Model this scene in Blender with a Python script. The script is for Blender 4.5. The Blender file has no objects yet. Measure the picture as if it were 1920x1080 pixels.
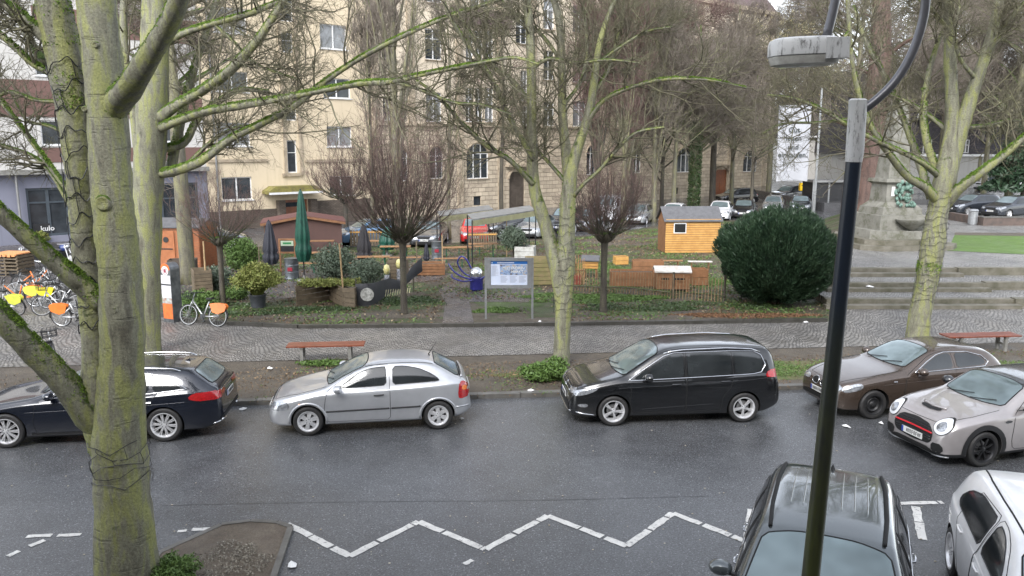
import bpy, bmesh, math, random
import numpy as np
from mathutils import Vector, Matrix
from mathutils.bvhtree import BVHTree
from mathutils.geometry import delaunay_2d_cdt

R = math.radians
random.seed(7)
rng = np.random.default_rng(11)
sc = bpy.context.scene
col = sc.collection

# ------------------------------------------------------------ camera
F_PX, CAM_H, PITCH = 1500.0, 5.8, math.atan(270 / 1500.0)
cam_data = bpy.data.cameras.new('camera')
cam_data.sensor_width = 36.0
cam_data.lens = F_PX / 1920 * 36
cam_data.clip_start = 0.1
cam_data.clip_end = 2000
cam = bpy.data.objects.new('camera', cam_data)
cam.location = (0, 0, CAM_H)
cam.rotation_euler = (math.pi / 2 - PITCH, 0, 0)
col.objects.link(cam)
sc.camera = cam

# ------------------------------------------------------------ sky and sun (overcast, after rain)
world = bpy.data.worlds.new('World')
sc.world = world
world.use_nodes = True
nt = world.node_tree
nt.nodes.clear()
wo = nt.nodes.new('ShaderNodeOutputWorld')
bg = nt.nodes.new('ShaderNodeBackground')
sky = nt.nodes.new('ShaderNodeTexSky')
sky.sky_type = 'NISHITA'
sky.sun_disc = False
sky.sun_elevation = R(42)
sky.sun_rotation = R(200)
sky.dust_density = 1.2
sky.air_density = 1.0
sky.ozone_density = 1.0
hs = nt.nodes.new('ShaderNodeHueSaturation')
hs.inputs['Saturation'].default_value = 0.30
hs.inputs['Value'].default_value = 1.0
nt.links.new(sky.outputs[0], hs.inputs['Color'])
nt.links.new(hs.outputs[0], bg.inputs['Color'])
bg.inputs['Strength'].default_value = 0.15
nt.links.new(bg.outputs[0], wo.inputs['Surface'])

sun_data = bpy.data.lights.new('sun', 'SUN')
sun_data.energy = 0.9
sun_data.angle = R(25)
sun_data.color = (1.0, 0.985, 0.97)
sun = bpy.data.objects.new('sun', sun_data)
sun.rotation_euler = (R(48), 0, R(-20))
col.objects.link(sun)
sc.view_settings.view_transform = 'Standard'
sc.view_settings.look = 'None'
sc.view_settings.exposure = 1.85
sc.view_settings.gamma = 1.0
sc.cycles.max_bounces = 6
sc.cycles.transparent_max_bounces = 6

# ------------------------------------------------------------ geometry of the view (pixel of the 1920x1080 photo -> point)
def ray(px, py):
    a, b = (px - 960) / F_PX, (540 - py) / F_PX
    cp, sp = math.cos(PITCH), math.sin(PITCH)
    return Vector((a, cp + b * sp, -sp + b * cp))
def G(px, py, z=0.0):
    d = ray(px, py)
    t = (z - CAM_H) / d.z
    return Vector((d.x * t, d.y * t, z))
def At(px, py, Y):
    d = ray(px, py)
    t = Y / d.y
    return Vector((d.x * t, Y, CAM_H + d.z * t))
def scale_at(Y, py=400):          # px per metre at world depth Y
    d = ray(960, py)
    return F_PX / (Y / d.y)

# ------------------------------------------------------------ objects
def tag(o, label=None, cat=None, group=None, kind=None):
    if label: o['label'] = label
    if cat: o['category'] = cat
    if group: o['group'] = group
    if kind: o['kind'] = kind
    return o
def empty(name, loc=(0, 0, 0), rz=0.0, label=None, cat=None, group=None):
    o = bpy.data.objects.new(name, None)
    o.empty_display_size = 0.2
    o.location = loc
    o.rotation_euler = (0, 0, rz)
    col.objects.link(o)
    return tag(o, label, cat, group)
def link_mesh(name, me, mats, parent=None, smooth=False, loc=None, rz=None):
    for m in (mats if isinstance(mats, (list, tuple)) else [mats]):
        me.materials.append(m)
    o = bpy.data.objects.new(name, me)
    col.objects.link(o)
    if parent is not None: o.parent = parent
    if loc is not None: o.location = loc
    if rz is not None: o.rotation_euler = (0, 0, rz)
    if smooth:
        me.shade_smooth()
        if smooth is not True: me.set_sharp_from_angle(angle=R(smooth))
    return o
def copy_tree(o, parent=None):
    c = o.copy()
    col.objects.link(c)
    if parent is not None: c.parent = parent
    for ch in list(o.children): copy_tree(ch, c)
    return c
def set_group(o, g): o['group'] = g

class MB:
    def __init__(s): s.v, s.f, s.m = [], [], []
    def add(s, vs, fs, mi=0, M=None):
        b = len(s.v)
        for v in vs: s.v.append(tuple(M @ Vector(v)) if M is not None else tuple(v))
        for f in fs: s.f.append([b + i for i in f]); s.m.append(mi)
        return s
    def box(s, x0, x1, y0, y1, z0, z1, mi=0, M=None):
        vs = [(x0,y0,z0),(x1,y0,z0),(x1,y1,z0),(x0,y1,z0),(x0,y0,z1),(x1,y0,z1),(x1,y1,z1),(x0,y1,z1)]
        return s.add(vs, [(0,3,2,1),(4,5,6,7),(0,1,5,4),(1,2,6,5),(2,3,7,6),(3,0,4,7)], mi, M)
    def bar(s, a, b, w, h, mi=0, up=(0, 0, 1)):      # box beam between two points
        a, b = Vector(a), Vector(b)
        d = (b - a); L = d.length
        if L < 1e-6: return s
        x = d / L
        u = Vector(up)
        if abs(x.dot(u)) > .98: u = Vector((0, 1, 0))
        y = u.cross(x).normalized(); z = x.cross(y)
        M = Matrix(((x.x,y.x,z.x,a.x),(x.y,y.y,z.y,a.y),(x.z,y.z,z.z,a.z),(0,0,0,1)))
        return s.box(0, L, -w/2, w/2, -h/2, h/2, mi, M)
    def tube(s, pts, r, n=8, mi=0, cap=True, closed=False):
        pts = [Vector(p) for p in pts]
        K = len(pts)
        rs = r if isinstance(r, (list, tuple)) else [r] * K
        b = len(s.v); ref = None
        for i, p in enumerate(pts):
            if closed: t = pts[(i+1) % K] - pts[i-1]
            else: t = pts[min(i+1, K-1)] - pts[max(i-1, 0)]
            if t.length < 1e-9: t = Vector((0,0,1))
            t.normalize()
            if ref is None:
                ref = Vector((0,0,1)) if abs(t.z) < .9 else Vector((1,0,0))
                u = t.cross(ref).normalized()
            else:
                u = (u - t * u.dot(t))
                u = u.normalized() if u.length > 1e-6 else t.orthogonal().normalized()
            w = t.cross(u)
            for k in range(n):
                a = 2*math.pi*k/n
                s.v.append(tuple(p + (u*math.cos(a) + w*math.sin(a)) * rs[i]))
        rng_ = K if closed else K-1
        for i in range(rng_):
            j = (i+1) % K
            for k in range(n):
                k2 = (k+1) % n
                s.f.append([b+i*n+k, b+i*n+k2, b+j*n+k2, b+j*n+k]); s.m.append(mi)
        if cap and not closed:
            s.f.append([b+k for k in range(n)][::-1]); s.m.append(mi)
            s.f.append([b+(K-1)*n+k for k in range(n)]); s.m.append(mi)
        return s
    def lathe(s, prof, n=16, mi=0, M=None, sx=1, sy=1, cap=True):     # profile [(r, z)] about z
        b = len(s.v); K = len(prof)
        vs = []
        for r, z in prof:
            for k in range(n):
                a = 2*math.pi*k/n
                vs.append((r*math.cos(a)*sx, r*math.sin(a)*sy, z))
        fs = []
        for i in range(K-1):
            for k in range(n):
                k2 = (k+1) % n
                fs.append((i*n+k, i*n+k2, (i+1)*n+k2, (i+1)*n+k))
        if cap and prof[0][0] > 1e-5: fs.append(tuple(range(n))[::-1])
        if cap and prof[-1][0] > 1e-5: fs.append(tuple((K-1)*n+k for k in range(n)))
        return s.add(vs, fs, mi, M)
    def prism(s, poly, y0, y1, mi=0, M=None):               # poly in (x,z), extruded along y
        n = len(poly)
        vs = [(x, y0, z) for x, z in poly] + [(x, y1, z) for x, z in poly]
        fs = [tuple(range(n)), tuple(range(2*n-1, n-1, -1))] + [(i, i+n, (i+1) % n + n, (i+1) % n) for i in range(n)]
        return s.add(vs, fs, mi, M)
    def flat(s, pts, mi=0): 
        return s.add(pts, [tuple(range(len(pts)))], mi)
    def build(s, name, mats, parent=None, smooth=False, loc=None, rz=None):
        me = bpy.data.meshes.new(name)
        me.from_pydata(s.v, [], s.f)
        if any(s.m): me.polygons.foreach_set('material_index', s.m)
        bm = bmesh.new(); bm.from_mesh(me)
        bmesh.ops.recalc_face_normals(bm, faces=bm.faces)
        bm.to_mesh(me); bm.free()
        me.update()
        return link_mesh(name, me, mats, parent, smooth, loc, rz)

def T(x=0, y=0, z=0, rz=0, rx=0, ry=0):
    return Matrix.Translation((x, y, z)) @ Matrix.Rotation(rz, 4, 'Z') @ Matrix.Rotation(ry, 4, 'Y') @ Matrix.Rotation(rx, 4, 'X')
def spline(pts, n=6):              # Catmull-Rom through points (tuples of any length)
    P = [np.array(p, float) for p in pts]
    P = [2*P[0]-P[1]] + P + [2*P[-1]-P[-2]]
    out = []
    for i in range(1, len(P)-2):
        for k in range(n):
            t = k/n
            out.append(.5*((2*P[i]) + (-P[i-1]+P[i+1])*t + (2*P[i-1]-5*P[i]+4*P[i+1]-P[i+2])*t*t + (-P[i-1]+3*P[i]-3*P[i+1]+P[i+2])*t**3))
    out.append(P[-2])
    return out

# ------------------------------------------------------------ materials
class NB:
    def __init__(s, name):
        s.mat = bpy.data.materials.new(name); s.mat.use_nodes = True
        s.nt = s.mat.node_tree
        s.b = s.nt.nodes['Principled BSDF']
    def n(s, t, **kw):
        nd = s.nt.nodes.new(t)
        for k, v in kw.items(): setattr(nd, k, v)
        return nd
    def l(s, a, b): s.nt.links.new(a, b)
    def coord(s, kind='Object'): return s.n('ShaderNodeTexCoord').outputs[kind]
    def noise(s, scale, vec=None, detail=4, rough=.6, dist=0):
        nd = s.n('ShaderNodeTexNoise'); nd.inputs['Scale'].default_value = scale
        nd.inputs['Detail'].default_value = detail; nd.inputs['Roughness'].default_value = rough
        nd.inputs['Distortion'].default_value = dist
        s.l(vec if vec is not None else s.coord(), nd.inputs['Vector']); return nd.outputs['Fac']
    def vor(s, scale, vec=None, out='Distance', feature='F1'):
        nd = s.n('ShaderNodeTexVoronoi'); nd.feature = feature; nd.inputs['Scale'].default_value = scale
        s.l(vec if vec is not None else s.coord(), nd.inputs['Vector']); return nd.outputs[out]
    def ramp(s, fac, stops):
        nd = s.n('ShaderNodeValToRGB'); e = nd.color_ramp.elements
        while len(e) < len(stops): e.new(.5)
        for el, (p, c) in zip(e, stops):
            el.position = p
            el.color = (*c, 1) if isinstance(c, (tuple, list)) else (c, c, c, 1)
        s.l(fac, nd.inputs[0]); return nd.outputs[0]
    def mix(s, fac, a, b, mode='MIX'):
        nd = s.n('ShaderNodeMix', data_type='RGBA', blend_type=mode)
        for sock, v in ((nd.inputs[0], fac), (nd.inputs[6], a), (nd.inputs[7], b)):
            if isinstance(v, (int, float)): sock.default_value = v
            elif isinstance(v, (tuple, list)): sock.default_value = (*v, 1)
            else: s.l(v, sock)
        return nd.outputs[2]
    def math(s, op, a, b=0.0, c=None):
        nd = s.n('ShaderNodeMath', operation=op)
        for i, v in enumerate((a, b) if c is None else (a, b, c)):
            if isinstance(v, (int, float)): nd.inputs[i].default_value = v
            else: s.l(v, nd.inputs[i])
        return nd.outputs[0]
    def bump(s, h, strength=.3, dist=.02):
        nd = s.n('ShaderNodeBump'); nd.inputs['Strength'].default_value = strength
        nd.inputs['Distance'].default_value = dist
        s.l(h, nd.inputs['Height']); s.l(nd.outputs[0], s.b.inputs['Normal'])
    def set(s, **kw):
        for k, v in kw.items():
            i = s.b.inputs[k.replace('_', ' ')]
            if isinstance(v, (int, float)): i.default_value = v
            elif isinstance(v, (tuple, list)): i.default_value = (*v, 1)
            else: s.l(v, i)
        return s
def pm(name, c, rough=.6, metal=0, var=.25, scale=4, c2=None, bump=0, bscale=40, coat=0, spec=.5, rvar=0):
    b = NB(name)
    if c2 is None: c2 = tuple(x*(1-var) for x in c)
    f = b.ramp(b.noise(scale, detail=6, rough=.65), [(.35, c), (.68, c2)])
    b.set(Base_Color=f, Metallic=metal, Coat_Weight=coat)
    b.b.inputs['Specular IOR Level'].default_value = spec
    if rvar: b.set(Roughness=b.ramp(b.noise(scale*2.3), [(.3, max(rough-rvar, .02)), (.7, min(rough+rvar, 1))]))
    else: b.set(Roughness=rough)
    if bump: b.bump(b.noise(bscale, detail=3), bump, .01)
    return b.mat

M = {}
def glass_mat(name, c, rough=.03, ior=1.6, spec=.6):
    b = NB(name)
    f = b.ramp(b.noise(1.7, detail=2), [(.3, c), (.7, tuple(x*1.8+.005 for x in c))])
    b.set(Base_Color=f, Roughness=rough, IOR=ior); b.b.inputs['Specular IOR Level'].default_value = spec
    b.bump(b.noise(140, detail=1), .05, .004)
    return b.mat
def paint(name, c, metal=.0, rough=.25, drops=True):
    b = NB(name)
    f = b.ramp(b.noise(3, detail=5), [(.3, c), (.75, tuple(x*.86 for x in c))])
    dirt = b.ramp(b.noise(9, detail=8, rough=.75), [(.5, 0.0), (.8, .07)])
    b.set(Base_Color=b.mix(dirt, f, (.09,.085,.075)), Metallic=metal, Roughness=rough, Coat_Weight=1.0, Coat_Roughness=.04)
    if drops:
        v = b.vor(60, feature='SMOOTH_F1')
        h = b.ramp(v, [(.0, 1.0), (.33, 0.0)])
        msk = b.ramp(b.noise(30, detail=2), [(.45, 0.0), (.6, 1.0)])
        b.bump(b.math('MULTIPLY', h, msk), .25, .006)
    return b.mat

M['black_plastic'] = pm('black_plastic', (.018,.018,.019), .5, bump=.1)
M['gap'] = pm('gap_black', (.006,.006,.006), .8)
M['tyre'] = pm('tyre_rubber', (.016,.016,.017), .6, c2=(.032,.03,.028), scale=12, bump=.3, bscale=90)
M['alloy'] = pm('alloy_silver', (.78,.78,.79), .3, metal=.55, scale=8)
M['alloy_dark'] = pm('alloy_dark', (.03,.03,.032), .3, metal=.4, scale=8)
M['chrome'] = pm('chrome', (.75,.76,.78), .12, metal=1)
M['car_glass'] = glass_mat('car_glass_dark', (.010,.012,.013))
M['screen_glass'] = glass_mat('windscreen_glass', (.13,.165,.17), .05, 1.6, .8)
M['screen_glass'].node_tree.nodes['Principled BSDF'].inputs['Metallic'].default_value = .45
M['lens_clear'] = pm('headlamp_lens', (.45,.47,.5), .08, metal=.5, scale=30, c2=(.12,.12,.13), coat=1)
M['lens_bright'] = pm('headlamp_reflector', (.5,.52,.55), .12, metal=.6, scale=14, c2=(.16,.17,.18), coat=1)
M['lens_red'] = pm('tail_lamp_red', (.42,.012,.015), .12, scale=30, c2=(.2,.005,.008), coat=1)
M['lens_orange'] = pm('indicator_orange', (.7,.18,.03), .15, coat=1)
M['plate'] = pm('plate_white', (.72,.72,.7), .4)
M['plate_blue'] = pm('plate_blue', (.02,.06,.35), .4)
M['ink'] = pm('ink_black', (.02,.02,.022), .5)
M['red_trim'] = pm('red_trim', (.6,.01,.02), .3, coat=.5)

# asphalt (wet)
def asphalt(name, base=.045, wet=1.0, tint=(1,1,1.04)):
    b = NB(name)
    big = b.noise(.22, detail=5, rough=.6)
    mid = b.noise(1.3, detail=6, rough=.7)
    fine = b.noise(95, detail=3, rough=.8)
    spk = b.ramp(b.vor(70, out='Color'), [(.8, 0.0), (.93, 1.0)])
    g = lambda k: tuple(base*k*t for t in tint)
    c = b.ramp(mid, [(.3, g(.82)), (.7, g(1.2))])
    c = b.mix(b.math('MULTIPLY', spk, .45), c, g(4.5))
    c = b.mix(1.0, c, b.ramp(b.noise(34, detail=4, rough=.8), [(.36, .55), (.64, 1.45)]), 'MULTIPLY')
    dirt = b.ramp(b.noise(.6, detail=9, rough=.75), [(.56, 0.0), (.80, .35)])
    c = b.mix(dirt, c, (.05,.046,.04))
    b.set(Base_Color=c)
    r = b.ramp(b.math('ADD', b.math('MULTIPLY', big, .6), b.math('MULTIPLY', mid, .4)), [(.44, .04 if wet else .5), (.64, .26 if wet else .8)])
    r2 = b.math('ADD', r, b.math('MULTIPLY', fine, .12))
    b.set(Roughness=r2)
    b.bump(b.math('ADD', b.math('MULTIPLY', fine, .6), b.math('MULTIPLY', b.noise(260, detail=1), .5)), .35, .010)
    return b.mat
M['asphalt'] = asphalt('wet_asphalt', .078, 1.0, (.97,1,1.055))
M['asphalt_far'] = asphalt('far_asphalt', .08)

def cobbles(name, size=.12, arcs=True, base=(.215,.205,.195), mortar=(.03,.028,.025), rough=.5):
    b = NB(name)
    g = b.n('ShaderNodeNewGeometry')
    sp = b.n('ShaderNodeSeparateXYZ'); b.l(g.outputs['Position'], sp.inputs[0])
    x, y = sp.outputs[0], sp.outputs[1]
    x = b.math('ADD', x, b.math('MULTIPLY', b.noise(.8, g.outputs['Position'], 2), .35))
    y = b.math('ADD', y, b.math('MULTIPLY', b.noise(1.9, g.outputs['Position'], 2), .22))
    if arcs:
        W = 1.25
        u = b.math('SUBTRACT', b.math('FRACT', b.math('DIVIDE', x, W)), .5)
        a = b.math('MULTIPLY', b.math('MULTIPLY', u, u), -1.5)
        y = b.math('ADD', y, b.math('MULTIPLY', a, W))
    cb = b.n('ShaderNodeCombineXYZ'); b.l(x, cb.inputs[0]); b.l(y, cb.inputs[1])
    br = b.n('ShaderNodeTexBrick')
    b.l(cb.outputs[0], br.inputs['Vector'])
    br.inputs['Scale'].default_value = 1
    br.inputs['Brick Width'].default_value = size
    br.inputs['Row Height'].default_value = size
    br.inputs['Mortar Size'].default_value = size*.14
    br.inputs['Mortar Smooth'].default_value = .5
    br.inputs['Bias'].default_value = 0
    br.inputs['Color1'].default_value = (*[v*1.25 for v in base], 1)
    br.inputs['Color2'].default_value = (*[v*.72 for v in base], 1)
    br.inputs['Mortar'].default_value = (*mortar, 1)
    big = b.ramp(b.noise(.35, g.outputs['Position'], 6, .7), [(.35, (.75,.75,.75)), (.7, (1.2,1.18,1.12))])
    c = b.mix(1.0, br.outputs['Color'], big, 'MULTIPLY')
    dirt = b.ramp(b.noise(1.1, g.outputs['Position'], 8, .75), [(.50, 0.0), (.72, .6)])
    c = b.mix(dirt, c, (.07,.062,.05))
    b.set(Base_Color=c, Roughness=b.ramp(b.noise(.5, g.outputs['Position'], 5), [(.35, max(rough-.2,.1)), (.65, rough+.2)]))
    h = b.math('SUBTRACT', 1.0, br.outputs['Fac'])
    b.bump(b.math('ADD', h, b.math('MULTIPLY', b.noise(60, g.outputs['Position'], 2), .3)), .8, .02)
    return b.mat
M['cobbles'] = cobbles('fan_cobbles')
M['plaza_cobbles'] = cobbles('plaza_cobbles', .10, True, (.29,.285,.28))
M['brick_paving'] = cobbles('brick_paving', .16, False, (.115,.105,.11), (.04,.038,.034), .35)

def earth(name, stops, scale=1.6, gscale=40, litter=.3):
    b = NB(name)
    P = b.n('ShaderNodeNewGeometry').outputs['Position']
    c = b.ramp(b.noise(scale, P, 10, .72), stops)
    lit = b.ramp(b.vor(22, P, 'Color'), [(.86, 0.0), (.95, litter)])
    c = b.mix(lit, c, (.3,.24,.16))
    c = b.mix(b.ramp(b.noise(gscale, P, 4, .8), [(.4, .5), (.65, 0.0)]), c, (.02,.017,.012))
    b.set(Base_Color=c, Roughness=b.ramp(b.noise(.9, P, 5), [(.4, .5), (.6, .9)]))
    b.bump(b.noise(gscale*.7, P, 6, .8), .8, .05)
    return b.mat
M['dirt'] = earth('wet_dirt', [(.3,(.075,.06,.045)),(.5,(.115,.095,.072)),(.7,(.15,.125,.09))])
M['park_ground'] = earth('park_ground', [(.34,(.07,.055,.042)),(.46,(.10,.08,.055)),(.54,(.055,.085,.02)),(.66,(.085,.14,.03)),(.8,(.10,.085,.06))], .55)
M['strip_green'] = earth('grassy_strip', [(.32,(.12,.1,.07)),(.44,(.15,.15,.05)),(.55,(.09,.15,.03)),(.7,(.2,.17,.08))], .9)
M['lawn'] = earth('lawn', [(.3,(.09,.16,.025)),(.6,(.12,.22,.035)),(.75,(.2,.19,.07))], 1.2, litter=.1)
M['stone_kerb'] = pm('kerb_stone', (.13,.125,.115), .5, c2=(.07,.065,.055), scale=3, bump=.5, bscale=30)
M['dark_kerb'] = pm('dark_kerb', (.055,.052,.046), .45, c2=(.03,.028,.022), scale=3, bump=.5)
M['step_stone'] = pm('step_stone', (.17,.155,.125), .6, c2=(.065,.062,.035), scale=1.8, bump=.5, bscale=25)  # colour darkened for both the shade and the moss on the risers
def road_paint(name):
    b = NB(name)
    P = b.n('ShaderNodeNewGeometry').outputs['Position']
    worn = b.ramp(b.noise(14, P, 8, .8), [(.55, 0.0), (.61, 1.0)])
    c = b.ramp(b.noise(5, P, 5), [(.3,(.62,.61,.58)), (.7,(.45,.44,.42))])
    b.set(Base_Color=b.mix(worn, c, (.06,.06,.06)), Roughness=.45)
    b.bump(b.noise(150, P, 2), .4, .006)
    return b.mat
M['road_paint'] = road_paint('worn_road_paint')
M['paper'] = pm('paper_white', (.75,.75,.74), .7)

# bark: greenish grey with moss on top side
def bark(name, c1, c2, c3, moss=(.07,.12,.012), mossamt=.55, stripe=True, sc_=1.0):
    b = NB(name)
    g = b.n('ShaderNodeNewGeometry'); P = g.outputs['Position']
    mp = b.n('ShaderNodeMapping'); b.l(P, mp.inputs[0]); mp.inputs['Scale'].default_value = (1, 1, .22)
    n1 = b.noise(5.5*sc_, mp.outputs[0], 7, .65, .4)
    c = b.ramp(n1, [(.32, c3), (.47, c1), (.6, c2), (.75, c1)])
    mp2 = b.n('ShaderNodeMapping'); b.l(P, mp2.inputs[0]); mp2.inputs['Scale'].default_value = (1.2, 1.2, 9)
    rings = b.ramp(b.noise(1.5*sc_, mp2.outputs[0], 4, .6), [(.33, .40), (.40, 0.0)])
    c = b.mix(rings, c, tuple(x*.45 for x in c1))
    sp = b.n('ShaderNodeSeparateXYZ'); b.l(g.outputs['Normal'], sp.inputs[0])
    up = b.math('MULTIPLY_ADD', sp.outputs[2], .75, .36)
    ms = b.math('ADD', up, b.math('MULTIPLY', b.math('SUBTRACT', b.noise(7*sc_, P, 8, .75), .5), 1.5))
    mf = b.ramp(ms, [(.62-.25*(mossamt-.5), 0.0), (.80-.25*(mossamt-.5), 1.0)])
    mc = b.ramp(b.noise(40, P, 3, .8), [(.35, tuple(x*.4 for x in moss)), (.7, tuple(x*1.4 for x in moss))])
    fine = b.ramp(b.noise(34*sc_, P, 9, .85), [(.32, (.42,.42,.42)), (.68, (1.5,1.5,1.5))])
    lich = b.ramp(b.noise(11*sc_, P, 8, .8), [(.60, 0.0), (.68, .55)])
    c = b.mix(lich, c, (.30,.31,.25))
    c = b.mix(1.0, c, fine, 'MULTIPLY')
    c = b.mix(mf, c, mc)
    b.set(Base_Color=c, Roughness=b.ramp(mf, [(0, .65), (1, .95)]))
    h = b.math('ADD', b.math('MULTIPLY', b.noise(28*sc_, P, 7, .75), .5), b.math('MULTIPLY', b.math('MULTIPLY', mf, b.noise(90, P, 3, .9)), 1.6))
    h = b.math('SUBTRACT', h, b.math('MULTIPLY', rings, .5))
    b.bump(h, .9, .03)
    return b.mat
M['bark_plane'] = bark('bark_green_grey', (.19,.186,.13), (.24,.25,.085), (.10,.092,.065), moss=(.095,.165,.012), mossamt=.60)
M['bark_far'] = bark('bark_far', (.14,.13,.095), (.19,.18,.09), (.085,.075,.055), mossamt=.6)
M['bark_dark'] = bark('bark_dark', (.06,.05,.038), (.085,.075,.05), (.035,.03,.022), mossamt=.3)
M['bark_red'] = bark('bark_red', (.075,.042,.032), (.10,.058,.044), (.03,.018,.014), mossamt=.1)
M['twig'] = pm('twig_olive', (.20,.17,.14), .75, c2=(.12,.10,.08), scale=1.5)
M['twig_brown'] = pm('twig_brown', (.165,.105,.09), .75, c2=(.09,.055,.048), scale=1.5)
M['twig_green'] = pm('twig_mossy', (.135,.13,.07), .8, c2=(.085,.07,.055), scale=2.5)
M['wood_weathered'] = pm('weathered_wood', (.17,.13,.085), .7, c2=(.09,.07,.045), scale=5, bump=.3)
M['wood_orange'] = pm('orange_wood', (.56,.32,.10), .5, c2=(.43,.22,.06), scale=4, bump=.2)
M['wood_brown'] = pm('brown_wood', (.27,.13,.06), .6, c2=(.17,.08,.035), scale=5, bump=.2)
M['wood_red'] = pm('bench_red_wood', (.20,.055,.03), .3, c2=(.11,.03,.016), scale=6, bump=.2)
M['grey_metal'] = pm('grey_metal', (.3,.3,.3), .4, metal=.6)
M['dark_metal'] = pm('dark_metal', (.03,.032,.035), .35, metal=.3)
M['galv'] = pm('galvanised', (.42,.43,.44), .35, metal=.7, scale=10)
M['concrete'] = pm('concrete_grey', (.24,.235,.22), .8, c2=(.14,.135,.12), scale=3, bump=.3)
# ================================================================ SETTING: ground sheets
def sheet(name, pts, z, mat, kind='structure', sub=None):
    mb = MB(); mb.flat([(p[0], p[1], z) for p in pts])
    o = mb.build(name, mat); return tag(o, kind=kind)
def gp(*pix): return [G(x, y) for x, y in pix]

sheet('ground', [(-400,-60),(500,-60),(500,500),(-400,500)], -.02, M['dirt'])
# street direction runs slightly away to the right
K0, K1 = G(480, 760), G(1500, 731)
sd = (K1 - K0).normalized(); sn = Vector((-sd.y, sd.x, 0))      # along / away
def S(u, v, z=0.0): p = K0 + sd*u + sn*v; return Vector((p.x, p.y, z))   # street frame
def toS(p): d = Vector(p) - K0; return d.dot(sd), d.dot(sn)
sheet('road', [S(-60,-14), S(90,-14), S(90,.02), S(-60,.02)], -.004, M['asphalt'])

# far kerb of the road: single stones
def kerb(name, pts, w, z0, z1, mat, seg=1.0):
    mb = MB()
    for a, b in zip(pts[:-1], pts[1:]):
        a, b = Vector(a), Vector(b); n = max(1, int((b-a).length/seg))
        for i in range(n):
            p, q = a.lerp(b, i/n), a.lerp(b, (i+1)/n)
            d = (q-p).normalized()*.006
            jz = random.uniform(-.006,.006)
            mb.bar((p.x+d.x, p.y+d.y, (z0+z1)/2+jz), (q.x-d.x, q.y-d.y, (z0+z1)/2+jz), w, z1-z0)
    return tag(mb.build(name, mat), kind='structure')
kerb('road_kerb', [S(-60,.12), S(90,.12)], .2, -.05, .10, M['stone_kerb'])
PZ = .085
# planted strip between road and cobbled path
sheet('verge', [S(-60,.2), S(90,.2), S(90,6), S(-60,6)], PZ-.012, M['dirt'])
sheet('far_earth', [S(-200,5.9), S(400,5.9), S(400,400), S(-200,400)], PZ-.03, M['park_ground'])
def blob(cx, cy, rx, ry, n=40, seed=0, rz=0):
    r = random.Random(seed); ph = [r.uniform(0,6.28) for _ in range(4)]
    out = []
    for i in range(n):
        a = 2*math.pi*i/n
        k = 1 + .12*math.sin(3*a+ph[0]) + .08*math.sin(5*a+ph[1]) + .06*math.sin(9*a+ph[2])
        x, y = rx*k*math.cos(a), ry*k*math.sin(a)
        out.append((cx + x*math.cos(rz)-y*math.sin(rz), cy + x*math.sin(rz)+y*math.cos(rz)))
    return out
ang = math.atan2(sd.y, sd.x)
p = G(1560, 690, PZ); sheet('grass_patch', blob(p.x, p.y, 5.2, .85, seed=3, rz=ang), PZ-.006, M['strip_green'])
p = G(1020, 700, PZ); sheet('grass_patch', blob(p.x, p.y, 1.2, .4, seed=5, rz=ang), PZ-.006, M['strip_green'])
# cobbled path
def Sr(px, py): return toS(G(px, py, PZ))
v0 = toS(G(960, 668, PZ))[1]
v1 = toS(G(830, 609, PZ))[1]
path_pts = [S(-60, v0), S(90, v0+.35), S(90, v1+1.7), S(40, v1+1.7)] + [G(1600, 572, PZ), G(1555, 601, PZ), G(1340, 604, PZ), G(1060, 608, PZ), G(830, 611, PZ), G(560, 613, PZ), G(430, 607, PZ), G(350, 600, PZ), G(285, 585, PZ), G(250, 545, PZ), G(150, 528, PZ), G(-200, 540, PZ), G(-900, 560, PZ)]
sheet('path', [(q.x, q.y) for q in path_pts], PZ, M['cobbles'])
# square in front of the shops
sheet('square', [(q.x, q.y) for q in (G(-900,560,PZ), G(-200,540,PZ), G(150,528,PZ), G(250,545,PZ), G(330,520,PZ), G(400,440,PZ), G(-300,440,PZ), G(-900,500,PZ))], PZ-.006, M['brick_paving'])
# park ground
park = [G(285,585,PZ), G(350,600,PZ), G(430,607,PZ), G(560,613,PZ), G(830,611,PZ), G(1060,608,PZ), G(1340,604,PZ), G(1555,601,PZ), G(1600,572,PZ), G(1640,415,PZ), G(1310,412,PZ), G(1120,440,PZ), G(930,452,PZ), G(600,465,PZ), G(400,460,PZ)]
sheet('park_lawn', [(q.x, q.y) for q in park], PZ-.003, M['park_ground'])
kerb('park_kerb', [(q.x, q.y, 0) for q in (G(285,588,PZ), G(350,602,PZ), G(430,609,PZ), G(560,615,PZ), G(830,613,PZ), G(1060,610,PZ), G(1340,606,PZ), G(1550,603,PZ))], .16, PZ-.04, PZ+.11, M['dark_kerb'], .9)
# access street and parking before the big houses
sheet('back_street', [(q.x, q.y) for q in (G(400,463,PZ), G(600,466,PZ), G(930,453,PZ), G(1120,441,PZ), G(1310,413,PZ), G(1640,416,PZ), G(1700,352), G(1300,345), G(400,420), G(-100,455))], PZ-.008, M['asphalt_far'])
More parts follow.
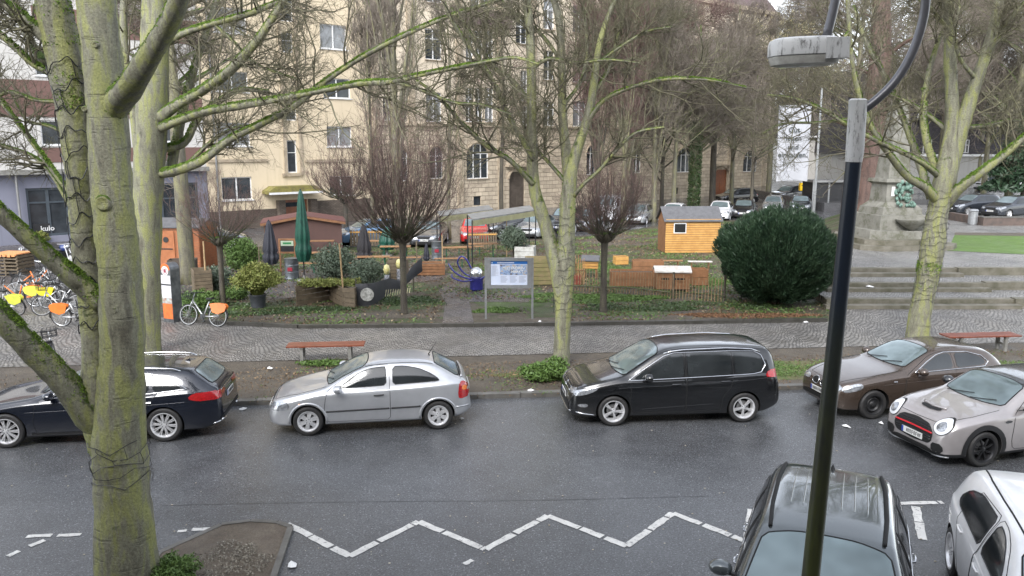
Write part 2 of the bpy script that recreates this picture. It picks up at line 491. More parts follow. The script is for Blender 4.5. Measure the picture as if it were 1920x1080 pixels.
# brick path inside the park, with its crossing arm
bp = [(829,609),(889,608),(880,566),(1010,566),(990,535),(905,522),(905,500),(860,500),(850,522),(822,545),(835,566)]
sheet('brick_path', [(q.x, q.y) for q in [G(x,y,PZ) for x,y in bp]], PZ+.004, M['brick_paving'])
sheet('dirt_patch', blob(*G(720,592,PZ).xy, 4.4, .5, seed=8, rz=ang), PZ+.002, M['dirt'])
sheet('dirt_patch', blob(*G(1200,597,PZ).xy, 5.2, .45, seed=9, rz=ang), PZ+.002, M['dirt'])
sheet('dirt_patch', blob(*G(1210,450,PZ).xy, 5.2, 2.8, seed=19, rz=.2), PZ+.002, M['dirt'])
sheet('dirt_patch', blob(*G(560,520,PZ).xy, 6.5, 4.2, seed=21, rz=.2), PZ+.001, M['brick_paving'])
sheet('dirt_patch', blob(*G(850,485,PZ).xy, 4.5, 2.2, seed=22, rz=.2), PZ+.002, M['dirt'])

# stepped square at the right: three broad levels
def stepline(py, z): return G(1800, py, z)
levels = [(.0+PZ+.13, 573, 1), (PZ+.26, 561, 0), (PZ+.39, 541, 1), (PZ+.52, 531, 0), (PZ+.65, 513, 1), (PZ+.78, 503, 0)]
XR = {0: 45, 1: 45}
xr_px = [1918, 2400, 1860, 2400, 1808, 2400]
mbs = MB(); PLZ = PZ + .78
left_px = 1587
yprev = None
stepY = []
for i, (z, py, _) in enumerate(levels):
    a = G(left_px, py, z); d = sd
    b_ = G(xr_px[i], py, z)
    xr = min(b_.x, 44)
    # stone edge course
    y0 = a.y
    mbs.bar((a.x-.7, y0+.17, z-.085), (xr, y0+.17, z-.085), .34, .17)
    stepY.append((a, z, xr))
    if xr < 43: mbs.bar((xr+.01, y0+.6, z-.01), (46, y0+.6, z-.01), .34, .34)
tag(mbs.build('stone_steps', M['step_stone']), kind='structure')
for i, (a, z, xr) in enumerate(stepY):
    if i % 2 == 1:
        mb = MB()
        nxt = stepY[i+1][0].y if i+1 < len(stepY) else 60
        lb = G(1603, 392, PLZ)
        pts = [(a.x-.6, a.y+.30), (48, a.y+.30), (48, 90 if i == 5 else nxt+.6), (lb.x+(14 if i == 5 else 0), 90 if i == 5 else nxt+.6)]
        if i == 5: pts.append((lb.x, lb.y))
        else: pts[3] = (a.x-.6+.02, nxt+.6)
        n = len(pts)
        mb.add([(x, y, z-.6-.01*i) for x, y in pts] + [(x, y, z-.008) for x, y in pts], [tuple(range(n))[::-1], tuple(range(n, 2*n))] + [(k, (k+1) % n, (k+1) % n+n, k+n) for k in range(n)])
        tag(mb.build('terrace', M['plaza_cobbles']), kind='structure')
# lawn on the upper level and flower bed edge
sheet('upper_lawn', [(q.x, q.y) for q in (G(1776,470,PLZ), G(1920,477,PLZ), G(2100,483,PLZ), G(2100,445,PLZ), G(1920,442,PLZ), G(1790,441,PLZ))], PLZ+.004, M['lawn'])
sheet('bare_bed', [(q.x, q.y) for q in (G(1790,441,PLZ), G(2100,445,PLZ), G(2100,438,PLZ), G(1790,436,PLZ))], PLZ+.008, M['dirt'])
mb = MB()
t0, t1 = G(1587,505,PLZ), G(1603,392,PLZ); t0.x -= .55; nrm = Vector((t1.y-t0.y, -(t1.x-t0.x), 0)).normalized()
l0, l1 = t0-nrm*2.2, t1-nrm*2.2
mb.add([(l0.x,l0.y,PZ-.05),(t0.x,t0.y,PLZ-.02),(t1.x,t1.y,PLZ-.02),(l1.x,l1.y,PZ-.05),(t0.x,t0.y-1.6,PZ-.05)], [(0,1,2,3),(0,4,1)])
tag(mb.build('grass_bank', M['park_ground']), kind='structure')
# far street at the right
sheet('far_street', [(q.x, q.y) for q in (G(1740,383,PLZ), G(2300,383,PLZ), G(2300,352,PLZ), G(1600,352,PLZ))], PLZ+.006, M['asphalt_far'])
mb = MB(); q0, q1 = G(1590,380,PLZ), G(2400,352,PLZ)
mb.box(q0.x-2, 190, q0.y, 200, -.3, PLZ-.02); tag(mb.build('far_ground', M['asphalt_far']), kind='structure')

# near side planting island (bottom left) with its kerb
isl = [G(545,992), G(520,984), G(470,981), G(415,988), G(300,1040), G(230,1120), G(230,1300), G(490,1300), G(512,1090)]
sheet('island_soil', [(q.x, q.y) for q in isl], .04, earth('island_earth', [(.3,(.10,.075,.055)),(.5,(.16,.125,.09)),(.7,(.21,.17,.125))], 2.2))
kerb('island_kerb', [(q.x, q.y, 0) for q in isl] + [(isl[0].x, isl[0].y, 0)], .09, -.02, .05, M['stone_kerb'], .8)
# tarmac of the parking bay right of the island, a different, older surface
# road markings ------------------------------------------------------------
def mark(mb, p0, p1, w, z=.003, dash=None, n=1, gap=.03, jit=.01):
    a, b = G(*p0), G(*p1); d = b-a; L = d.length; x = d/L; y = Vector((-x.y, x.x, 0))
    k = 0.0
    rr = random.Random(int(p0[0]*7+p0[1]))
    while k < L-.02:
        l = min(rr.uniform(.35,.75), L-k)
        pts = []
        m = 5
        for i in range(m+1): pts.append(a + x*(k+l*i/m) + y*(w/2+rr.uniform(-jit,jit)))
        for i in range(m, -1, -1): pts.append(a + x*(k+l*i/m) - y*(w/2+rr.uniform(-jit,jit)))
        c = sum(pts, Vector())/len(pts)
        mb.flat([(q.x, q.y, z) for q in pts])
        k += l + gap*rr.uniform(.5,1.8)
zz = [(538,982),(655,1043),(785,978),(910,1030),(1027,967),(1175,1024),(1262,962),(1395,1014)]
mb = MB()
for i, (a, b) in enumerate(zip(zz[:-1], zz[1:])): mark(mb, a, b, .12, .003+.0006*(i % 2))
mark(mb, (360,993),(420,990), .1); mark(mb, (333,996),(350,995), .07)
mark(mb, (50,1006),(97,1004), .09); mark(mb, (108,1004),(152,1002), .09); mark(mb, (55,1024),(84,1013), .09, .0036); mark(mb, (15,1043),(36,1033), .1)
mark(mb, (1686,944),(1768,942), .11); mark(mb, (1717,950),(1730,1012), .13, .0036)
mark(mb, (1392,1050),(1408,955), .1, .0036)
mark(mb, (870,1058),(886,1050), .08)
tag(mb.build('road_markings', M['road_paint']), kind='structure')

# litter
def litter(px, py, s, lab, mat=None, z=0.0):
    r = random.Random(px)
    mb = MB(); vs = []; n = 7
    for k in range(n):
        a = 6.283*k/n; q = s*r.uniform(.6,1.1)
        vs.append((q*math.cos(a), q*.7*math.sin(a), r.uniform(0.005,.03)))
    vs.append((0,0,.045+r.uniform(0,.03)))
    mb.add(vs, [(k,(k+1)%n,n) for k in range(n)])
    p = G(px, py, z)
    o = mb.build('litter', mat or M['paper'], loc=(p.x,p.y,z+.001), rz=r.uniform(0,3))
    tag(o, lab, 'litter', 'scraps of litter')
litter(549,1061,.13,'crumpled white and blue wrapper on the asphalt beside the planting island')
litter(1586,800,.13,'crushed white paper cup on the road in front of the brown hatchback', )
litter(1652,795,.08,'small torn paper scrap beside the wheel of the brown hatchback')
litter(456,768,.09,'white scrap in the gutter behind the dark blue estate car')
litter(996,733,.09,'white scrap lying on the kerb left of the black van', z=.1)
litter(866,786,.06,'pinkish scrap on the road just behind the silver hatchback')
litter(1012,604,.1,'pale wrapper lying on the path edge under the info board', z=PZ)
litter(1508,604,.15,'pale flattened wrapper on the path below the yew bush', z=PZ)
litter(1630,538,.2,'white sheet lying on the stone steps', z=PZ+.4)
litter(505,692,.09,'pale leaf scrap on the bare soil left of the bench', z=PZ)

# tar seams and debris on the road
mb = MB()
for (pts, w) in (([(300,948),(520,943),(760,940),(1000,938),(1330,930)],.004),):
    q = [G(x, y) for x, y in pts]; q = [Vector(p) for p in spline([tuple(v) for v in q], 8)]
    r_ = random.Random(3)
    for a, b_ in zip(q[:-1], q[1:]):
        y = Vector((0, 1, 0)); w1, w2 = w*r_.uniform(.5,1.4), w*r_.uniform(.5,1.4)
        mb.flat([(a.x, a.y-w1, .0018), (b_.x, b_.y-w2, .0018), (b_.x, b_.y+w2, .0018), (a.x, a.y+w1, .0018)])
tag(mb.build('road_seam', pm('tar_seam', (.018,.018,.02), .35)), kind='structure')
mb = MB(); r_ = random.Random(9)
for k in range(190):
    px, py = r_.uniform(-50, 1950), 760+310*r_.random()**.8
    p = G(px, py); s_ = r_.uniform(.004,.014)
    if (p.y < G(960,745).y) : mb.box(p.x-s_, p.x+s_, p.y-s_*.8, p.y+s_*.8, .001, .001+s_*.5)
tag(mb.build('road_debris', pm('road_debris', (.42,.38,.3), .8, c2=(.2,.16,.1), scale=.7)), kind='stuff')
# ================================================================ BUILDINGS
A0 = G(445, 432); FA = math.atan2(1500, 1740)
fd = Vector((math.cos(FA), math.sin(FA), 0)); fn = Vector((fd.y, -fd.x, 0))
def FP(px, py, off=0.0):             # photo pixel -> (u, z) on the long facade plane, off metres proud of it
    d = ray(px, py); o = A0 + fn*off
    t = (o - Vector((0,0,CAM_H))).dot(fn) / d.dot(fn)
    p = Vector((0,0,CAM_H)) + d*t
    return (p-A0).dot(fd), p.z
def FR(x0, y0, x1, y1):              # pixel box -> u0,u1,z0,z1
    cx, cy = (x0+x1)/2, (y0+y1)/2
    ua, _ = FP(x0, cy); ub, _ = FP(x1, cy); _, za = FP(cx, y1); _, zb = FP(cx, y0)
    return ua, ub, za, zb
def render_mat(name, c, c2=None, stain=.35):
    b = NB(name); co = b.coord()
    base = b.ramp(b.noise(.5, co, 7, .65), [(.3, c), (.75, c2 or tuple(x*.86 for x in c))])
    mp = b.n('ShaderNodeMapping'); b.l(co, mp.inputs[0]); mp.inputs['Scale'].default_value = (2.2, 2.2, .12)
    st = b.ramp(b.noise(1.6, mp.outputs[0], 6, .7), [(.5, 0.0), (.75, stain)])
    base = b.mix(st, base, tuple(x*.45 for x in c))
    b.set(Base_Color=base, Roughness=.85); b.bump(b.noise(30, co, 4), .2, .01)
    return b.mat
def ashlar(name, c, w=.75, h=.36, dark=.5):
    b = NB(name); co = b.coord()
    sp = b.n('ShaderNodeSeparateXYZ'); b.l(co, sp.inputs[0]); cb = b.n('ShaderNodeCombineXYZ')
    b.l(b.math('ADD', sp.outputs[0], sp.outputs[1]), cb.inputs[0]); b.l(sp.outputs[2], cb.inputs[1])
    br = b.n('ShaderNodeTexBrick'); b.l(cb.outputs[0], br.inputs['Vector'])
    for k, v in (('Scale',1),('Brick Width',w),('Row Height',h),('Mortar Size',.02),('Mortar Smooth',.4),('Bias',0)): br.inputs[k].default_value = v
    br.inputs['Color1'].default_value = (*[x*1.12 for x in c],1); br.inputs['Color2'].default_value = (*[x*.78 for x in c],1); br.inputs['Mortar'].default_value = (*[x*dark for x in c],1)
    n = b.ramp(b.noise(1.1, co, 8, .7), [(.3,(.7,.68,.66)),(.7,(1.12,1.1,1.06))])
    b.set(Base_Color=b.mix(1.0, br.outputs['Color'], n, 'MULTIPLY'), Roughness=.88)
    b.bump(b.math('ADD', b.math('SUBTRACT', 1.0, br.outputs['Fac']), b.math('MULTIPLY', b.noise(9, co, 6, .7), .7)), .9, .05)
    return b.mat
M['render_cream'] = render_mat('cream_render', (.58,.485,.345))
M['render_sand'] = render_mat('sand_render', (.60,.515,.40), stain=.5)
M['render_white'] = render_mat('white_render', (.50,.485,.46))
M['render_brown'] = render_mat('brown_render', (.15,.085,.072))
M['render_lilac'] = render_mat('lilac_grey_render', (.19,.195,.245))
M['sandstone'] = ashlar('sandstone_blocks', (.50,.43,.335))
M['brick_dark'] = ashlar('dark_clinker', (.13,.105,.085), .26, .09)
M['slate'] = ashlar('slate_tiles', (.06,.056,.066), .3, .22, .6)
M['trim_stone'] = pm('trim_sandstone', (.42,.35,.26), .8, c2=(.2,.16,.11), scale=2, bump=.3)
M['white_frame'] = pm('white_window_frame', (.7,.7,.7), .4)
M['house_glass'] = glass_mat('house_window_glass', (.022,.026,.03), .05, 1.5, .5)
M['house_glass_b'] = glass_mat('house_window_glass_curtain', (.13,.135,.14), .08, 1.5, .5)
M['door_wood'] = pm('door_brown_wood', (.22,.075,.03), .45, c2=(.13,.045,.02), scale=5, bump=.2)
M['shop_frame'] = pm('shop_frame_grey', (.06,.075,.09), .4)
M['curtain'] = pm('net_curtain', (.42,.42,.4), .9, c2=(.25,.25,.24), scale=6)

def facade(root, u0, u1, z0, z1, mat, holes, depth=12.0, name='wall', y0=0.0, reveal=.22):
    """front wall with real openings (local x = u, y = into the house), plus end walls"""
    us = sorted(set([u0, u1] + [h[0] for h in holes] + [h[1] for h in holes])); zs = sorted(set([z0, z1] + [h[2] for h in holes] + [h[3] for h in holes]))
    us = [u for u in us if u0 <= u <= u1]; zs = [z for z in zs if z0 <= z <= z1]
    mb = MB()
    for i in range(len(us)-1):
        for j in range(len(zs)-1):
            cu, cz = (us[i]+us[i+1])/2, (zs[j]+zs[j+1])/2
            if any(h[0] < cu < h[1] and h[2] < cz < h[3] for h in holes): continue
            mb.flat([(us[i],y0,zs[j]),(us[i+1],y0,zs[j]),(us[i+1],y0,zs[j+1]),(us[i],y0,zs[j+1])])
    for a, b, c_, d in [h[:4] for h in holes]:
        y1 = y0+reveal
        mb.flat([(a,y0,c_),(a,y1,c_),(a,y1,d),(a,y0,d)]); mb.flat([(b,y0,c_),(b,y0,d),(b,y1,d),(b,y1,c_)])
        mb.flat([(a,y0,c_),(b,y0,c_),(b,y1,c_),(a,y1,c_)]); mb.flat([(a,y0,d),(a,y1,d),(b,y1,d),(b,y0,d)])
    mb.flat([(u0,y0,z0),(u0,y0,z1),(u0,y0+depth,z1),(u0,y0+depth,z0)]); mb.flat([(u1,y0,z0),(u1,y0+depth,z0),(u1,y0+depth,z1),(u1,y0,z1)])
    me = bpy.data.meshes.new(name); me.from_pydata(mb.v, [], mb.f)
    return link_mesh(name, me, mat, root)
def window(root, h, casements=2, trans=None, frame=None, glass=None, y=.15, fw=.07, arch=False, sill=True, label=None):
    a, b, c_, d = h[:4]; frame = frame or M['white_frame']; glass = glass or M['house_glass']
    mb = MB(); W = b-a
    mb.box(a, a+fw, y-.04, y+.04, c_, d); mb.box(b-fw, b, y-.04, y+.04, c_, d)
    mb.box(a+fw, b-fw, y-.04, y+.04, c_, c_+fw); mb.box(a+fw, b-fw, y-.04, y+.04, d-fw, d)
    for k in range(1, casements):
        u = a+W*k/casements; mb.box(u-fw*.6, u+fw*.6, y-.045, y+.035, c_+fw, d-fw)
    for t in (trans or []):
        z = c_+(d-c_)*t
        mb.box(a+fw, b-fw, y-.035, y+.03, z-fw*.35, z+fw*.35)
    f = mb.build('window', frame, root)
    if label: tag(f, label)
    g = MB(); g.flat([(a+fw*.5,y+.01,c_+fw*.5),(b-fw*.5,y+.01,c_+fw*.5),(b-fw*.5,y+.01,d-fw*.5),(a+fw*.5,y+.01,d-fw*.5)])
    g.build('pane', glass, f)
    if sill:
        sm = MB(); sm.box(a-.08, b+.08, -.09, .12, c_-.07, c_-.003); sm.build('sill', M['white_frame'] if sill is True else sill, f)
    if arch:
        n = 10; rr_ = W/2; hh = arch; cu = (a+b)/2; sp = MB()
        # wall filler turning the square head into a round arch
        top = d
        for sgn in (-1, 1):
            pts = [(cu+sgn*rr_, -.012, top-hh)]
            for k in range(n+1):
                an = math.pi/2*k/n; pts.append((cu+sgn*rr_*math.cos(an), -.012, top-hh+hh*math.sin(an)))
            pts.append((cu+sgn*rr_, -.012, top))
            P2 = pts[1:]
            for k in range(len(P2)-2): sp.add([P2[k], P2[k+1], (cu+sgn*rr_, -.012, top), (P2[k][0], .15, P2[k][2]), (P2[k+1][0], .15, P2[k+1][2])], [(0,1,2),(0,3,4,1)])
        sp.build('arch_head', M['trim_stone'] if arch else M['trim_stone'], f)
        am = MB()
        pts = [(cu+(rr_+.12)*math.cos(math.pi*k/14), -.03, top-hh+(hh+.12)*math.sin(math.pi*k/14)) for k in range(15)]
        for p, q in zip(pts[:-1], pts[1:]): am.bar(p, q, .09, .22, up=(0,1,0))
        am.build('arch_surround', M['trim_stone'], f)
    return f
def house(label, u0, u1, cat='house'):
    r = empty('town_house', (A0.x, A0.y, 0), FA, label, cat)
    return r

# --- cream house -----------------------------------------------------------------------------
uA, uB = FP(386, 300)[0], FP(703, 300)[0]
hb = house('cream rendered apartment house with a mossy canopy over its brown door', uA, uB, 'apartment house')
wl = [FR(416,332,473,375), FR(407,230,469,274), FR(404,134,465,172), FR(400,14,462,62), FR(618,330,663,366), FR(613,237,660,275), FR(606,147,657,184), FR(600,46,650,92)]
st = [FR(539,263,557,324), FR(533,187,556,226), FR(525,62,549,98), FR(524,-10,549,40)]
wl2 = [(a, b, c_+8.0+1.5, d+8.0+1.5) for a, b, c_, d in []]
dr = FR(531,374,578,424)
dr = (dr[0], dr[1], .3, dr[3])
facade(hb, uA, uB, 0, 21, M['render_cream'], wl+st+[dr])
for i, h in enumerate(wl): window(hb, h, 2, glass=M['house_glass_b'] if i % 2 else M['house_glass'])
for h in st: window(hb, h, 1, [.62], sill=False)
mb = MB()
for k, (xa, xb) in enumerate(((527,537),(557,566))):
    ua, _ = FP(xa, 200); ub, _ = FP(xb, 200); _, zb_ = FP(545, 329)
    mb.box(ua, ua+.22, -.10, -.002, zb_, 20)
    if k: pass
ua, zz0 = FP(529, 328); ub, _ = FP(563, 328); mb.box(ua, ub, -.14, -.004, zz0-.12, zz0+.1)
mb.build('stair_window_surround', M['trim_stone'], hb)
for px0, px1, py in ((388,502,302),(572,684,302)):
    a, z = FP(px0, py); b, _ = FP(px1, py); mb = MB(); mb.box(a, b, -.10, -.002, z-.10, z+.10); mb.build('ledge', M['trim_stone'], hb)
a, z = FP(386, 408); mb = MB(); mb.box(uA, dr[0]-.5, -.12, -.002, 0, z+.35); mb.build('plinth', M['brick_dark'], hb)
mb = MB(); mb.box(dr[1]+.5, uB-.02, -.12, -.002, 0, z+.75); mb.build('plinth', M['brick_dark'], hb)
# porch
mb = MB(); mb.box(dr[0]-.5, dr[0]-.01, -.5, -.003, 0, dr[3]); mb.build('porch_pier', M['brick_dark'], hb)
mb = MB(); mb.box(dr[1]+.01, dr[1]+.5, -.5, -.003, 0, dr[3]); mb.build('porch_pier', M['brick_dark'], hb)
ua, zc = FP(503, 362, 1.0); ub, _ = FP(601, 358, 1.0)
mb = MB(); mb.prism([(ua,zc-.1),(ub,zc-.1),(ub,zc+.12),(ub-.5,zc+.42),(ua+.5,zc+.42),(ua,zc+.12)], -1.2, -.003)
cm = pm('mossy_canopy', (.22,.20,.05), .9, c2=(.12,.10,.04), scale=3, bump=.5); mb.build('canopy', cm, hb)
mb = MB(); mb.box(ua-.03, ub+.03, -1.26, -1.205, zc-.12, zc+.02); mb.build('canopy_edge', M['white_frame'], hb)
mb = MB(); a, b, c_, d = dr; mb.box(a, b, .16, .22, c_, d); 
for k in range(3):
    mb.box(a+.12+(b-a)*k/3, a-.12+(b-a)*(k+1)/3, .13, .16, c_+.25, c_+1.0)
do = mb.build('door', M['door_wood'], hb)
mb = MB(); mb.flat([(a+.15,.15,c_+1.1),(a+(b-a)*.62,.15,c_+1.1),(a+(b-a)*.62,.15,d-.2),(a+.15,.15,d-.2)]); mb.build('door_glass', M['house_glass'], do)
mb = MB(); a, z = FP(391, 100); mb.tube([(a,-.1,0),(a,-.1,20)], .07, 8); mb.build('drainpipe', M['grey_metal'], hb)
mb = MB(); mb.prism([(uA,21),(uB,21),(uB,21.3),(uA,21.3)], -.5, 12); mb.build('roof', M['slate'], hb)

# --- white house with brown bands ------------------------------------------------------------
uL = FP(-420, 300)[0]
hw = house('white apartment house with brown bands above a lilac grey shop front', uL, uA, 'apartment house')
zg = FP(100, 318)[1]
def bz(py, px=60): return FP(px, py)[1]
wls = [FR(77,226,124,272), FR(65,96,112,142), FR(-80,240,-20,290), FR(300,226,345,266), FR(290,88,335,120)]
shop = [FR(52,352,131,447), FR(232,344,374,436), FR(-160,352,-60,470)]
shop = [(a, b, .45, d) for a, b, c_, d in shop]
shop[1] = (shop[1][0], shop[1][1], .1, shop[1][3])
facade(hw, uL, uA, zg, 19, M['render_white'], wls)
facade(hw, uL, uA, 0, zg-.25, M['render_lilac'], shop, y0=-.02, name='shop_wall')
mb = MB(); mb.box(uL, uA, -.55, 1, zg-.25, zg+.02); mb.build('ledge', M['concrete'], hw)
for i, h in enumerate(wls): window(hw, h, 1, y=.12)
def band(p0, p1, pL, pR):
    zt_, zb_ = bz(p0), bz(p1); a = FP(pL, (p0+p1)/2)[0] if pL is not None else uL+.01; b = FP(pR, (p0+p1)/2)[0] if pR is not None else uA-.01
    hs = [h for h in wls if h[1] > a and h[0] < b and h[3] > zb_ and h[2] < zt_]
    mb = MB(); cuts = sorted([(max(h[0],a), min(h[1],b)) for h in hs]); x = a
    for c0, c1 in cuts:
        if c0 > x: mb.box(x, c0, -.035, -.003, zb_, zt_)
        x = c1
    if b > x: mb.box(x, b, -.035, -.003, zb_, zt_)
    mb.build('wall_band', M['render_brown'], hw)
band(150, 219, None, None); band(277, 305, 78, None); band(10, 60, 60, None)
for h in shop:
    a, b, c_, d = h; f = window(hw, h, 2, [.70], frame=M['shop_frame'], glass=M['house_glass'], sill=False, fw=.14)
mb = MB(); a, b, c_, d = shop[0]; mb.box(a+.2, (a+b)/2, .10, .13, c_+.15, c_+.75); sg_ = mb.build('shop_board', M['ink'], hw)
# lettering on the board: a round handwriting-like word cut off by the tree
def text_mesh(s, size, name, mat, parent, loc, rot, ext=.004, align='CENTER'):
    cu = bpy.data.curves.new(name, 'FONT'); cu.body = s; cu.size = size; cu.extrude = ext; cu.align_x = align; cu.resolution_u = 2; cu.offset = size*.014
    tmp = bpy.data.objects.new(name, cu); col.objects.link(tmp)
    dg = bpy.context.evaluated_depsgraph_get(); dg.update()
    me = bpy.data.meshes.new_from_object(tmp.evaluated_get(dg)); bpy.data.objects.remove(tmp)
    me.materials.clear()
    o = link_mesh(name, me, mat, parent); o.location = loc; o.rotation_euler = rot
    return o
text_mesh('kulo', .42, 'lettering', M['white_frame'], sg_, (a+.95, .094, c_+.32), (R(90),0,0))
mb = MB(); a, z = FP(26, 300, .3); mb.tube([(a,-.3,0),(a,-.3,zg+.3)], .07, 8); dp = mb.build('drainpipe', M['grey_metal'], hw)

# --- long sandstone house -----------------------------------------------------------------------
uC, uD = uB, FP(1442, 300)[0]
hs_ = house('long sandstone town house with arched ground-floor windows and slate roof', uC, uD, 'town house')
zs_ = FP(850, 236)[1]                 # top of the rusticated ground floor
ze = FP(900, -75)[1]
gw = [FR(806,276,831,335), FR(875,270,916,335), FR(1270,278,1296,323), FR(1394,282,1420,322), FR(740,280,765,340), FR(1100,272,1125,328), FR(1180,275,1202,325)]
dw = [FR(955,322,984,392), FR(1338,318,1363,371)]
dw = [(a, b, .15, d) for a, b, c_, d in dw]
cell = [FR(888,368,902,385), FR(1262,352,1272,364)]
u1_ = [FR(719,180,743,226), FR(800,173,829,229), FR(874,165,888,229), FR(892,165,906,229), FR(910,165,926,229), FR(977,226,990,270), FR(1020,190,1040,240), FR(1075,190,1100,240), FR(1140,195,1160,240), FR(1178,195,1196,238), FR(1224,200,1240,238), FR(1274,204,1296,243), FR(1330,207,1350,243), FR(1390,210,1412,243)]
u3_ = [FR(884,-22,900,15), FR(902,-22,918,15), FR(968,34,989,82), FR(1020,0,1040,55), FR(1075,10,1100,62), FR(1140,25,1160,75), FR(1224,50,1240,95), FR(1274,62,1296,100), FR(1330,70,1350,108), FR(1390,82,1412,118), FR(712,-40,742,0), FR(798,-45,829,5)]
u2_ = [FR(716,62,742,110), FR(798,54,829,112), FR(874,58,888,116), FR(892,58,906,116), FR(910,58,926,116), FR(977,132,990,190), FR(1020,95,1040,150), FR(1075,100,1100,155), FR(1140,115,1160,160), FR(1178,120,1196,165), FR(1224,125,1240,170), FR(1274,135,1296,175), FR(1330,140,1350,178), FR(1390,148,1412,182)]
zs_ -= .0
low = [h for h in gw+dw+cell]
u1_ = [(a, b, max(c_, zs_+.15), d) if d > zs_+.8 else (a, b, zs_+.15, zs_+1.8) for a, b, c_, d in u1_]
facade(hs_, uC, uD, 0, zs_, M['sandstone'], [(a,b,c_,min(d,zs_-.1)) for a,b,c_,d in low], name='rusticated_wall')
facade(hs_, uC, uD, zs_, ze, M['render_sand'], u1_ + u2_ + u3_, y0=.06, name='wall')
for h in gw: window(hs_, (h[0],h[1],h[2],min(h[3],zs_-.1)), 3 if h[1]-h[0] > 1.7 else 2, [.72], arch=min(1.0,(h[1]-h[0])/2*.8), sill=M['trim_stone'])
for i, h in enumerate(u1_+u2_+u3_): window(hs_, h, 2, [.68], y=.2, glass=M['house_glass_b'] if i % 3 == 1 else M['house_glass'], sill=M['trim_stone'])
for h in cell: window(hs_, h, 1, [], frame=M['dark_metal'], sill=False)
ba, bb, bc, bd = FP(845,30)[0], FP(957,30)[0], FP(900,45)[1], FP(900,18)[1]
mb = MB(); mb.box(ba, bb, -.30, .055, bc, bd); mb.box(ba-.1, bb+.1, -.38, .055, bc-.14, bc-.003); mb.build('mansard_band', pm('mauve_band', (.13,.09,.09), .8, c2=(.09,.06,.06), scale=3, bump=.4), hs_)
mb = MB(); mb.box(uC, uD, -.16, .3, zs_-.04, zs_+.12); mb.build('string_course', M['trim_stone'], hs_)
mb = MB(); mb.box(uC, uD, -.4, .3, ze-.1, ze+.35); mb.build('cornice', M['trim_stone'], hs_)
for px in (704, 772, 862, 938, 1000, 1150, 1232, 1310, 1372, 1438):
    a = FP(px, 200)[0]; mb = MB(); mb.box(a-.3, a+.3, -.10, .055, 0, ze-.12); mb.build('pilaster', M['trim_stone'], hs_)
for a, b, c_, d in dw:
    mb = MB(); mb.box(a, b, .15, .21, c_, d); mb.box(a+.15, (a+b)/2-.08, .12, .15, c_+.3, c_+1.4); mb.box((a+b)/2+.08, b-.15, .12, .15, c_+.3, c_+1.4)
    do = mb.build('door', M['door_wood'] if a > 30 else M['brick_dark'], hs_)
    mb = MB(); pts = [((a+b)/2+((b-a)/2+.2)*math.cos(math.pi*k/14), -.05, d-.6+(.9)*math.sin(math.pi*k/14)) for k in range(15)]
    for p, q in zip(pts[:-1], pts[1:]): mb.bar(p, q, .12, .35, up=(0,1,0))
    mb.build('door_arch', M['trim_stone'], hs_)
    mb = MB(); mb.box(a-.5, b+.5, -.5, -.01, d+.45, d+.62); mb.build('door_hood', M['trim_stone'], hs_)
mb = MB(); mb.add([(uC,0-.1,ze+.35),(uD,-.1,ze+.35),(uD-1,3.2,ze+4.6),(uC+1,3.2,ze+4.6),(uC,12,ze+.35),(uD,12,ze+.35),(uD-1,9,ze+4.8),(uC+1,9,ze+4.8)], [(0,1,2,3),(3,2,6,7),(7,6,5,4),(0,3,7,4),(1,5,6,2)])
rf = mb.build('roof', pm('mauve_roof', (.115,.08,.08), .8, c2=(.08,.055,.055), scale=2, bump=.4), hs_)
for px in (885, 905, 1045, 1110, 1190, 1280, 1360):
    a = FP(px, 20)[0]; mb = MB(); mb.box(a-.7, a+.7, .1, 2.5, ze+.7, ze+2.6); dmr = mb.build('dormer', M['render_sand'], rf)
    mb = MB(); mb.box(a-.5, a+.5, .03, .098, ze+.9, ze+2.4); mb.build('dormer_window', M['white_frame'], rf); 
    mb = MB(); mb.box(a-.4, a+.4, .0, .028, ze+1.0, ze+2.3); mb.build('dormer_pane', M['house_glass'], rf)

# --- houses across the far street at the right ------------------------------------------------------
def front_house(label, x0, x1, ybase, ywall, ytop, wallm, roofm, wins, Y, door=None, shade=None, rtop=None):
    p0, p1 = At(x0, ybase, Y), At(x1, ybase, Y)
    r = empty('town_house', (p0.x, Y, 0), 0, label, 'house')
    W = p1.x-p0.x; zw = At(x0, ywall, Y).z; zt_ = At(x0, ytop, Y).z
    hs = []
    for (a, b, c_, d) in wins:
        q0, q1 = At(a, d, Y), At(c_, b, Y)
        hs.append((q0.x-p0.x, q1.x-p0.x, q0.z, q1.z))
    inw = [h for h in hs if h[3] <= zw]
    facade(r, 0, W, 0, zw, wallm, inw)
    for h in inw: window(r, h, 2, [], y=.15)
    mb = MB(); mb.add([(-.3,-.3,zw),(W+.3,-.3,zw),(W+.1,1.4,zt_),(-.1,1.4,zt_),(-.3,12,zw),(W+.3,12,zw),(W+.1,11,zt_),(-.1,11,zt_)], [(0,1,2,3),(3,2,6,7),(7,6,5,4),(0,3,7,4),(1,5,6,2)])
    rf = mb.build('roof', roofm, r)
    for h in [h for h in hs if h[3] > zw]:
        mb = MB(); mb.box(h[0]-.2, h[1]+.2, -.25, 1.6, h[2]-.2, h[3]+.3); dm = mb.build('dormer', roofm, rf)
        window(rf, h, 2, [.6], y=-.30, sill=False)
    mb = MB(); mb.box(-.35, W+.35, -.5, .1, zw-.25, zw-.01); mb.build('eaves', M['white_frame'], r)
    return r
YF = 92.0
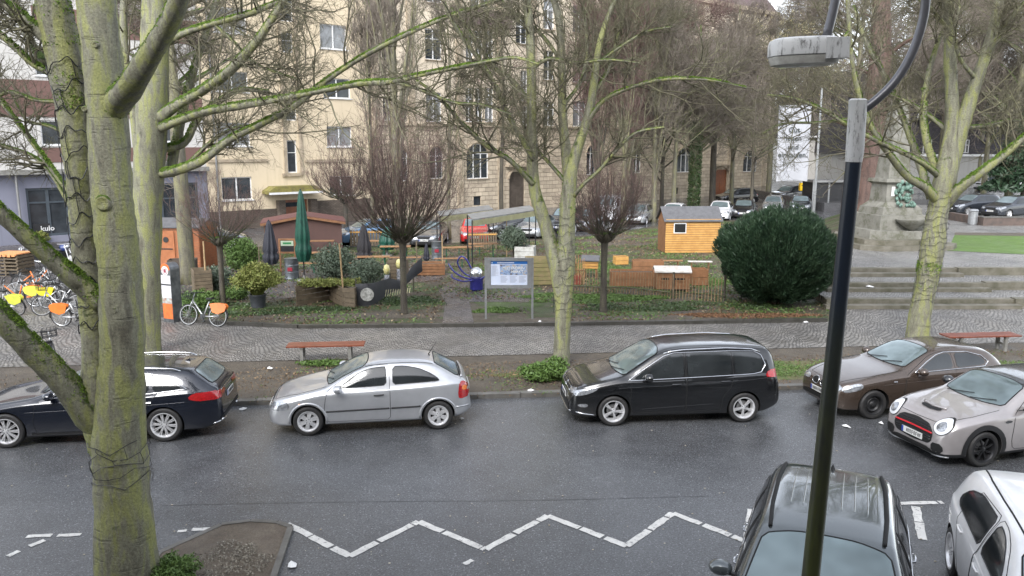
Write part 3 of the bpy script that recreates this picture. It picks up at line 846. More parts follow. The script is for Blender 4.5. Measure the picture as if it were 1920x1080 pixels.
fh = front_house('dark slate mansard house with white ground floor behind the obelisk', 1600, 1990, 357, 289, 128, render_mat('off_white_render', (.38,.37,.35)), M['slate'],
   [(1727,262,1745,291-2),(1800,262,1815,287),(1618,262,1630,287),(1660,190,1676,225),(1718,188,1734,222),(1768,190,1782,222),(1840,190,1856,222),(1900,190,1916,222),(1722,312,1742,340),(1818,320,1838,343),(1862,320,1888,343),(1670,312,1690,342),(1900,322,1925,343)], YF)
mb = MB(); 
mb.box(.5, At(1700,300,YF).x-At(1600,300,YF).x, -.12,-.003,0,2.0); mb.build('plinth', M['trim_stone'], fh)
fh2 = front_house('white villa with dark roof seen between the flag and the lamp pole', 1500, 1598, 345, 254, 170, M['render_white'], M['slate'],
   [(1531,268,1541,294),(1546,267,1558,294),(1578,266,1586,292),(1532,225,1540,245),(1547,224,1557,245),(1575,225,1583,245),(1533,312,1540,335),(1576,312,1586,332)], 104.0)
# the house the photograph was taken from: its front reflects in the car windows
hv = empty('town_house', (0, -.6, 0), math.pi, 'pale house front opposite the square, mirrored in the car windows', 'house')
wins = [(-30+5*k+1.6, -30+5*k+3.2, 1.0+3.5*j, 3.0+3.5*j) for k in range(12) for j in range(3)]
facade(hv, -30, 30, 0, 13, pm('house_grey_render', (.24,.235,.225), .9), wins, name='wall')
mb = MB()
for a, b, c_, d in wins: mb.flat([(a,.15,c_),(b,.15,c_),(b,.15,d),(a,.15,d)])
mb.build('window_glass', M['house_glass'], hv)['kind'] = 'stuff'
# ================================================================ TREES
def tubes_mesh(name, levels, n_sides):
    """levels: list of (P (N,K,3), Rd (N,K)); all tubes in one mesh, vectorised"""
    V, Fc = [], []; base = 0
    for (P, Rd), S_ in zip(levels, n_sides):
        if len(P) == 0: continue
        N, K, _ = P.shape
        Tn = np.empty_like(P); Tn[:,1:-1] = P[:,2:]-P[:,:-2]; Tn[:,0] = P[:,1]-P[:,0]; Tn[:,-1] = P[:,-1]-P[:,-2]
        Tn /= np.linalg.norm(Tn, axis=2, keepdims=True)+1e-9
        ref = np.zeros((N,1,3)); m = np.abs(Tn.mean(1)[:,2]) > .8
        ref[~m,0,2] = 1; ref[m,0,0] = 1
        U = np.cross(Tn, np.broadcast_to(ref, Tn.shape)); U /= np.linalg.norm(U, axis=2, keepdims=True)+1e-9
        Wv = np.cross(Tn, U)
        a = np.arange(S_)*2*np.pi/S_
        X = P[:,:,None,:] + (U[:,:,None,:]*np.cos(a)[None,None,:,None] + Wv[:,:,None,:]*np.sin(a)[None,None,:,None])*Rd[:,:,None,None]
        V.append(X.reshape(-1,3))
        idx = np.arange(N*K*S_).reshape(N,K,S_)+base
        q = np.stack([idx[:,:-1,:], np.roll(idx,-1,2)[:,:-1,:], np.roll(idx,-1,2)[:,1:,:], idx[:,1:,:]], -1).reshape(-1,4)
        Fc.append(q); base += N*K*S_
    V = np.concatenate(V).astype(np.float32); Fc = np.concatenate(Fc).astype(np.int32)
    me = bpy.data.meshes.new(name)
    me.vertices.add(len(V)); me.vertices.foreach_set('co', V.ravel())
    me.loops.add(Fc.size); me.loops.foreach_set('vertex_index', Fc.ravel())
    me.polygons.add(len(Fc)); me.polygons.foreach_set('loop_start', np.arange(0, Fc.size, 4, dtype=np.int32))
    me.polygons.foreach_set('use_smooth', np.ones(len(Fc), dtype=bool))
    me.update(calc_edges=True)
    return me
def sprout(P, Rd, m, L, ang, up, rg, K=4, t0=.25, t1=1.0, rk=.55, curl=.35, lmul=None, rmin=.0025):
    """m children on every parent tube"""
    N, Kp, _ = P.shape
    par = np.repeat(np.arange(N), m)
    t = rg.uniform(t0, t1, len(par))*(Kp-1)
    i = np.minimum(t.astype(int), Kp-2); f = (t-i)[:,None]
    st = P[par,i]*(1-f)+P[par,i+1]*f
    tn = P[par,i+1]-P[par,i]; tn /= np.linalg.norm(tn,axis=1,keepdims=True)+1e-9
    rd = (Rd[par,i]*(1-f[:,0])+Rd[par,i+1]*f[:,0])
    rv = rg.normal(size=(len(par),3)); rv -= tn*(rv*tn).sum(1,keepdims=True); rv /= np.linalg.norm(rv,axis=1,keepdims=True)+1e-9
    an = np.radians(rg.normal(ang, 10, len(par)))[:,None]
    d = tn*np.cos(an)+rv*np.sin(an); d[:,2] += up; d /= np.linalg.norm(d,axis=1,keepdims=True)
    Ls = L*rg.uniform(.55,1.25,len(par))*(1-.45*(t/(Kp-1)))
    if lmul is not None: Ls *= lmul[par]
    out = np.empty((len(par),K,3)); out[:,0] = st; cur = d.copy()
    step = Ls/(K-1)
    for k in range(1,K):
        out[:,k] = out[:,k-1]+cur*step[:,None]
        cur = cur + rg.normal(0,curl,(len(par),3)); cur[:,2] += up*.5; cur /= np.linalg.norm(cur,axis=1,keepdims=True)
    r0 = np.maximum(rd*rk, rmin)
    ro = r0[:,None]*np.linspace(1,.35,K)[None,:]
    return out, np.maximum(ro, rmin*.6)
def resample(pts, K):
    A = np.array(pts, float); d = np.r_[0, np.cumsum(np.linalg.norm(np.diff(A[:,:3],axis=0),axis=1))]
    t = np.linspace(0, d[-1], K)
    return np.stack([np.interp(t, d, A[:,c]) for c in range(A.shape[1])], 1)
def leaf_cloud(name, C, size, mat, parent, rg, loc=None, elong=1.6, flatup=0.0):
    N = len(C)
    a = rg.normal(size=(N,3)); a[:,2] *= (1-flatup); a /= np.linalg.norm(a,axis=1,keepdims=True)
    b = rg.normal(size=(N,3)); b -= a*(a*b).sum(1,keepdims=True); b /= np.linalg.norm(b,axis=1,keepdims=True)
    s = size*rg.uniform(.6,1.4,(N,1))
    nrm = np.cross(a, b)
    V = np.stack([C-a*s*elong, C-b*s*.6+nrm*s*.15, C+a*s*elong, C+b*s*.6+nrm*s*.15], 1).reshape(-1,3).astype(np.float32)
    Fc = np.arange(4*N, dtype=np.int32)
    me = bpy.data.meshes.new(name)
    me.vertices.add(4*N); me.vertices.foreach_set('co', V.ravel())
    me.loops.add(4*N); me.loops.foreach_set('vertex_index', Fc)
    me.polygons.add(N); me.polygons.foreach_set('loop_start', np.arange(0,4*N,4,dtype=np.int32))
    me.update(calc_edges=True)
    return link_mesh(name, me, mat, parent, loc=loc)
def leafm(name, c1, c2, c3=None, rough=.6, sc=9):
    b = NB(name); P = b.n('ShaderNodeNewGeometry').outputs['Position']
    b.set(Base_Color=b.ramp(b.noise(sc, P, 5, .7), [(.33, c1), (.52, c2), (.7, c3 or c1)]), Roughness=rough)
    return b.mat
def limb_mesh(limbs, name, mat, parent, sides=14, rough=.06, seg=5):
    mb = MB(); rr_ = random.Random(len(limbs)*7+1)
    for l in limbs:
        sp = spline(l, seg)
        pts = [Vector(p[:3]) for p in sp]; rad = [max(p[3], .004) for p in sp]
        n = sides if rad[0] > .06 else (8 if rad[0] > .03 else 6)
        b = len(mb.v); mb.tube(pts, rad, n)
        if rough:
            K = len(pts)
            for i in range(K):
                for k in range(n):
                    j = b+i*n+k; v = Vector(mb.v[j]); d = v-pts[i]
                    s = 1 + rough*(math.sin(3*k*6.283/n + i*.35+len(mb.v)*.01) + .8*rr_.uniform(-1,1))
                    if rad[0] > .02: mb.v[j] = tuple(pts[i]+d*s)
    me = bpy.data.meshes.new(name); me.from_pydata(mb.v, [], mb.f)
    return link_mesh(name, me, mat, parent, True)
def px_limb(pts, Y0, dy=0.0, w=None):
    """photo pixels with widths -> 3d limb at world depth Y0 (+ per-point offset)"""
    out = []
    for i, p in enumerate(pts):
        Y = Y0 + (p[3] if len(p) > 3 else dy*i/(len(pts)-1))
        q = At(p[0], p[1], Y); s_ = F_PX/(Y/ray(p[0],p[1]).y)
        out.append((q.x, q.y, q.z, p[2]/2/s_))
    return out
def traced_tree(label, limbs, loc, barkm, twigm, seed, m=(9,7,5), L=(1.6,.8,.4), minr=.02, kind_group='plane trees along the street', up=.12, twig_r=.0035, skip=1, extra=0, zmin=3.0):
    root = empty('tree', loc, 0, label, 'tree', kind_group)
    inv = Vector(loc)
    L0 = [[(p[0]-inv.x, p[1]-inv.y, p[2]-inv.z, p[3]) for p in l] for l in limbs]
    limb_mesh(L0, 'trunk', barkm, root)
    rg = np.random.default_rng(seed)
    src = [resample(spline(l, 4), 10) for l in L0[skip:]]
    A = np.array(src); P, Rd = A[:,:,:3], A[:,:,3]
    lm = np.clip(np.linalg.norm(P[:,-1]-P[:,0],axis=1)/3.0, .4, 1.3)
    P1, R1 = sprout(P, np.minimum(Rd, .05), m[0], L[0], 55, up, rg, 6, .25, 1, .5, .22, lm, twig_r*1.6)
    ok = P1[:,0,2] > zmin-inv.z; P1, R1 = P1[ok], R1[ok]
    P2, R2 = sprout(P1, R1, m[1], L[1], 50, up, rg, 5, .2, 1, .6, .25, None, twig_r)
    P3, R3 = sprout(P2, R2, m[2], L[2], 45, up, rg, 4, .2, 1, .7, .25, None, twig_r*.75)
    me = tubes_mesh('crown', [(P1,R1),(P2,R2),(P3,R3)], [5,4,3])
    cr = link_mesh('crown', me, twigm, root)
    return root

# foreground tree, 10 m away ------------------------------------------------------------------
YT = 9.6
t1 = [
 [(243,1290,124),(240,1150,114),(236,1000,104),(230,900,98),(222,830,96),(226,740,84),(231,680,79),(229,600,79),(224,521,76),(218,430,73),(211,350,73),(200,222,71),(191,110,69),(182,0,68),(176,-90,64)],
 [(214,880,60,.1),(196,820,62,.1),(182,740,54,.05),(178,680,48,.1),(173,600,42,.15),(166,521,46,.2),(158,430,48,.2),(151,350,50,.2),(138,222,52,.2),(122,110,62,.2),(97,0,62,.15),(84,-90,58,.1)],
 [(212,815,50,.1),(168,778,58,0),(118,715,50,-.15),(70,665,47,-.3),(20,612,44,-.45),(-60,530,42,-.6)],
 [(196,572,34,.1),(160,538,40,.08),(135,518,38,.0),(95,485,34,-.1),(40,435,30,-.3),(-30,370,28,-.5)],
 [(196,240,44,.0),(214,198,54,-.05),(238,170,48,-.25),(262,135,44,-.5),(293,85,40,-.75),(325,25,36,-1),(352,-60,33,-1.2)],
 [(145,372,12,.2),(118,343,12,.3),(80,292,11,.5),(35,232,10,.7),(0,185,9,.9),(-30,140,8,1)],
 [(138,395,11,.2),(100,330,10,.4),(60,292,8,.6),(-10,268,7,.8)],
 [(118,150,16,.2),(95,137,15,.2),(60,118,14,.2),(30,90,12,.2),(0,65,11,.2),(-30,45,10,.3)],
 [(105,85,26,.2),(72,58,24,.2),(40,30,22,.2),(0,0,22,.2),(-30,-30,20,.2)],
 [(125,190,9,.3),(70,188,8,.5),(20,172,7,.8),(-20,190,6,1)],
 [(85,120,20,.4),(66,95,17,.7),(40,40,14,.9),(10,5,13,1.2)],
 [(146,260,9,.3),(90,175+60,7,.5),(50,225,5,.7),(18,110+60,4,.9)],
]
t1l = [px_limb(l, YT) for l in t1]
base = t1l[0][0]
traced_tree('thick mossy multi-stemmed plane tree rising in the left foreground', t1l, (base[0], base[1], 0), M['bark_plane'], M['twig_green'], 5, m=(9,6,4), L=(1.0,.5,.25), skip=5, zmin=4.2, up=.1, twig_r=.0028)
def knot(px, py, limb_i, s_, host):
    l = t1l[limb_i]; q = At(px, py, YT); 
    near = min(resample(spline(l, 5), 120), key=lambda r: (r[0]-q.x)**2+(r[2]-q.z)**2)
    mb = MB(); M_ = T(q.x-base[0], near[1]-math.sqrt(max(near[3]**2-(q.x-near[0])**2, .0001))*.97-base[1], q.z, 0, R(90))
    mb.lathe([(s_*1.5,-.03),(s_*1.2,.012),(s_*.85,.022),(s_*.6,.006),(s_*.3,.012),(.001,.004)], 14, 0, M_, cap=False)
    mb.build('knot', M['bark_plane'], host, True)
TR1 = [o for o in col.objects if o.get('label','').startswith('thick mossy multi')][0]
for a_ in ((211,378,0,.075),(170,205,0,.03),(228,105+70,0,.03),(232,575,0,.035),(196,88,0,.03)): knot(*a_, TR1)
# second tree behind the estate car -------------------------------------------------------------
YB = G(273,664,PZ).y
t2 = [
 [(272,668,58),(272,600,54),(275,480,52),(277,350,54),(284,222,56),(290,110,52),(292,0,48),(292,-80,40)],
 [(300,222,24,-.1),(330,198,20,-.4),(378,170,19,-.6),(430,133,18,-.9),(478,82,16,-1.1),(518,24,14,-1.3),(548,-30,12,-1.4)],
 [(300,240,18,-.1),(335,226,17,-.5),(390,208,16,-.9),(450,198,15,-1.2),(520,186,14,-1.5),(600,170,12,-1.8),(680,156,12,-2),(735,153,11,-2.2),(800,138,9,-2.4),(880,122,8,-2.6),(960,108,6,-2.8),(1010,120,4,-3)],
 [(300,326,19,.0),(335,318,18,-.3),(380,300,17,-.5),(430,262,15,-.7),(490,232,13,-.9),(550,200,12,-1),(600,160,11,-1.1),(650,125,10,-1.2),(700,95,10,-1.3),(760,65,9,-1.4),(830,35,8,-1.5),(910,8,7,-1.6),(960,-10,6,-1.7)],
 [(305,85,15,-.2),(340,64,14,-.3),(400,44,12,-.5),(460,28,11,-.6),(520,5,10,-.8),(560,-15,8,-.9)],
 [(318,330,20,.6),(330,270,18,.8),(345,200,16,1.1),(365,125,14,1.4),(390,50,12,1.7),(412,-20,10,2)],
 [(300,280,18,.3),(345,268,15,.6),(372,222,13,.9),(410,190,12,1.2),(450,168,10,1.5),(505,172,8,1.8)],
 [(292,150,20,.2),(300,100,20,.4),(335,30,18,.6),(350,-40,16,.8)],
 [(262,300,20,.3),(250,200,18,.5),(236,120,15,.8),(232,20,14,1),(240,-40,12,1.2)],
 [(735,153,9,-2.2),(780,165,7,-2.3),(850,192,6,-2.4),(900,196,5,-2.5),(960,215,3,-2.6)],
 [(400,44,7,-.5),(440,80,6,-.5),(480,120,5,-.6),(560,150,4,-.7)],
 [(340,318,8,-.3),(400,262,7,-.2),(440,240,5,-.1),(470,235,4,0)],
]
t2l = [px_limb(l, YB) for l in t2]
traced_tree('mossy plane tree with long horizontal limbs standing behind the dark blue estate', t2l, (t2l[0][0][0], YB, 0), M['bark_plane'], M['twig_green'], 6, m=(17,10,6), L=(2.2,1.05,.5), skip=1, zmin=5.0, twig_r=.0045)
# forked tree in the middle --------------------------------------------------------------------
YM = G(1052,684,PZ).y
t3 = [
 [(1052,690,36),(1053,660,31),(1055,600,30),(1057,545,35),(1060,500,38),(1062,440,32),(1064,390,29),(1070,330,25),(1084,275,20),(1098,232,17),(1110,180,15),(1125,80,12),(1145,20,9),(1168,-40,7)],
 [(1056,560,30,0),(1044,500,29,0),(1028,440,26,.1),(1012,390,24,.1),(1001,340,22,.2),(997,250,19,.2),(996,150,18,.2),(993,50,16,.3),(985,-30,14,.3)],
 [(1068,370,22,.3),(1063,300,20,.4),(1056,230,18,.5),(1053,130,15,.6),(1048,40,14,.7),(1030,-30,12,.8)],
 [(1000,345,12,.1),(985,330,10,0),(955,300,9,-.3),(915,275,8,-.5),(870,235,7,-.8),(820,180,6,-1.1),(780,150,5,-1.3)],
 [(1000,300,9,.1),(978,262,8,-.1),(952,215,8,-.3),(930,165,8,-.5),(900,115,7,-.7),(860,60,7,-.9),(835,10,6,-1),(820,-30,5,-1.1)],
 [(1000,200,9,.2),(960,150,8,.5),(925,125,8,.6),(880,60,7,.7),(845,15,6,.9)],
 [(1076,368,8,-.1),(1095,345,7,-.4),(1125,318,7,-.7),(1160,277,6,-1),(1195,248,6,-1.2),(1245,238,4,-1.5)],
 [(1060,340,9,.2),(1035,312,7,.3),(1005,280,6,.4),(960,240,4,.5)],
 [(1098,235,9,0),(1130,190,8,-.2),(1180,165,7,-.5),(1250,148,7,-.8),(1330,150,6,-1),(1400,165,4,-1.2)],
 [(1110,180,8,0),(1140,130,7,.3),(1160,60,6,.5),(1170,0,5,.7)],
 [(996,130,8,.2),(1030,110,7,0),(1080,118,6,-.3),(1140,112,5,-.5),(1200,118,3,-.8)],
 [(1050,110,8,.6),(1010,60,7,.8),(960,20,6,.9),(920,-20,5,1)],
 [(1055,200,8,.5),(1090,150,7,.8),(1100,90,6,1),(1095,20,5,1.2)],
 [(1120,120,7,0),(1160,90,6,-.3),(1210,60,5,-.5),(1260,50,4,-.8)],
]
t3l = [px_limb(l, YM) for l in t3]
traced_tree('slender forked plane tree beside the bonnet of the black people carrier', t3l, (t3l[0][0][0], YM, 0), M['bark_plane'], M['twig_green'], 8, m=(15,10,6), L=(2.0,1.0,.48), skip=1, zmin=5.2, twig_r=.0045)
# right tree ------------------------------------------------------------------------------------
YR = G(1722,638,PZ).y
t4 = [
 [(1720,645,44),(1724,600,40),(1733,550,38),(1742,500,40),(1750,455,42),(1757,410,38),(1765,365,38),(1776,315,38),(1782,270,28),(1786,210,24),(1781,120,22),(1779,40,20),(1776,-40,17)],
 [(1780,310,32,0),(1796,255,30,0),(1815,200,26,-.1),(1832,150,22,-.2),(1846,105,20,-.3),(1862,55,18,-.4),(1882,-40,15,-.5)],
 [(1758,380,18,0),(1735,352,16,-.3),(1700,330,14,-.5),(1668,290,12,-.8),(1640,250,11,-1),(1622,215,10,-1.1),(1606,160,9,-1.2),(1597,110,8,-1.3),(1590,20,8,-1.4),(1588,-30,7,-1.4)],
 [(1768,345,17,.2),(1748,300,14,.3),(1734,250,13,.4),(1732,200,12,.5),(1740,140,10,.6),(1755,90,9,.7),(1775,40,8,.8),(1790,-20,7,.9)],
 [(1760,330,12,0),(1730,306,10,-.4),(1690,285,9,-.8),(1640,262,8,-1.1),(1590,235,7,-1.4),(1540,205,6,-1.7),(1490,185,5,-2),(1440,178,4,-2.3)],
 [(1745,372,15,.5),(1725,310,13,.7),(1702,245,11,.9),(1680,190,10,1.1),(1655,135,9,1.3),(1625,80,8,1.5),(1600,10,7,1.7)],
 [(1772,385,22,0),(1800,352,19,-.3),(1840,322,17,-.5),(1885,288,15,-.7),(1935,245,13,-.9),(1990,200,11,-1)],
 [(1846,110,12,-.3),(1865,80,9,-.6),(1890,40,8,-.9),(1925,0,6,-1.1)],
 [(1800,240,10,0),(1850,235,8,.4),(1890,225,6,.8),(1930,230,4,1)],
 [(1782,250,10,.2),(1740,215,8,.5),(1700,190,7,.8),(1650,170,5,1)],
 [(1590,60,7,-1.4),(1560,100,5,-1.5),(1520,120,4,-1.6),(1460,130,3,-1.8)],
 [(1622,215,7,-1.1),(1580,225,6,-1.3),(1530,230,5,-1.5),(1470,232,4,-1.8),(1430,250,3,-2)],
 [(1779,60,9,0),(1750,20,7,-.3),(1710,-10,6,-.6)],
 [(1832,150,9,-.2),(1800,110,7,-.5),(1790,60,6,-.8),(1800,10,5,-1)],
]
t4l = [px_limb(l, YR) for l in t4]
traced_tree('leaning mossy plane tree with low forks standing behind the brown hatchback', t4l, (t4l[0][0][0], YR, 0), M['bark_plane'], M['twig_green'], 9, m=(15,10,6), L=(2.0,1.0,.48), skip=1, zmin=5.2, twig_r=.0045)

M['moss'] = leafm('moss_tufts', (.07,.125,.010), (.12,.20,.015), (.04,.075,.008), .9, 14)
def moss_on(limbs, host_start, seed, items, size):
    host = [o for o in col.objects if o.get('label','').startswith(host_start)][0]
    rg = np.random.default_rng(seed); C = []
    for (li, t0, t1, n, wide) in items:
        sp_ = resample(spline(limbs[li], 5), 200); i = (t0+(t1-t0)*rg.random(n))*198; a = i.astype(int); q = sp_[a]*(1-(i-a))[:,None]+sp_[a+1]*(i-a)[:,None]
        tn = sp_[a+1]-sp_[a]; tn = tn[:,:3]/(np.linalg.norm(tn[:,:3],axis=1,keepdims=True)+1e-9)
        up = np.array([0,0,1.0])-tn*tn[:,2:3]; up /= np.linalg.norm(up,axis=1,keepdims=True)+1e-9
        sd_ = np.cross(tn, up); an = rg.normal(0, wide, n)
        keep = (np.sin(i*.35+seed)+np.sin(i*.13)+rg.normal(0,.6,n)) > -.6
        C.append((q[:,:3]+(up*np.cos(an)[:,None]+sd_*np.sin(an)[:,None])*(q[:,3:4]*1.0+rg.random((n,1))*size*.8))[keep])
    C = np.concatenate(C)-np.array(host.location)
    leaf_cloud('moss', C, size, M['moss'], host, rg, elong=1.2)
moss_on(t1l, 'thick mossy multi', 1, [(2,0,1,5200,.75),(3,0,1,4200,.75),(4,.05,1,2600,.5),(5,.2,1,900,.6),(7,0,1,1300,.8),(8,0,1,900,.8),(1,.72,.80,900,1.3),(1,.84,.92,1100,1.4),(4,0,.12,900,1.2),(1,.0,.12,900,1.5)], .011)
moss_on(t2l, 'mossy plane tree with long', 2, [(1,0,1,2200,.6),(2,0,.85,6000,.6),(3,0,.9,5000,.6),(4,0,1,2600,.6),(5,.1,.6,800,.6),(6,0,.6,800,.6)], .020)
moss_on(t3l, 'slender forked', 3, [(3,0,.8,700,.6),(8,0,1,1200,.6),(4,0,.8,700,.6),(0,.3,.5,500,1.5)], .018)
moss_on(t4l, 'leaning mossy plane', 4, [(2,0,.7,2200,.6),(4,0,.8,1300,.6),(5,0,.8,1300,.7),(6,0,1,1800,.6),(3,0,.5,900,.7),(0,.17,.24,1800,1.6)], .020)
# wire light nets wound round the trunks -----------------------------------------------------------
def light_net(limb, i0, i1, label, seed, turns=12, r=.006):
    sp = resample(spline(limb, 5), 160); a, b = int(i0*159), int(i1*159)
    seg = sp[a:b]; rr_ = random.Random(seed); mb = MB(); pts = []
    n = len(seg)*6
    for k in range(n):
        t = k/n*(len(seg)-1); i = int(t); f = t-i; q = seg[i]*(1-f)+seg[min(i+1,len(seg)-1)]*f
        an = k/n*turns*2*math.pi; rad = q[3]*1.05+.008+rr_.uniform(0,.006)
        zz_ = .05*math.sin(an*3.3)+.03*math.sin(an*7.1)
        pts.append((q[0]+rad*math.cos(an), q[1]+rad*math.sin(an), q[2]+zz_))
    mb.tube(pts, r, 4, cap=False)
    for k in range(turns*3):                      # short hanging links between the turns
        i = rr_.randrange(0, n-n//turns-1); j = min(n-1, i+n//turns)
        p, q = Vector(pts[i]), Vector(pts[j]); m_ = (p+q)/2; c_ = seg[int(i/n*len(seg))]
        o_ = Vector((m_.x-c_[0], m_.y-c_[1], 0)); o_ = o_.normalized()*(c_[3]*.06) if o_.length > 0 else o_
        mb.tube([p, m_+o_, q], r*.8, 4, cap=False)
    o = mb.build('string_lights', M['ink']); tag(o, label, 'string lights', 'light wires wound round the tree trunks')
light_net(t1l[1], .28, .82, 'black light wire net wound round the left stem of the thick foreground tree', 1, 13, .007)
light_net(t1l[0], .315, .385, 'dark wire wound round the base fork of the thick foreground tree', 2, 5, .005)
light_net(t3l[0], .15, .42, 'light wire wound round the forked tree beside the black people carrier', 3, 12, .0045)
light_net(t4l[0], .12, .45, 'light wire net wound round the leaning tree at the right', 4, 18, .005)

# generic background trees -------------------------------------------------------------------------------
def bg_tree(label, px, py, height, tr, spread, seed, barkm, twigm, style='round', n1=14, group='bare trees in front of the stone house', m=(12,8), tw=.012, bole=.35, z=None, cat='tree', lean=0, buds=None):
    z = PZ if z is None else z
    p = G(px, py, z)
    root = empty('tree', (p.x, p.y, z), 0, label, cat, group)
    rg = np.random.default_rng(seed); rr_ = random.Random(seed)
    main = [(0,0,-.1,tr*1.25),(0.02,0,.5,tr),(lean*.3,0,height*bole,tr*.85),(lean*.7+rr_.uniform(-.2,.2),rr_.uniform(-.2,.2),height*.7,tr*.5),(lean,0,height,tr*.15)]
    limbs = [main]
    for k in range(n1):
        t = bole*rr_.uniform(.8,1.0) if style == 'vase' else rr_.uniform(bole, .85)
        a = rr_.uniform(0, 6.283); zz_ = height*t
        q = spread*(1-.5*(t-bole)/(1-bole)) if style != 'vase' else spread
        rise = {'round': .5, 'vase': 1.0, 'column': 1.0}[style]
        if style == 'column': q *= .45
        hh = (height-zz_)*rise*rr_.uniform(.6,1.0)
        x0 = lean*t; r0 = tr*rr_.uniform(.22,.42)
        limbs.append([(x0,0,zz_,r0),(x0+q*.35*math.cos(a),q*.35*math.sin(a),zz_+hh*.35,r0*.8),(x0+q*.75*math.cos(a+.2),q*.75*math.sin(a+.2),zz_+hh*.72,r0*.5),(x0+q*math.cos(a+.1),q*math.sin(a+.1),zz_+hh,r0*.2)])
    limb_mesh(limbs, 'trunk', barkm, root, sides=10, rough=.05, seg=3)
    A = np.array([resample(spline(l,3),8) for l in limbs]); P, Rd = A[:,:,:3], A[:,:,3]
    u_ = .35 if style == 'column' else .12
    P1, R1 = sprout(P, np.minimum(Rd,.05), m[0], spread*.5, 42, u_, rg, 5, .3, 1, .5, .2, None, tw*1.3)
    P2, R2 = sprout(P1, R1, m[1], spread*.28, 40, u_, rg, 4, .1, 1, .6, .22, None, tw)
    P3, R3 = sprout(P2, R2, 4, spread*.17, 40, u_, rg, 3, .1, 1, .8, .2, None, tw*.75)
    me = tubes_mesh('crown', [(P1,R1),(P2,R2),(P3,R3)], [4,3,3])
    cr = link_mesh('crown', me, twigm, root)
    if buds:
        ends = P3[:,-1]; k = rg.choice(len(ends), min(len(ends), buds[1]), replace=False); E = ends[k]
        leaf_cloud('young_leaves', E, buds[2], buds[0], cr, rg)
    return root
M['bud_yellow'] = leafm('bud_yellow', (.40,.35,.17), (.50,.44,.24), (.28,.23,.13))
M['bud_green'] = leafm('bud_green', (.13,.17,.04), (.2,.22,.07), (.09,.11,.04))
M['yew'] = leafm('yew_needles', (.010,.026,.014), (.026,.055,.026), (.06,.10,.055), .5, 3.2)
M['ivy'] = leafm('ivy_leaves', (.03,.055,.015), (.05,.085,.025), (.02,.035,.012), .45)
M['herb'] = leafm('herb_green', (.055,.11,.022), (.10,.17,.035), (.035,.065,.018), .6)
M['grass_dry'] = leafm('straw_grass', (.22,.18,.06), (.16,.2,.04), (.12,.1,.04), .7)
M['olive_leaf'] = leafm('grey_green_leaf', (.06,.085,.055), (.09,.12,.08), (.035,.055,.03), .6)
bt = bg_tree
bt('tall grey multi-stemmed tree rising between the cream and the stone house', 748, 462, 17, .32, 3.4, 21, M['bark_far'], M['twig'], 'column', 24, m=(9,7), tw=.010, bole=.08)
bt('slim bare tree behind the red car', 842, 447, 14, .14, 2.4, 22, M['bark_far'], M['twig'], 'column', 9, m=(7,5), tw=.010, bole=.15)
bt('bare brown tree behind the striped awnings', 940, 428, 13, .16, 2.6, 23, M['bark_dark'], M['twig_brown'], 'round', 9, m=(7,5), tw=.010, bole=.25)
bt('bare tree with brown fan crown behind the garden hut', 1168, 425, 15, .22, 4.0, 24, M['bark_far'], M['twig_brown'], 'column', 24, m=(11,8), tw=.013, bole=.10)
bt('bare upright tree left of the ivy-covered trunk', 1225, 415, 17, .22, 4.2, 25, M['bark_far'], M['twig'], 'column', 22, m=(11,8), tw=.013, bole=.12)
iv = bt('bare tree with an ivy-covered trunk beside the white car', 1300, 402, 15, .28, 5.0, 26, M['bark_far'], M['twig'], 'round', 18, m=(11,8), tw=.014, bole=.30)
bt('dark-trunked bare tree beside the brown arched door', 1334, 392, 14, .30, 5.0, 27, M['bark_dark'], M['twig'], 'round', 18, m=(11,8), tw=.014, bole=.35)
bt('twisted thin tree left of the white flag', 1407, 405, 11, .14, 4.2, 28, M['bark_dark'], M['twig'], 'round', 14, m=(11,8), tw=.012, bole=.35)
bt('yellow-budding tree crown behind the street lamp head', 1440, 372, 19, .3, 6.5, 29, M['bark_far'], M['twig_green'], 'round', 26, m=(12,9), tw=.014, bole=.3, buds=(M['bud_yellow'], 40000, .075))
bt('bare lime tree in front of the white villa', 1556, 348, 15, .4, 5.0, 30, M['bark_far'], M['twig'], 'round', 20, m=(11,8), tw=.016, bole=.3)
bt('bare tree behind the obelisk tip', 1690, 375, 16, .25, 5.0, 31, M['bark_far'], M['twig'], 'round', 20, m=(11,8), tw=.014, bole=.35, z=PLZ)
bt('bare street tree in front of the slate house', 1843, 362, 14, .28, 5.5, 32, M['bark_far'], M['twig'], 'round', 20, m=(11,8), tw=.015, bole=.28, z=PLZ)
bt('large bare tree towering behind the slate house', 1760, 356, 22, .4, 8.0, 33, M['bark_far'], M['twig'], 'round', 26, m=(12,8), tw=.02, bole=.35, z=PLZ)
bt('tall bare tree behind the lamp arm left of the redwood', 1590, 380, 21, .3, 6.5, 37, M['bark_far'], M['twig'], 'round', 26, m=(12,9), tw=.016, bole=.25, z=PLZ)
bt('tall bare tree with a wide crown right of the leaning plane', 1890, 372, 21, .35, 8.0, 38, M['bark_far'], M['twig'], 'round', 26, m=(12,9), tw=.018, bole=.25, z=PLZ)
bt('tall bare tree in the far row behind the right end of the stone house', 1505, 352, 24, .4, 8.0, 39, M['bark_far'], M['twig'], 'round', 28, m=(12,9), tw=.02, bole=.25)
bt('wide dark-twigged tree behind the roof of the slate house', 1830, 352, 26, .4, 9.0, 40, M['bark_far'], M['twig'], 'round', 28, m=(12,9), tw=.022, bole=.3, z=PLZ)
bt('brown-twigged tree between the forked tree and the garden hut', 1120, 420, 16, .2, 4.5, 45, M['bark_dark'], M['twig_brown'], 'column', 22, m=(11,8), tw=.013, bole=.12)
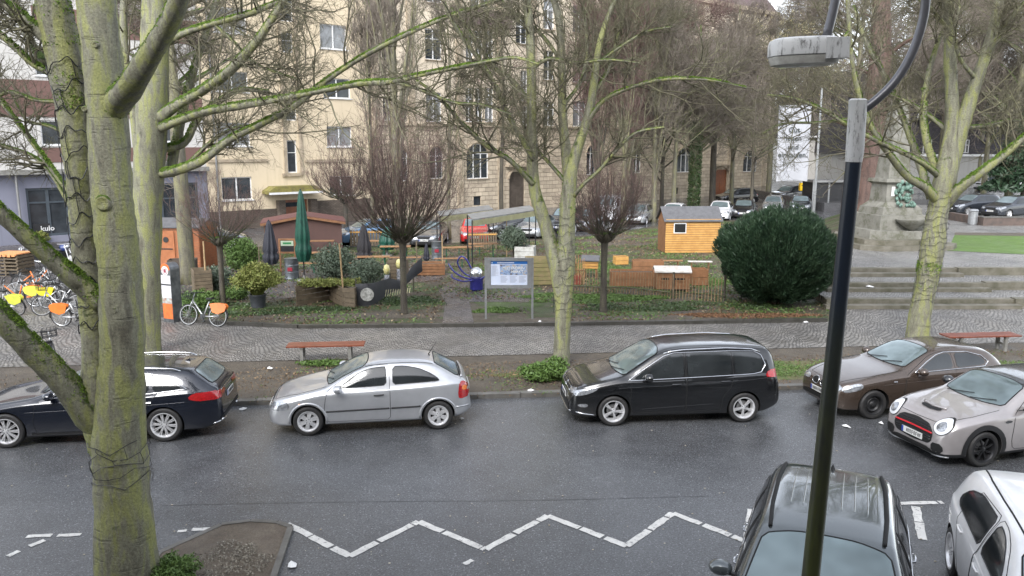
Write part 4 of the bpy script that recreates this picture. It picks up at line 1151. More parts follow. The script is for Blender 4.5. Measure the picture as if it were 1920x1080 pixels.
bt('olive-twigged tree directly behind the garden hut', 1262, 408, 16, .2, 5.0, 46, M['bark_far'], M['twig'], 'round', 22, m=(11,8), tw=.014, bole=.25)
bt('brown-purple brushy tree in the middle of the parking row', 1185, 400, 18, .2, 5.5, 47, M['bark_dark'], M['twig_brown'], 'column', 26, m=(12,8), tw=.015, bole=.10)
bt('brushy reddish-brown tree just left of the ivy-covered one', 1240, 395, 19, .2, 6.0, 48, M['bark_dark'], M['twig_brown'], 'round', 26, m=(12,9), tw=.015, bole=.12)
bt('pale-twigged tall tree in front of the arched brown door', 1370, 386, 18, .22, 6.0, 49, M['bark_far'], M['twig'], 'round', 26, m=(12,9), tw=.015, bole=.2)
bt('large bare tree at the right edge behind the slate house', 1940, 360, 20, .4, 7.0, 36, M['bark_far'], M['twig'], 'round', 24, m=(12,8), tw=.018, bole=.3, z=PLZ)
bt('park tree with a ridged trunk behind the orange info pillar', 352, 532, 13, .30, 3.6, 34, M['bark_far'], M['twig'], 'round', 16, m=(11,8), tw=.007, bole=.5)
bt('bare tree filling the gap beside the grey multi-stemmed tree', 700, 455, 14, .13, 2.6, 35, M['bark_far'], M['twig'], 'column', 14, m=(10,8), tw=.010, bole=.12)
# ivy round the trunk
rg = np.random.default_rng(3); N = 5000
a = rg.uniform(0,6.283,N); zz_ = rg.uniform(.3,7.5,N); r_ = .30+.25*rg.random(N)
leaf_cloud('ivy', np.stack([r_*np.cos(a), r_*np.sin(a), zz_],1), .06, M['ivy'], iv, rg)

# ball-headed pollards
def pollard(label, px, py, trunk_h, tr, hgt, rad, seed, n=70, mat=None, lean=0):
    p = G(px, py, PZ)
    root = empty('tree', (p.x,p.y,PZ), 0, label, 'tree', 'ball-headed pollard trees in the park')
    rg = np.random.default_rng(seed); rr_ = random.Random(seed)
    mb_l = [[(0,0,-.05,tr*1.3),(0,0,.3,tr*1.05),(lean*.5,0,trunk_h*.5,tr*.95),(lean,0,trunk_h,tr*1.1),(lean,0,trunk_h+.18,tr*2.0),(lean,0,trunk_h+.40,tr*1.4)]]
    for k in range(n):
        a = rr_.uniform(0,6.283); q = rr_.random()**.55; x = rad*q*math.cos(a); y = rad*q*math.sin(a)
        h = hgt*(1-.38*q*q)*rr_.uniform(.6,1.06)
        r0 = tr*rr_.uniform(.07,.17); j = lambda s_: rr_.uniform(-s_, s_)
        mb_l.append([(lean+.12*math.cos(a)*rr_.random(),.12*math.sin(a)*rr_.random(),trunk_h+.05+.25*rr_.random(),r0),(lean+x*.38+j(.09),y*.38+j(.09),trunk_h+.2+h*.13+j(.04),r0*.9),(lean+x*.72+j(.13),y*.72+j(.13),trunk_h+.2+h*.36+j(.06),r0*.7),(lean+x*.92+j(.16),y*.92+j(.16),trunk_h+.2+h*.66,r0*.45),(lean+x+j(.15),y+j(.15),trunk_h+.2+h,r0*.2)])
    nk = len(mb_l)
    for k in range(9):
        a = k*.7+rr_.uniform(-.2,.2); e = tr*rr_.uniform(1.8,2.9); mb_l.append([(lean,0,trunk_h+.12,tr*.9),(lean+e*.6*math.cos(a),e*.6*math.sin(a),trunk_h+.18,tr*.75),(lean+e*math.cos(a),e*math.sin(a),trunk_h+.24+rr_.uniform(0,.14),tr*.62),(lean+e*1.25*math.cos(a),e*1.25*math.sin(a),trunk_h+.30+rr_.uniform(0,.16),tr*.2)])
    limb_mesh(mb_l, 'trunk', M['bark_dark'], root, sides=10, rough=.05, seg=3)
    A = np.array([resample(spline(l,3),7) for l in mb_l[1:nk]]); P, Rd = A[:,:,:3], A[:,:,3]
    P1, R1 = sprout(P, Rd, 6, hgt*.32, 34, .18, rg, 5, .2, 1, .6, .26, None, tr*.045)
    P2, R2 = sprout(P1, R1, 5, hgt*.16, 38, .12, rg, 3, .1, 1, .7, .25, None, tr*.034)
    link_mesh('crown', tubes_mesh('crown', [(P1,R1),(P2,R2)], [4,3]), mat or M['twig_brown'], root)
    return root
pollard('largest pollard with a dense brown broom crown beside the wooden planters', 758, 588, 2.35, .115, 4.6, 2.25, 41, 130)
pollard('pollard with a mossy trunk in front of the low rustic fence', 1131, 584, 2.35, .115, 3.1, 1.7, 42, 90)
pollard('pollard with loose twigs in front of the cream house, left of the brown hut', 419, 574, 2.1, .10, 2.6, 1.55, 43, 60)
pollard('small pollard on the far side of the beer garden beside the blue car', 650, 452, 2.2, .15, 3.6, 2.2, 44, 70)
# ================================================================ CARS
def interp(tab, x):
    xs = [t[0] for t in tab]; ys = [t[1] for t in tab]
    n = len(xs)
    if x <= xs[0]: return ys[0]
    if x >= xs[-1]: return ys[-1]
    d = [(ys[i+1]-ys[i])/(xs[i+1]-xs[i]) for i in range(n-1)]
    m = [d[0]] + [0 if d[i-1]*d[i] <= 0 else 2*d[i-1]*d[i]/(d[i-1]+d[i]) for i in range(1, n-1)] + [d[-1]]
    for i in range(n-1):
        if xs[i] <= x <= xs[i+1]:
            h = xs[i+1]-xs[i]; t = (x-xs[i])/h
            return ((2*t**3-3*t*t+1)*ys[i] + (t**3-2*t*t+t)*h*m[i] + (-2*t**3+3*t*t)*ys[i+1] + (t**3-t*t)*h*m[i+1])
def section(x, s):
    W, zb, zt, z0 = interp(s['W'], x), interp(s['belt'], x), interp(s['top'], x), interp(s['bot'], x)
    zb = min(zb, zt-.015)
    h = zt-zb
    k = s.get('k', .42)
    hh = max(h-.10, 0)
    yr = W-.05-k*hh-.06*min(1, max(0, h-.02)/.1)
    c = min(.075, .55*h)
    H = zb-z0
    crx = .012
    ctl = [(0, z0), (W-.22, z0), (W-.07, z0+.03), (W-.025, z0+.12*H), (W-.004, z0+.33*H), (W+.004, z0+.55*H), (W-.005, z0+.76*H), (W-.022, z0+.93*H),
           (W-.055, zb), (.5*(W-.055)+.5*yr+.018*min(1,hh*3), zb+.5*(zt-c-zb)), (yr, zt-c), (yr-.035-.05*min(1, h*2), zt-.45*c), (yr*.72, zt-.16*c), (yr*.4, zt-.03*c), (0, zt)]
    return ctl
SUB = 3
def ring(x, s):
    c = section(x, s)
    P = [np.array((-c[1][0], c[1][1]))] + [np.array(p) for p in c] + [np.array((-c[-2][0], c[-2][1]))]
    out = []
    for i in range(1, len(P)-2):
        for q in range(SUB):
            t = q/SUB
            out.append(.5*((2*P[i]) + (-P[i-1]+P[i+1])*t + (2*P[i-1]-5*P[i]+4*P[i+1]-P[i+2])*t*t + (-P[i-1]+3*P[i]-3*P[i+1]+P[i+2])*t**3))
    out.append(P[-2])
    return [(max(p[0], 0), p[1]) for p in out]
def body_mesh(s):
    L = s['L']
    xs = [0, .012, .03, .06, .1, .15, .2]
    x = .26
    st = s.get('step', .07)
    while x < L-.22: xs.append(x); x += st
    xs += [L-.2, L-.15, L-.1, L-.06, L-.03, L-.012, L]
    for tt, _ in s['top']:
        if .25 < tt < L-.25: xs.append(tt)
    xs = sorted(set(round(v, 4) for v in xs))
    xs = [v for i, v in enumerate(xs) if i == 0 or v-xs[i-1] > .006]
    rings = [ring(x, s) for x in xs]
    K = len(rings[0])
    vs, fs = [], []
    N = 2*K-2
    for x, r in zip(xs, rings):
        for y, z in r: vs.append((x, y, z))
        for y, z in r[-2:0:-1]: vs.append((x, -y, z))
    for i in range(len(xs)-1):
        for j in range(N):
            j2 = (j+1) % N
            fs.append((i*N+j, (i+1)*N+j, (i+1)*N+j2, i*N+j2))
    fs.append(tuple(range(N))); fs.append(tuple((len(xs)-1)*N+j for j in range(N))[::-1])
    me = bpy.data.meshes.new('body')
    me.from_pydata(vs, [], fs)
    bm = bmesh.new(); bm.from_mesh(me); bmesh.ops.recalc_face_normals(bm, faces=bm.faces); bm.to_mesh(me)
    bvh = BVHTree.FromBMesh(bm); bm.free()
    return me, bvh
def cut_arches(me, s):
    tmp = bpy.data.objects.new('tmp', me); col.objects.link(tmp)
    mb = MB()
    for wx in s['wheels']:
        for sgn in (1, -1):
            ra = s['ra']
            prof = [(wx+ra*math.cos(a), s['rw']+ra*math.sin(a)) for a in [2*math.pi*k/40 for k in range(40)]]
            w = s['half']
            mb.prism(prof, sgn*(w-.30), sgn*(w+.3))
    cu = mb.build('cut', M['gap'])
    md = tmp.modifiers.new('b', 'BOOLEAN'); md.operation = 'DIFFERENCE'; md.object = cu; md.solver = 'EXACT'
    dg = bpy.context.evaluated_depsgraph_get(); dg.update()
    out = bpy.data.meshes.new_from_object(tmp.evaluated_get(dg))
    bpy.data.objects.remove(tmp); bpy.data.objects.remove(cu)
    out.materials.clear()
    return out
def chaikin(poly, n=1, cut=.05):
    for it in range(n):
        q = []
        m = len(poly)
        for i in range(m):
            a, b, d = poly[i-1], poly[i], poly[(i+1) % m]
            la, ld = math.hypot(b[0]-a[0], b[1]-a[1]), math.hypot(b[0]-d[0], b[1]-d[1])
            ta, td = min(.3, cut/max(la,1e-6)), min(.3, cut/max(ld,1e-6))
            q += [(b[0]+(a[0]-b[0])*ta, b[1]+(a[1]-b[1])*ta), (b[0]+(d[0]-b[0])*td, b[1]+(d[1]-b[1])*td)]
        poly = q; cut *= .4
    return poly
def dens(poly, d=.05):
    out = []
    for i in range(len(poly)):
        a, b = poly[i], poly[(i+1) % len(poly)]
        n = max(1, int(math.hypot(b[0]-a[0], b[1]-a[1])/d))
        out += [(a[0]+(b[0]-a[0])*k/n, a[1]+(b[1]-a[1])*k/n) for k in range(n)]
    return out
class Car:
    def __init__(c, s, detail=True):
        c.s = s; c.L = s['L']
        c.root = empty('parked_car', label=s['label'], cat=s.get('cat', 'car'), group=s.get('group'))
        me, c.bvh = body_mesh(s)
        me = cut_arches(me, s)
        c.body = link_mesh('body', me, [s['paint'], M['gap'], M['black_plastic'], s.get('roofmat', s['paint'])], c.root)
        L = c.L
        for p in me.polygons:
            ce = p.center; mi = 0
            if ce.z < s.get('sill', .24) : mi = 2
            for wx in s['wheels']:
                if math.hypot(ce.x-wx, ce.z-s['rw']) < s['ra']-.004 or (abs(math.hypot(ce.x-wx, ce.z-s['rw'])-s['ra']) < .008 and abs(p.normal.y) < .5 and abs(ce.y) < s['half']-.04): mi = 1
            if abs(p.normal.z+1) < .1: mi = 1
            if 'roofz' in s and ce.z > s['roofz'](ce.x): mi = 3
            p.material_index = mi
        me.shade_smooth(); me.set_sharp_from_angle(angle=R(38))
    def hit(c, u, v, ax, off):
        if ax == 'L': o, d = Vector((u, 4, v)), Vector((0,-1,0))
        elif ax == 'R': o, d = Vector((u, -4, v)), Vector((0,1,0))
        elif ax == 'F': o, d = Vector((-3, u, v)), Vector((1,0,0))
        elif ax == 'B': o, d = Vector((c.L+3, u, v)), Vector((-1,0,0))
        else: o, d = Vector((u, v, 5)), Vector((0,0,-1))
        h, n, i, _ = c.bvh.ray_cast(o, d)
        if h is None: return None
        if n.dot(d) > 0: n = -n
        n = (n*.6 - d*.4).normalized()
        return h + n*off
    def patch(c, name, poly, ax, mat, off=.004, rnd=1, grid=.055, label=None, parent=None, sub=None):
        poly = dens(chaikin(poly, rnd) if rnd else poly, grid)
        n = len(poly)
        x0, x1 = min(p[0] for p in poly), max(p[0] for p in poly); y0, y1 = min(p[1] for p in poly), max(p[1] for p in poly)
        pts = [Vector(p) for p in poly]
        gx = x0+grid*.5
        while gx < x1:
            gy = y0+grid*.5
            while gy < y1:
                # inside test
                ins = False; j = n-1
                for i in range(n):
                    a, b = poly[i], poly[j]
                    if (a[1] > gy) != (b[1] > gy) and gx < (b[0]-a[0])*(gy-a[1])/(b[1]-a[1])+a[0]: ins = not ins
                    j = i
                if ins and min(math.hypot(gx-q[0], gy-q[1]) for q in poly) > grid*.4: pts.append(Vector((gx, gy)))
                gy += grid
            gx += grid
        vs, es, fs, *_ = delaunay_2d_cdt(pts, [(i, (i+1) % n) for i in range(n)], [], 1, 1e-5)
        hv = [c.hit(v.x, v.y, ax, off) for v in vs]
        med = None
        idx = {}; V = []
        for i, h in enumerate(hv):
            if h is not None: idx[i] = len(V); V.append(tuple(h))
        Fs = [[idx[i] for i in f] for f in fs if all(i in idx for i in f)]
        if not Fs: return None
        mb = MB(); mb.add(V, Fs)
        me = bpy.data.meshes.new(name); me.from_pydata(mb.v, [], mb.f)
        ax_n = {'L': Vector((0,1,0)), 'R': Vector((0,-1,0)), 'F': Vector((-1,0,0)), 'B': Vector((1,0,0)), 'T': Vector((0,0,1))}[ax]
        bm = bmesh.new(); bm.from_mesh(me)
        bm.normal_update()
        for f in bm.faces:
            if f.normal.dot(ax_n) < 0: f.normal_flip()
        bm.to_mesh(me); bm.free()
        o = link_mesh(name, me, mat, parent or c.root, True)
        return tag(o, label)
    def line(c, mb, pts, ax, r=.004, off=.001, closed=False, d=.05, mi=0, n=5):
        out = []
        P = dens(pts, d) if closed else None
        if not closed:
            P = []
            for a, b in zip(pts[:-1], pts[1:]):
                k = max(1, int(math.hypot(b[0]-a[0], b[1]-a[1])/d))
                P += [(a[0]+(b[0]-a[0])*i/k, a[1]+(b[1]-a[1])*i/k) for i in range(k)]
            P.append(pts[-1])
        for p in P:
            h = c.hit(p[0], p[1], ax, off)
            if h is not None: out.append(h)
        if len(out) > 1: mb.tube(out, r, n, mi, closed=closed)
WHEELS = {}
def wheel_mesh(style, r, rr, w):
    key = (style, r, rr, w)
    if key in WHEELS: return WHEELS[key]
    # axis along y, outside face at +y
    t = MB()
    Mx = Matrix.Rotation(R(-90), 4, 'X')
    prof = [(rr-.01, -w/2+.02), (rr+.01, -w/2), (r-.03, -w/2), (r-.006, -w/2+.025), (r, -w*.2), (r-.004, 0), (r, w*.2), (r-.006, w/2-.025), (r-.03, w/2), (rr+.03, w/2+.004), (rr+.008, w/2-.004), (rr-.012, w/2-.03)]
    t.lathe(prof, 40, 0, Mx, cap=False)
    rim = MB()
    rim.lathe([(rr+.012, w/2-.008), (rr+.010, w/2+.002), (rr-.006, w/2+.001), (rr-.02, w/2-.02), (rr-.03, w/2-.10), (rr-.06, w/2-.14)], 40, 0, Mx, cap=False)
    rim.lathe([(0.001, w/2-.12), (rr-.03, w/2-.12)], 24, 1, Mx)
    rim.lathe([(.13, w/2-.117), (.13, w/2-.10), (.05, w/2-.10)], 24, 2, Mx, cap=False)
    yo = w/2-.03
    def spoke(a0, w0, w1, twist=0, y0=None, y1=None):
        y0 = yo+.008 if y0 is None else y0; y1 = yo-.004 if y1 is None else y1
        Ma = Matrix.Rotation(a0, 4, 'Y')
        r0, r1 = .045, rr-.004
        vs = []
        for rad, hw, yy, sh in ((r0, w0, y0, 0), (r1*.6, (w0+w1)/2*.85, (y0+y1)/2+.006, twist*.5), (r1, w1, y1, twist)):
            vs += [(rad, yy-.03, -hw*1.25+sh), (rad, yy-.03, hw*1.25+sh), (rad, yy, hw+sh), (rad, yy, -hw+sh)]
        fs = []
        for q in (0, 4):
            for k in range(4): fs.append((q+k, q+(k+1) % 4, q+4+(k+1) % 4, q+4+k))
        fs += [(0,1,2,3), (8,9,10,11)]
        rim.add(vs, fs, 0, Ma)
    if style == 'multi10':
        for k in range(10):
            a = 2*math.pi*k/10
            spoke(a-.1, .009, .010, -.004); spoke(a+.1, .009, .010, .004)
    elif style == 'twin5':
        for k in range(5):
            a = 2*math.pi*k/5
            spoke(a-.16, .009, .015, -.016); spoke(a+.16, .009, .015, .016)
    elif style == 'twin8':
        for k in range(8):
            a = 2*math.pi*k/8; spoke(a-.08, .008, .009, -.014); spoke(a+.08, .008, .009, .014)
    elif style == 'six':
        for k in range(6):
            a = 2*math.pi*k/6
            spoke(a, .03, .055)
        rim.lathe([(rr-.045, yo+.004), (rr-.004, yo-.002), (rr-.004, yo-.03)], 36, 0, Mx, cap=False)
        rim.lathe([(.0, yo+.012), (.06, yo+.010), (.075, yo-.02)], 24, 0, Mx)
    elif style == 'five':
        for k in range(5): spoke(2*math.pi*k/5, .026, .04)
    elif style == 'steel':
        prof = [(.0, yo-.01), (.05, yo-.01), (.07, yo-.03), (.11, yo-.035), (.14, yo-.005), (.165, yo-.03), (rr-.01, yo-.06)]
        rim.lathe(prof, 36, 0, Mx)
        for k in range(10):
            a = 2*math.pi*k/10
            rim.lathe([(.014, yo-.02), (0.001, yo-.014)], 8, 1, Mx @ Matrix.Translation((.15*math.cos(a), .15*math.sin(a), 0.004)))
    rim.lathe([(.0, yo+.016), (.03, yo+.014), (.05, yo+.004), (.055, yo-.03)], 20, 0, Mx)
    for k in range(5):
        a = 2*math.pi*k/5+.3
        rim.lathe([(.008, yo-.01), (.008, yo+.012), (0, yo+.012)], 6, 1, Mx @ Matrix.Translation((.044*math.cos(a), .044*math.sin(a), 0)))
    def mk(mb, nm):
        me = bpy.data.meshes.new(nm); me.from_pydata(mb.v, [], mb.f); me.polygons.foreach_set('material_index', mb.m)
        bm = bmesh.new(); bm.from_mesh(me); bmesh.ops.recalc_face_normals(bm, faces=bm.faces); bm.to_mesh(me); bm.free()
        me.shade_smooth(); me.set_sharp_from_angle(angle=R(35)); return me
    WHEELS[key] = (mk(t, 'wheel'), mk(rim, 'rim'))
    return WHEELS[key]
def add_wheels(c, style, rr, w=.21, mat=None):
    s = c.s
    for wx in s['wheels']:
        for sgn in (1, -1):
            tm, rm = wheel_mesh(style, s['rw'], rr, w)
            if not tm.materials: tm.materials.append(M['tyre'])
            rm2 = rm if rm.users == 0 else rm
            key = (style, mat.name if mat else 'a')
            if not rm2.materials:
                for mm in (mat or M['alloy'], M['gap'], M['grey_metal']): rm2.materials.append(mm)
            t = bpy.data.objects.new('wheel', tm); r = bpy.data.objects.new('rim', rm2)
            col.objects.link(t); col.objects.link(r)
            t.parent = c.root; r.parent = t
            t.location = (wx, sgn*(s['half']-w/2-.012), s['rw'])
            t.rotation_euler = (0, (wx*1.7+sgn), 0 if sgn > 0 else math.pi)
def add_plate(c, end, z, y=0, wide=.52, seed=1):
    s = c.s; r = random.Random(seed)
    h = c.hit(y, z, end, .012)
    sx = -1 if end == 'F' else 1
    mb = MB()
    x = h.x
    mb.box(min(x, x+sx*.012), max(x, x+sx*.012), y-wide/2, y+wide/2, z-.055, z+.055, 0)
    xx = x+sx*.012
    left = y+wide/2 if end == 'F' else y-wide/2
    dr = -1 if end == 'F' else 1
    mb.box(min(xx, xx+sx*.002), max(xx, xx+sx*.002), min(left, left+dr*.045), max(left, left+dr*.045), z-.055, z+.055, 1)
    k = .075
    while k < wide-.04:
        if r.random() > .06:
            a = left+dr*k; b = left+dr*(k+.034)
            zs = r.choice([[(-.036,.036,0,.3),(-.036,.036,.7,1),(.026,.036,0,1)], [(-.036,.036,0,.3),(.026,.036,0,1),(-.005,.005,0,1)], [(-.036,.036,.35,.65),(-.036,-.026,0,1)], [(-.036,.036,0,.3),(-.036,.036,.7,1),(-.005,.005,0,1)]])
            for (za, zb_, fa, fb) in zs:
                ya, yb = a+(b-a)*fa, a+(b-a)*fb
                mb.box(min(xx, xx+sx*.0025), max(xx, xx+sx*.0025), min(ya,yb), max(ya,yb), z+za, z+zb_, 2)
        k += .048
    o = mb.build('number_plate', [M['plate'], M['plate_blue'], M['ink']], c.root)
    return o
def common(c, doors, windows, trim='gap', windscreen=None, rearscreen=None, handles=(), mirror=None, bonnet=None, mirror_mat=None, hatch=None, handle_mat=None, pillar=True):
    s = c.s
    gaps = MB()
    for ax in ('L', 'R'):
        tr = MB()
        for poly in doors:
            pp = chaikin(poly, 1)
            d = c.patch('door', poly, ax, s['paint'], .003, 1, .06)
            g = MB(); c.line(g, pp, ax, .0055, .001, closed=True)
            if g.v: g.build('door_gap', M['gap'], d, True)
        for i, poly in enumerate(windows):
            w = c.patch('window', poly, ax, M['car_glass'], .007, 1, .05)
        if trim:
            for poly in s.get('trimlines', windows):
                c.line(tr, chaikin(poly, 1) if trim != 'open' else poly, ax, .011 if trim == 'chrome' else .008, .006, closed=True, n=6)
        if tr.v: tr.build('window_trim', M['chrome'] if trim == 'chrome' else M['black_plastic'], c.root, True)
        for hx, hz in handles:
            p = c.hit(hx, hz, ax, .018); q = c.hit(hx+.19, hz+.004, ax, .018)
            if p and q:
                hm = MB(); mid = (p+q)/2; out = (1 if ax == 'L' else -1)
                hm.tube([c.hit(hx,hz,ax,-.005), p, mid+Vector((0,out*.008,0)), q, c.hit(hx+.19,hz+.004,ax,-.005)], [.012,.014,.015,.014,.012], 8)
                hm.build('door_handle', handle_mat or s['paint'], c.root, 40)
        if mirror:
            mx, mz = mirror; out = (1 if ax == 'L' else -1)
            p = c.hit(mx, mz, ax, 0)
            mm = MB()
            ctr = p + Vector((.0, out*.15, .06))
            vs = []; n, K = 12, 8
            for i in range(K+1):
                th = math.pi*i/K
                for k in range(n):
                    a = 2*math.pi*k/n
                    X = -.10*math.cos(th); rr_ = math.sin(th)**.7
                    if X > .045: X = .045
                    vs.append((ctr.x+X, ctr.y+out*.125*rr_*math.cos(a), ctr.z+.085*rr_*math.sin(a)))
            fs = [(i*n+k, i*n+(k+1) % n, (i+1)*n+(k+1) % n, (i+1)*n+k) for i in range(K) for k in range(n)]
            mm.add(vs, fs, 0)
            mm.bar(p+Vector((0,-out*.02,0)), ctr+Vector((0,-out*.05,-.04)), .05, .03, 1)
            mo = mm.build('wing_mirror', [mirror_mat or s['paint'], M['black_plastic']], c.root, 50)
    if windscreen:
        w = c.patch('windscreen', windscreen, 'T', M['screen_glass'], .006, 1, .06)
        mb = MB()
        ys = max(p[1] for p in windscreen); xs0 = min(p[0] for p in windscreen)
        c.line(mb, chaikin(windscreen, 1), 'T', .010, .004, closed=True)
        mb.build('windscreen_seal', M['gap'], w, True)
        wp = MB()
        c.line(wp, [(xs0+.0, ys*.75), (xs0+.15, .0)], 'T', .008, .022); c.line(wp, [(xs0+.0, -.05), (xs0+.17, -ys*.72)], 'T', .008, .022)
        if wp.v: wp.build('wiper', M['gap'], w, True)
    if rearscreen:
        w = c.patch('rear_window', rearscreen[1], rearscreen[0], M['screen_glass'], .006, 1, .06)
        mb = MB(); c.line(mb, chaikin(rearscreen[1], 1), rearscreen[0], .010, .003, closed=True)
        mb.build('rear_window_seal', M['gap'], w, True)
    if bonnet:
        c.line(gaps, bonnet, 'T', .005, .0005)
    if hatch:
        c.line(gaps, hatch[1], hatch[0], .005, .0005)
    if gaps.v: gaps.build('panel_gap', M['gap'], c.root, True)
def place(c, contact, wi, side, heading):
    """put the car so that wheel wi (0 front, 1 rear) on the given side touches the ground at contact; heading = direction the front points"""
    th = math.atan2(-heading.y, -heading.x)           # local -x is forward
    lx, ly = c.s['wheels'][wi], (c.s['half']-.1)*side
    c.root.rotation_euler = (0, 0, th)
    ox = contact.x - (lx*math.cos(th)-ly*math.sin(th)); oy = contact.y - (lx*math.sin(th)+ly*math.cos(th))
    c.root.location = (ox, oy, contact.z)
def heading2(a, b): return (a-b).normalized()

# ---- silver three-door hatchback --------------------------------------------------
M['p_silver'] = paint('paint_silver', (.50,.51,.53), .55, .3)
s = dict(L=4.11, half=.855, rw=.305, ra=.345, wheels=(.80, 3.41), k=.40, paint=M['p_silver'], sill=.22, group='cars parked along the far kerb',
  label='silver three-door hatchback parked at the kerb beside the slatted bench',
  top=[(0,.50),(.03,.60),(.10,.68),(.25,.75),(.6,.845),(.95,.925),(1.14,.975),(1.22,1.01),(1.55,1.19),(1.9,1.345),(2.1,1.395),(2.5,1.43),(2.9,1.42),(3.2,1.385),(3.36,1.34),(3.6,1.21),(3.86,1.055),(3.93,1.03),(4.0,1.0),(4.05,.90),(4.08,.72),(4.10,.55),(4.11,.48)],
  belt=[(0,.46),(.05,.56),(.2,.66),(.6,.78),(1.1,.87),(1.5,.90),(2.5,.935),(3.3,.97),(3.8,.985),(3.97,.94),(4.05,.8),(4.11,.45)],
  W=[(0,.52),(.03,.62),(.1,.70),(.25,.78),(.5,.825),(.9,.85),(2,.855),(3.2,.85),(3.6,.825),(3.85,.775),(4.0,.70),(4.08,.62),(4.11,.52)],
  bot=[(0,.30),(.05,.23),(.3,.18),(3.7,.2),(4.0,.27),(4.11,.36)])
c = Car(s)
add_wheels(c, 'six', .205, .20)
common(c, doors=[[(1.17,.28),(1.12,.5),(1.16,.80),(1.22,.93),(1.75,1.25),(2.0,1.335),(2.32,1.36),(2.42,1.355),(2.44,.9),(2.44,.28)]],
  windows=[[(1.42,.955),(1.62,1.10),(1.85,1.235),(2.05,1.30),(2.32,1.325),(2.36,1.32),(2.37,.985),(1.9,.965)], [(2.50,.99),(2.50,1.325),(2.75,1.325),(3.05,1.27),(3.3,1.16),(3.45,1.045),(3.42,1.03)]],
  trim='dark', windscreen=[(1.22,-.62),(1.16,-.3),(1.14,0),(1.16,.3),(1.22,.62),(1.93,.52),(1.99,.3),(2.0,0),(1.99,-.3),(1.93,-.52)],
  rearscreen=('T', [(3.36,-.50),(3.36,.50),(3.84,.56),(3.87,.3),(3.87,-.3),(3.84,-.56)]), handles=[(2.12,.80)], mirror=(1.42,.92),
  bonnet=[(1.17,-.66),(.6,-.66),(.14,-.5),(.12,0),(.14,.5),(.6,.66),(1.17,.66)], handle_mat=M['black_plastic'])
for ax in 'LR':
    c.patch('headlight', [(.055,.56),(.10,.52),(.42,.56),(.45,.66),(.36,.73),(.12,.68)], ax, M['lens_bright'], .006, 2, .04)
    c.patch('tail_light', [(3.82,.70),(3.86,.98),(3.97,.98),(4.06,.86),(4.07,.66),(3.86,.62)], ax, M['lens_red'], .007, 1, .04)
    c.patch('tail_light', [(3.90,.80),(3.91,.90),(3.99,.90),(4.03,.80)], ax, M['lens_orange'], .010, 1, .03, label='orange band of the tail light')
    mb = MB(); c.line(mb, [(1.16,.50),(2.42,.52)], ax, .018, .004); c.line(mb, [(2.46,.52),(3.05,.53)], ax, .018, .004)
    mb.build('side_moulding', M['black_plastic'], c.root, True)
    mb = MB(); c.line(mb, [(3.78,.46),(3.95,.46),(4.09,.46)], ax, .012, .004); mb.build('bumper_strip', M['p_silver'], c.root, True)
    for wx in s['wheels']:
        mb = MB(); c.line(mb, [(wx+.375*math.cos(a), .305+.375*math.sin(a)) for a in [R(d) for d in range(-5, 186, 10)]], ax, .022, .000, n=8)
        mb.build('arch_lip', M['p_silver'], c.root, True)
    mb = MB(); c.line(mb, [(.62,.67),(.66,.67)], ax, .012, .002); mb.build('side_indicator', M['lens_orange'], c.root)
c.patch('headlight', [(-.68,.56),(-.45,.54),(-.42,.66),(-.68,.70)], 'F', M['lens_bright'], .008, 1, .04); c.patch('headlight', [(.68,.56),(.45,.54),(.42,.66),(.68,.70)], 'F', M['lens_bright'], .008, 1, .04)
c.patch('grille', [(-.36,.60),(.36,.60),(.36,.66),(-.36,.66)], 'F', M['gap'], .008, 1, .04)
c.patch('lower_grille', [(-.4,.28),(.4,.28),(.42,.40),(-.42,.40)], 'F', M['gap'], .008, 1, .04)
add_plate(c, 'F', .47, seed=4); add_plate(c, 'B', .74, seed=5)
mb = MB(); c.line(mb, [(3.90,-.58),(3.93,-.3),(3.93,.3),(3.90,.58)], 'T', .022, .03); c.line(mb, [(3.88,-.5),(3.90,0),(3.88,.5)], 'T', .012, .022, mi=1)
mb.build('spoiler', [M['p_silver'], M['gap']], c.root, True)
mb = MB(); p = c.hit(3.28, 0, 'T', 0); mb.tube([p, p+Vector((-.02,0,.03)), p+Vector((.16,0,.30))], [.022,.012,.003], 6); mb.build('antenna', M['gap'], c.root)
for sg in (1,-1):
    mb = MB(); c.line(mb, [(1.95,sg*.545),(2.3,sg*.56),(2.9,sg*.56),(3.32,sg*.53)], 'T', .007, .001); mb.build('roof_gutter', M['gap'], c.root)
place(c, G(822,803), 1, -1, heading2(G(580,815), G(822,803)))
CAR_SILVER = c

# ---- dark blue estate car ------------------------------------------------------------
M['p_navy'] = paint('paint_navy', (.007,.010,.019), .3, .2)
s = dict(L=4.94, half=.94, rw=.345, ra=.385, wheels=(.92, 3.845), k=.46, paint=M['p_navy'], sill=.22, group='cars parked along the far kerb',
  label='dark blue estate car with silver roof rails parked behind the thick mossy tree',
  top=[(0,.48),(.03,.62),(.12,.72),(.35,.80),(.8,.88),(1.3,.955),(1.45,.985),(1.55,1.02),(2.0,1.24),(2.35,1.375),(2.6,1.42),(3.0,1.45),(3.6,1.44),(4.1,1.40),(4.33,1.355),(4.6,1.18),(4.76,1.06),(4.82,1.03),(4.87,.98),(4.91,.8),(4.93,.6),(4.94,.5)],
  belt=[(0,.45),(.06,.58),(.3,.70),(.8,.80),(1.4,.88),(2.5,.93),(3.5,.96),(4.3,1.0),(4.7,1.0),(4.85,.93),(4.92,.72),(4.94,.47)],
  W=[(0,.60),(.04,.70),(.12,.78),(.35,.87),(.7,.915),(1.2,.93),(2.5,.94),(3.8,.935),(4.3,.91),(4.65,.85),(4.85,.77),(4.92,.70),(4.94,.62)],
  bot=[(0,.26),(.05,.20),(.3,.16),(4.5,.18),(4.85,.28),(4.94,.36)])
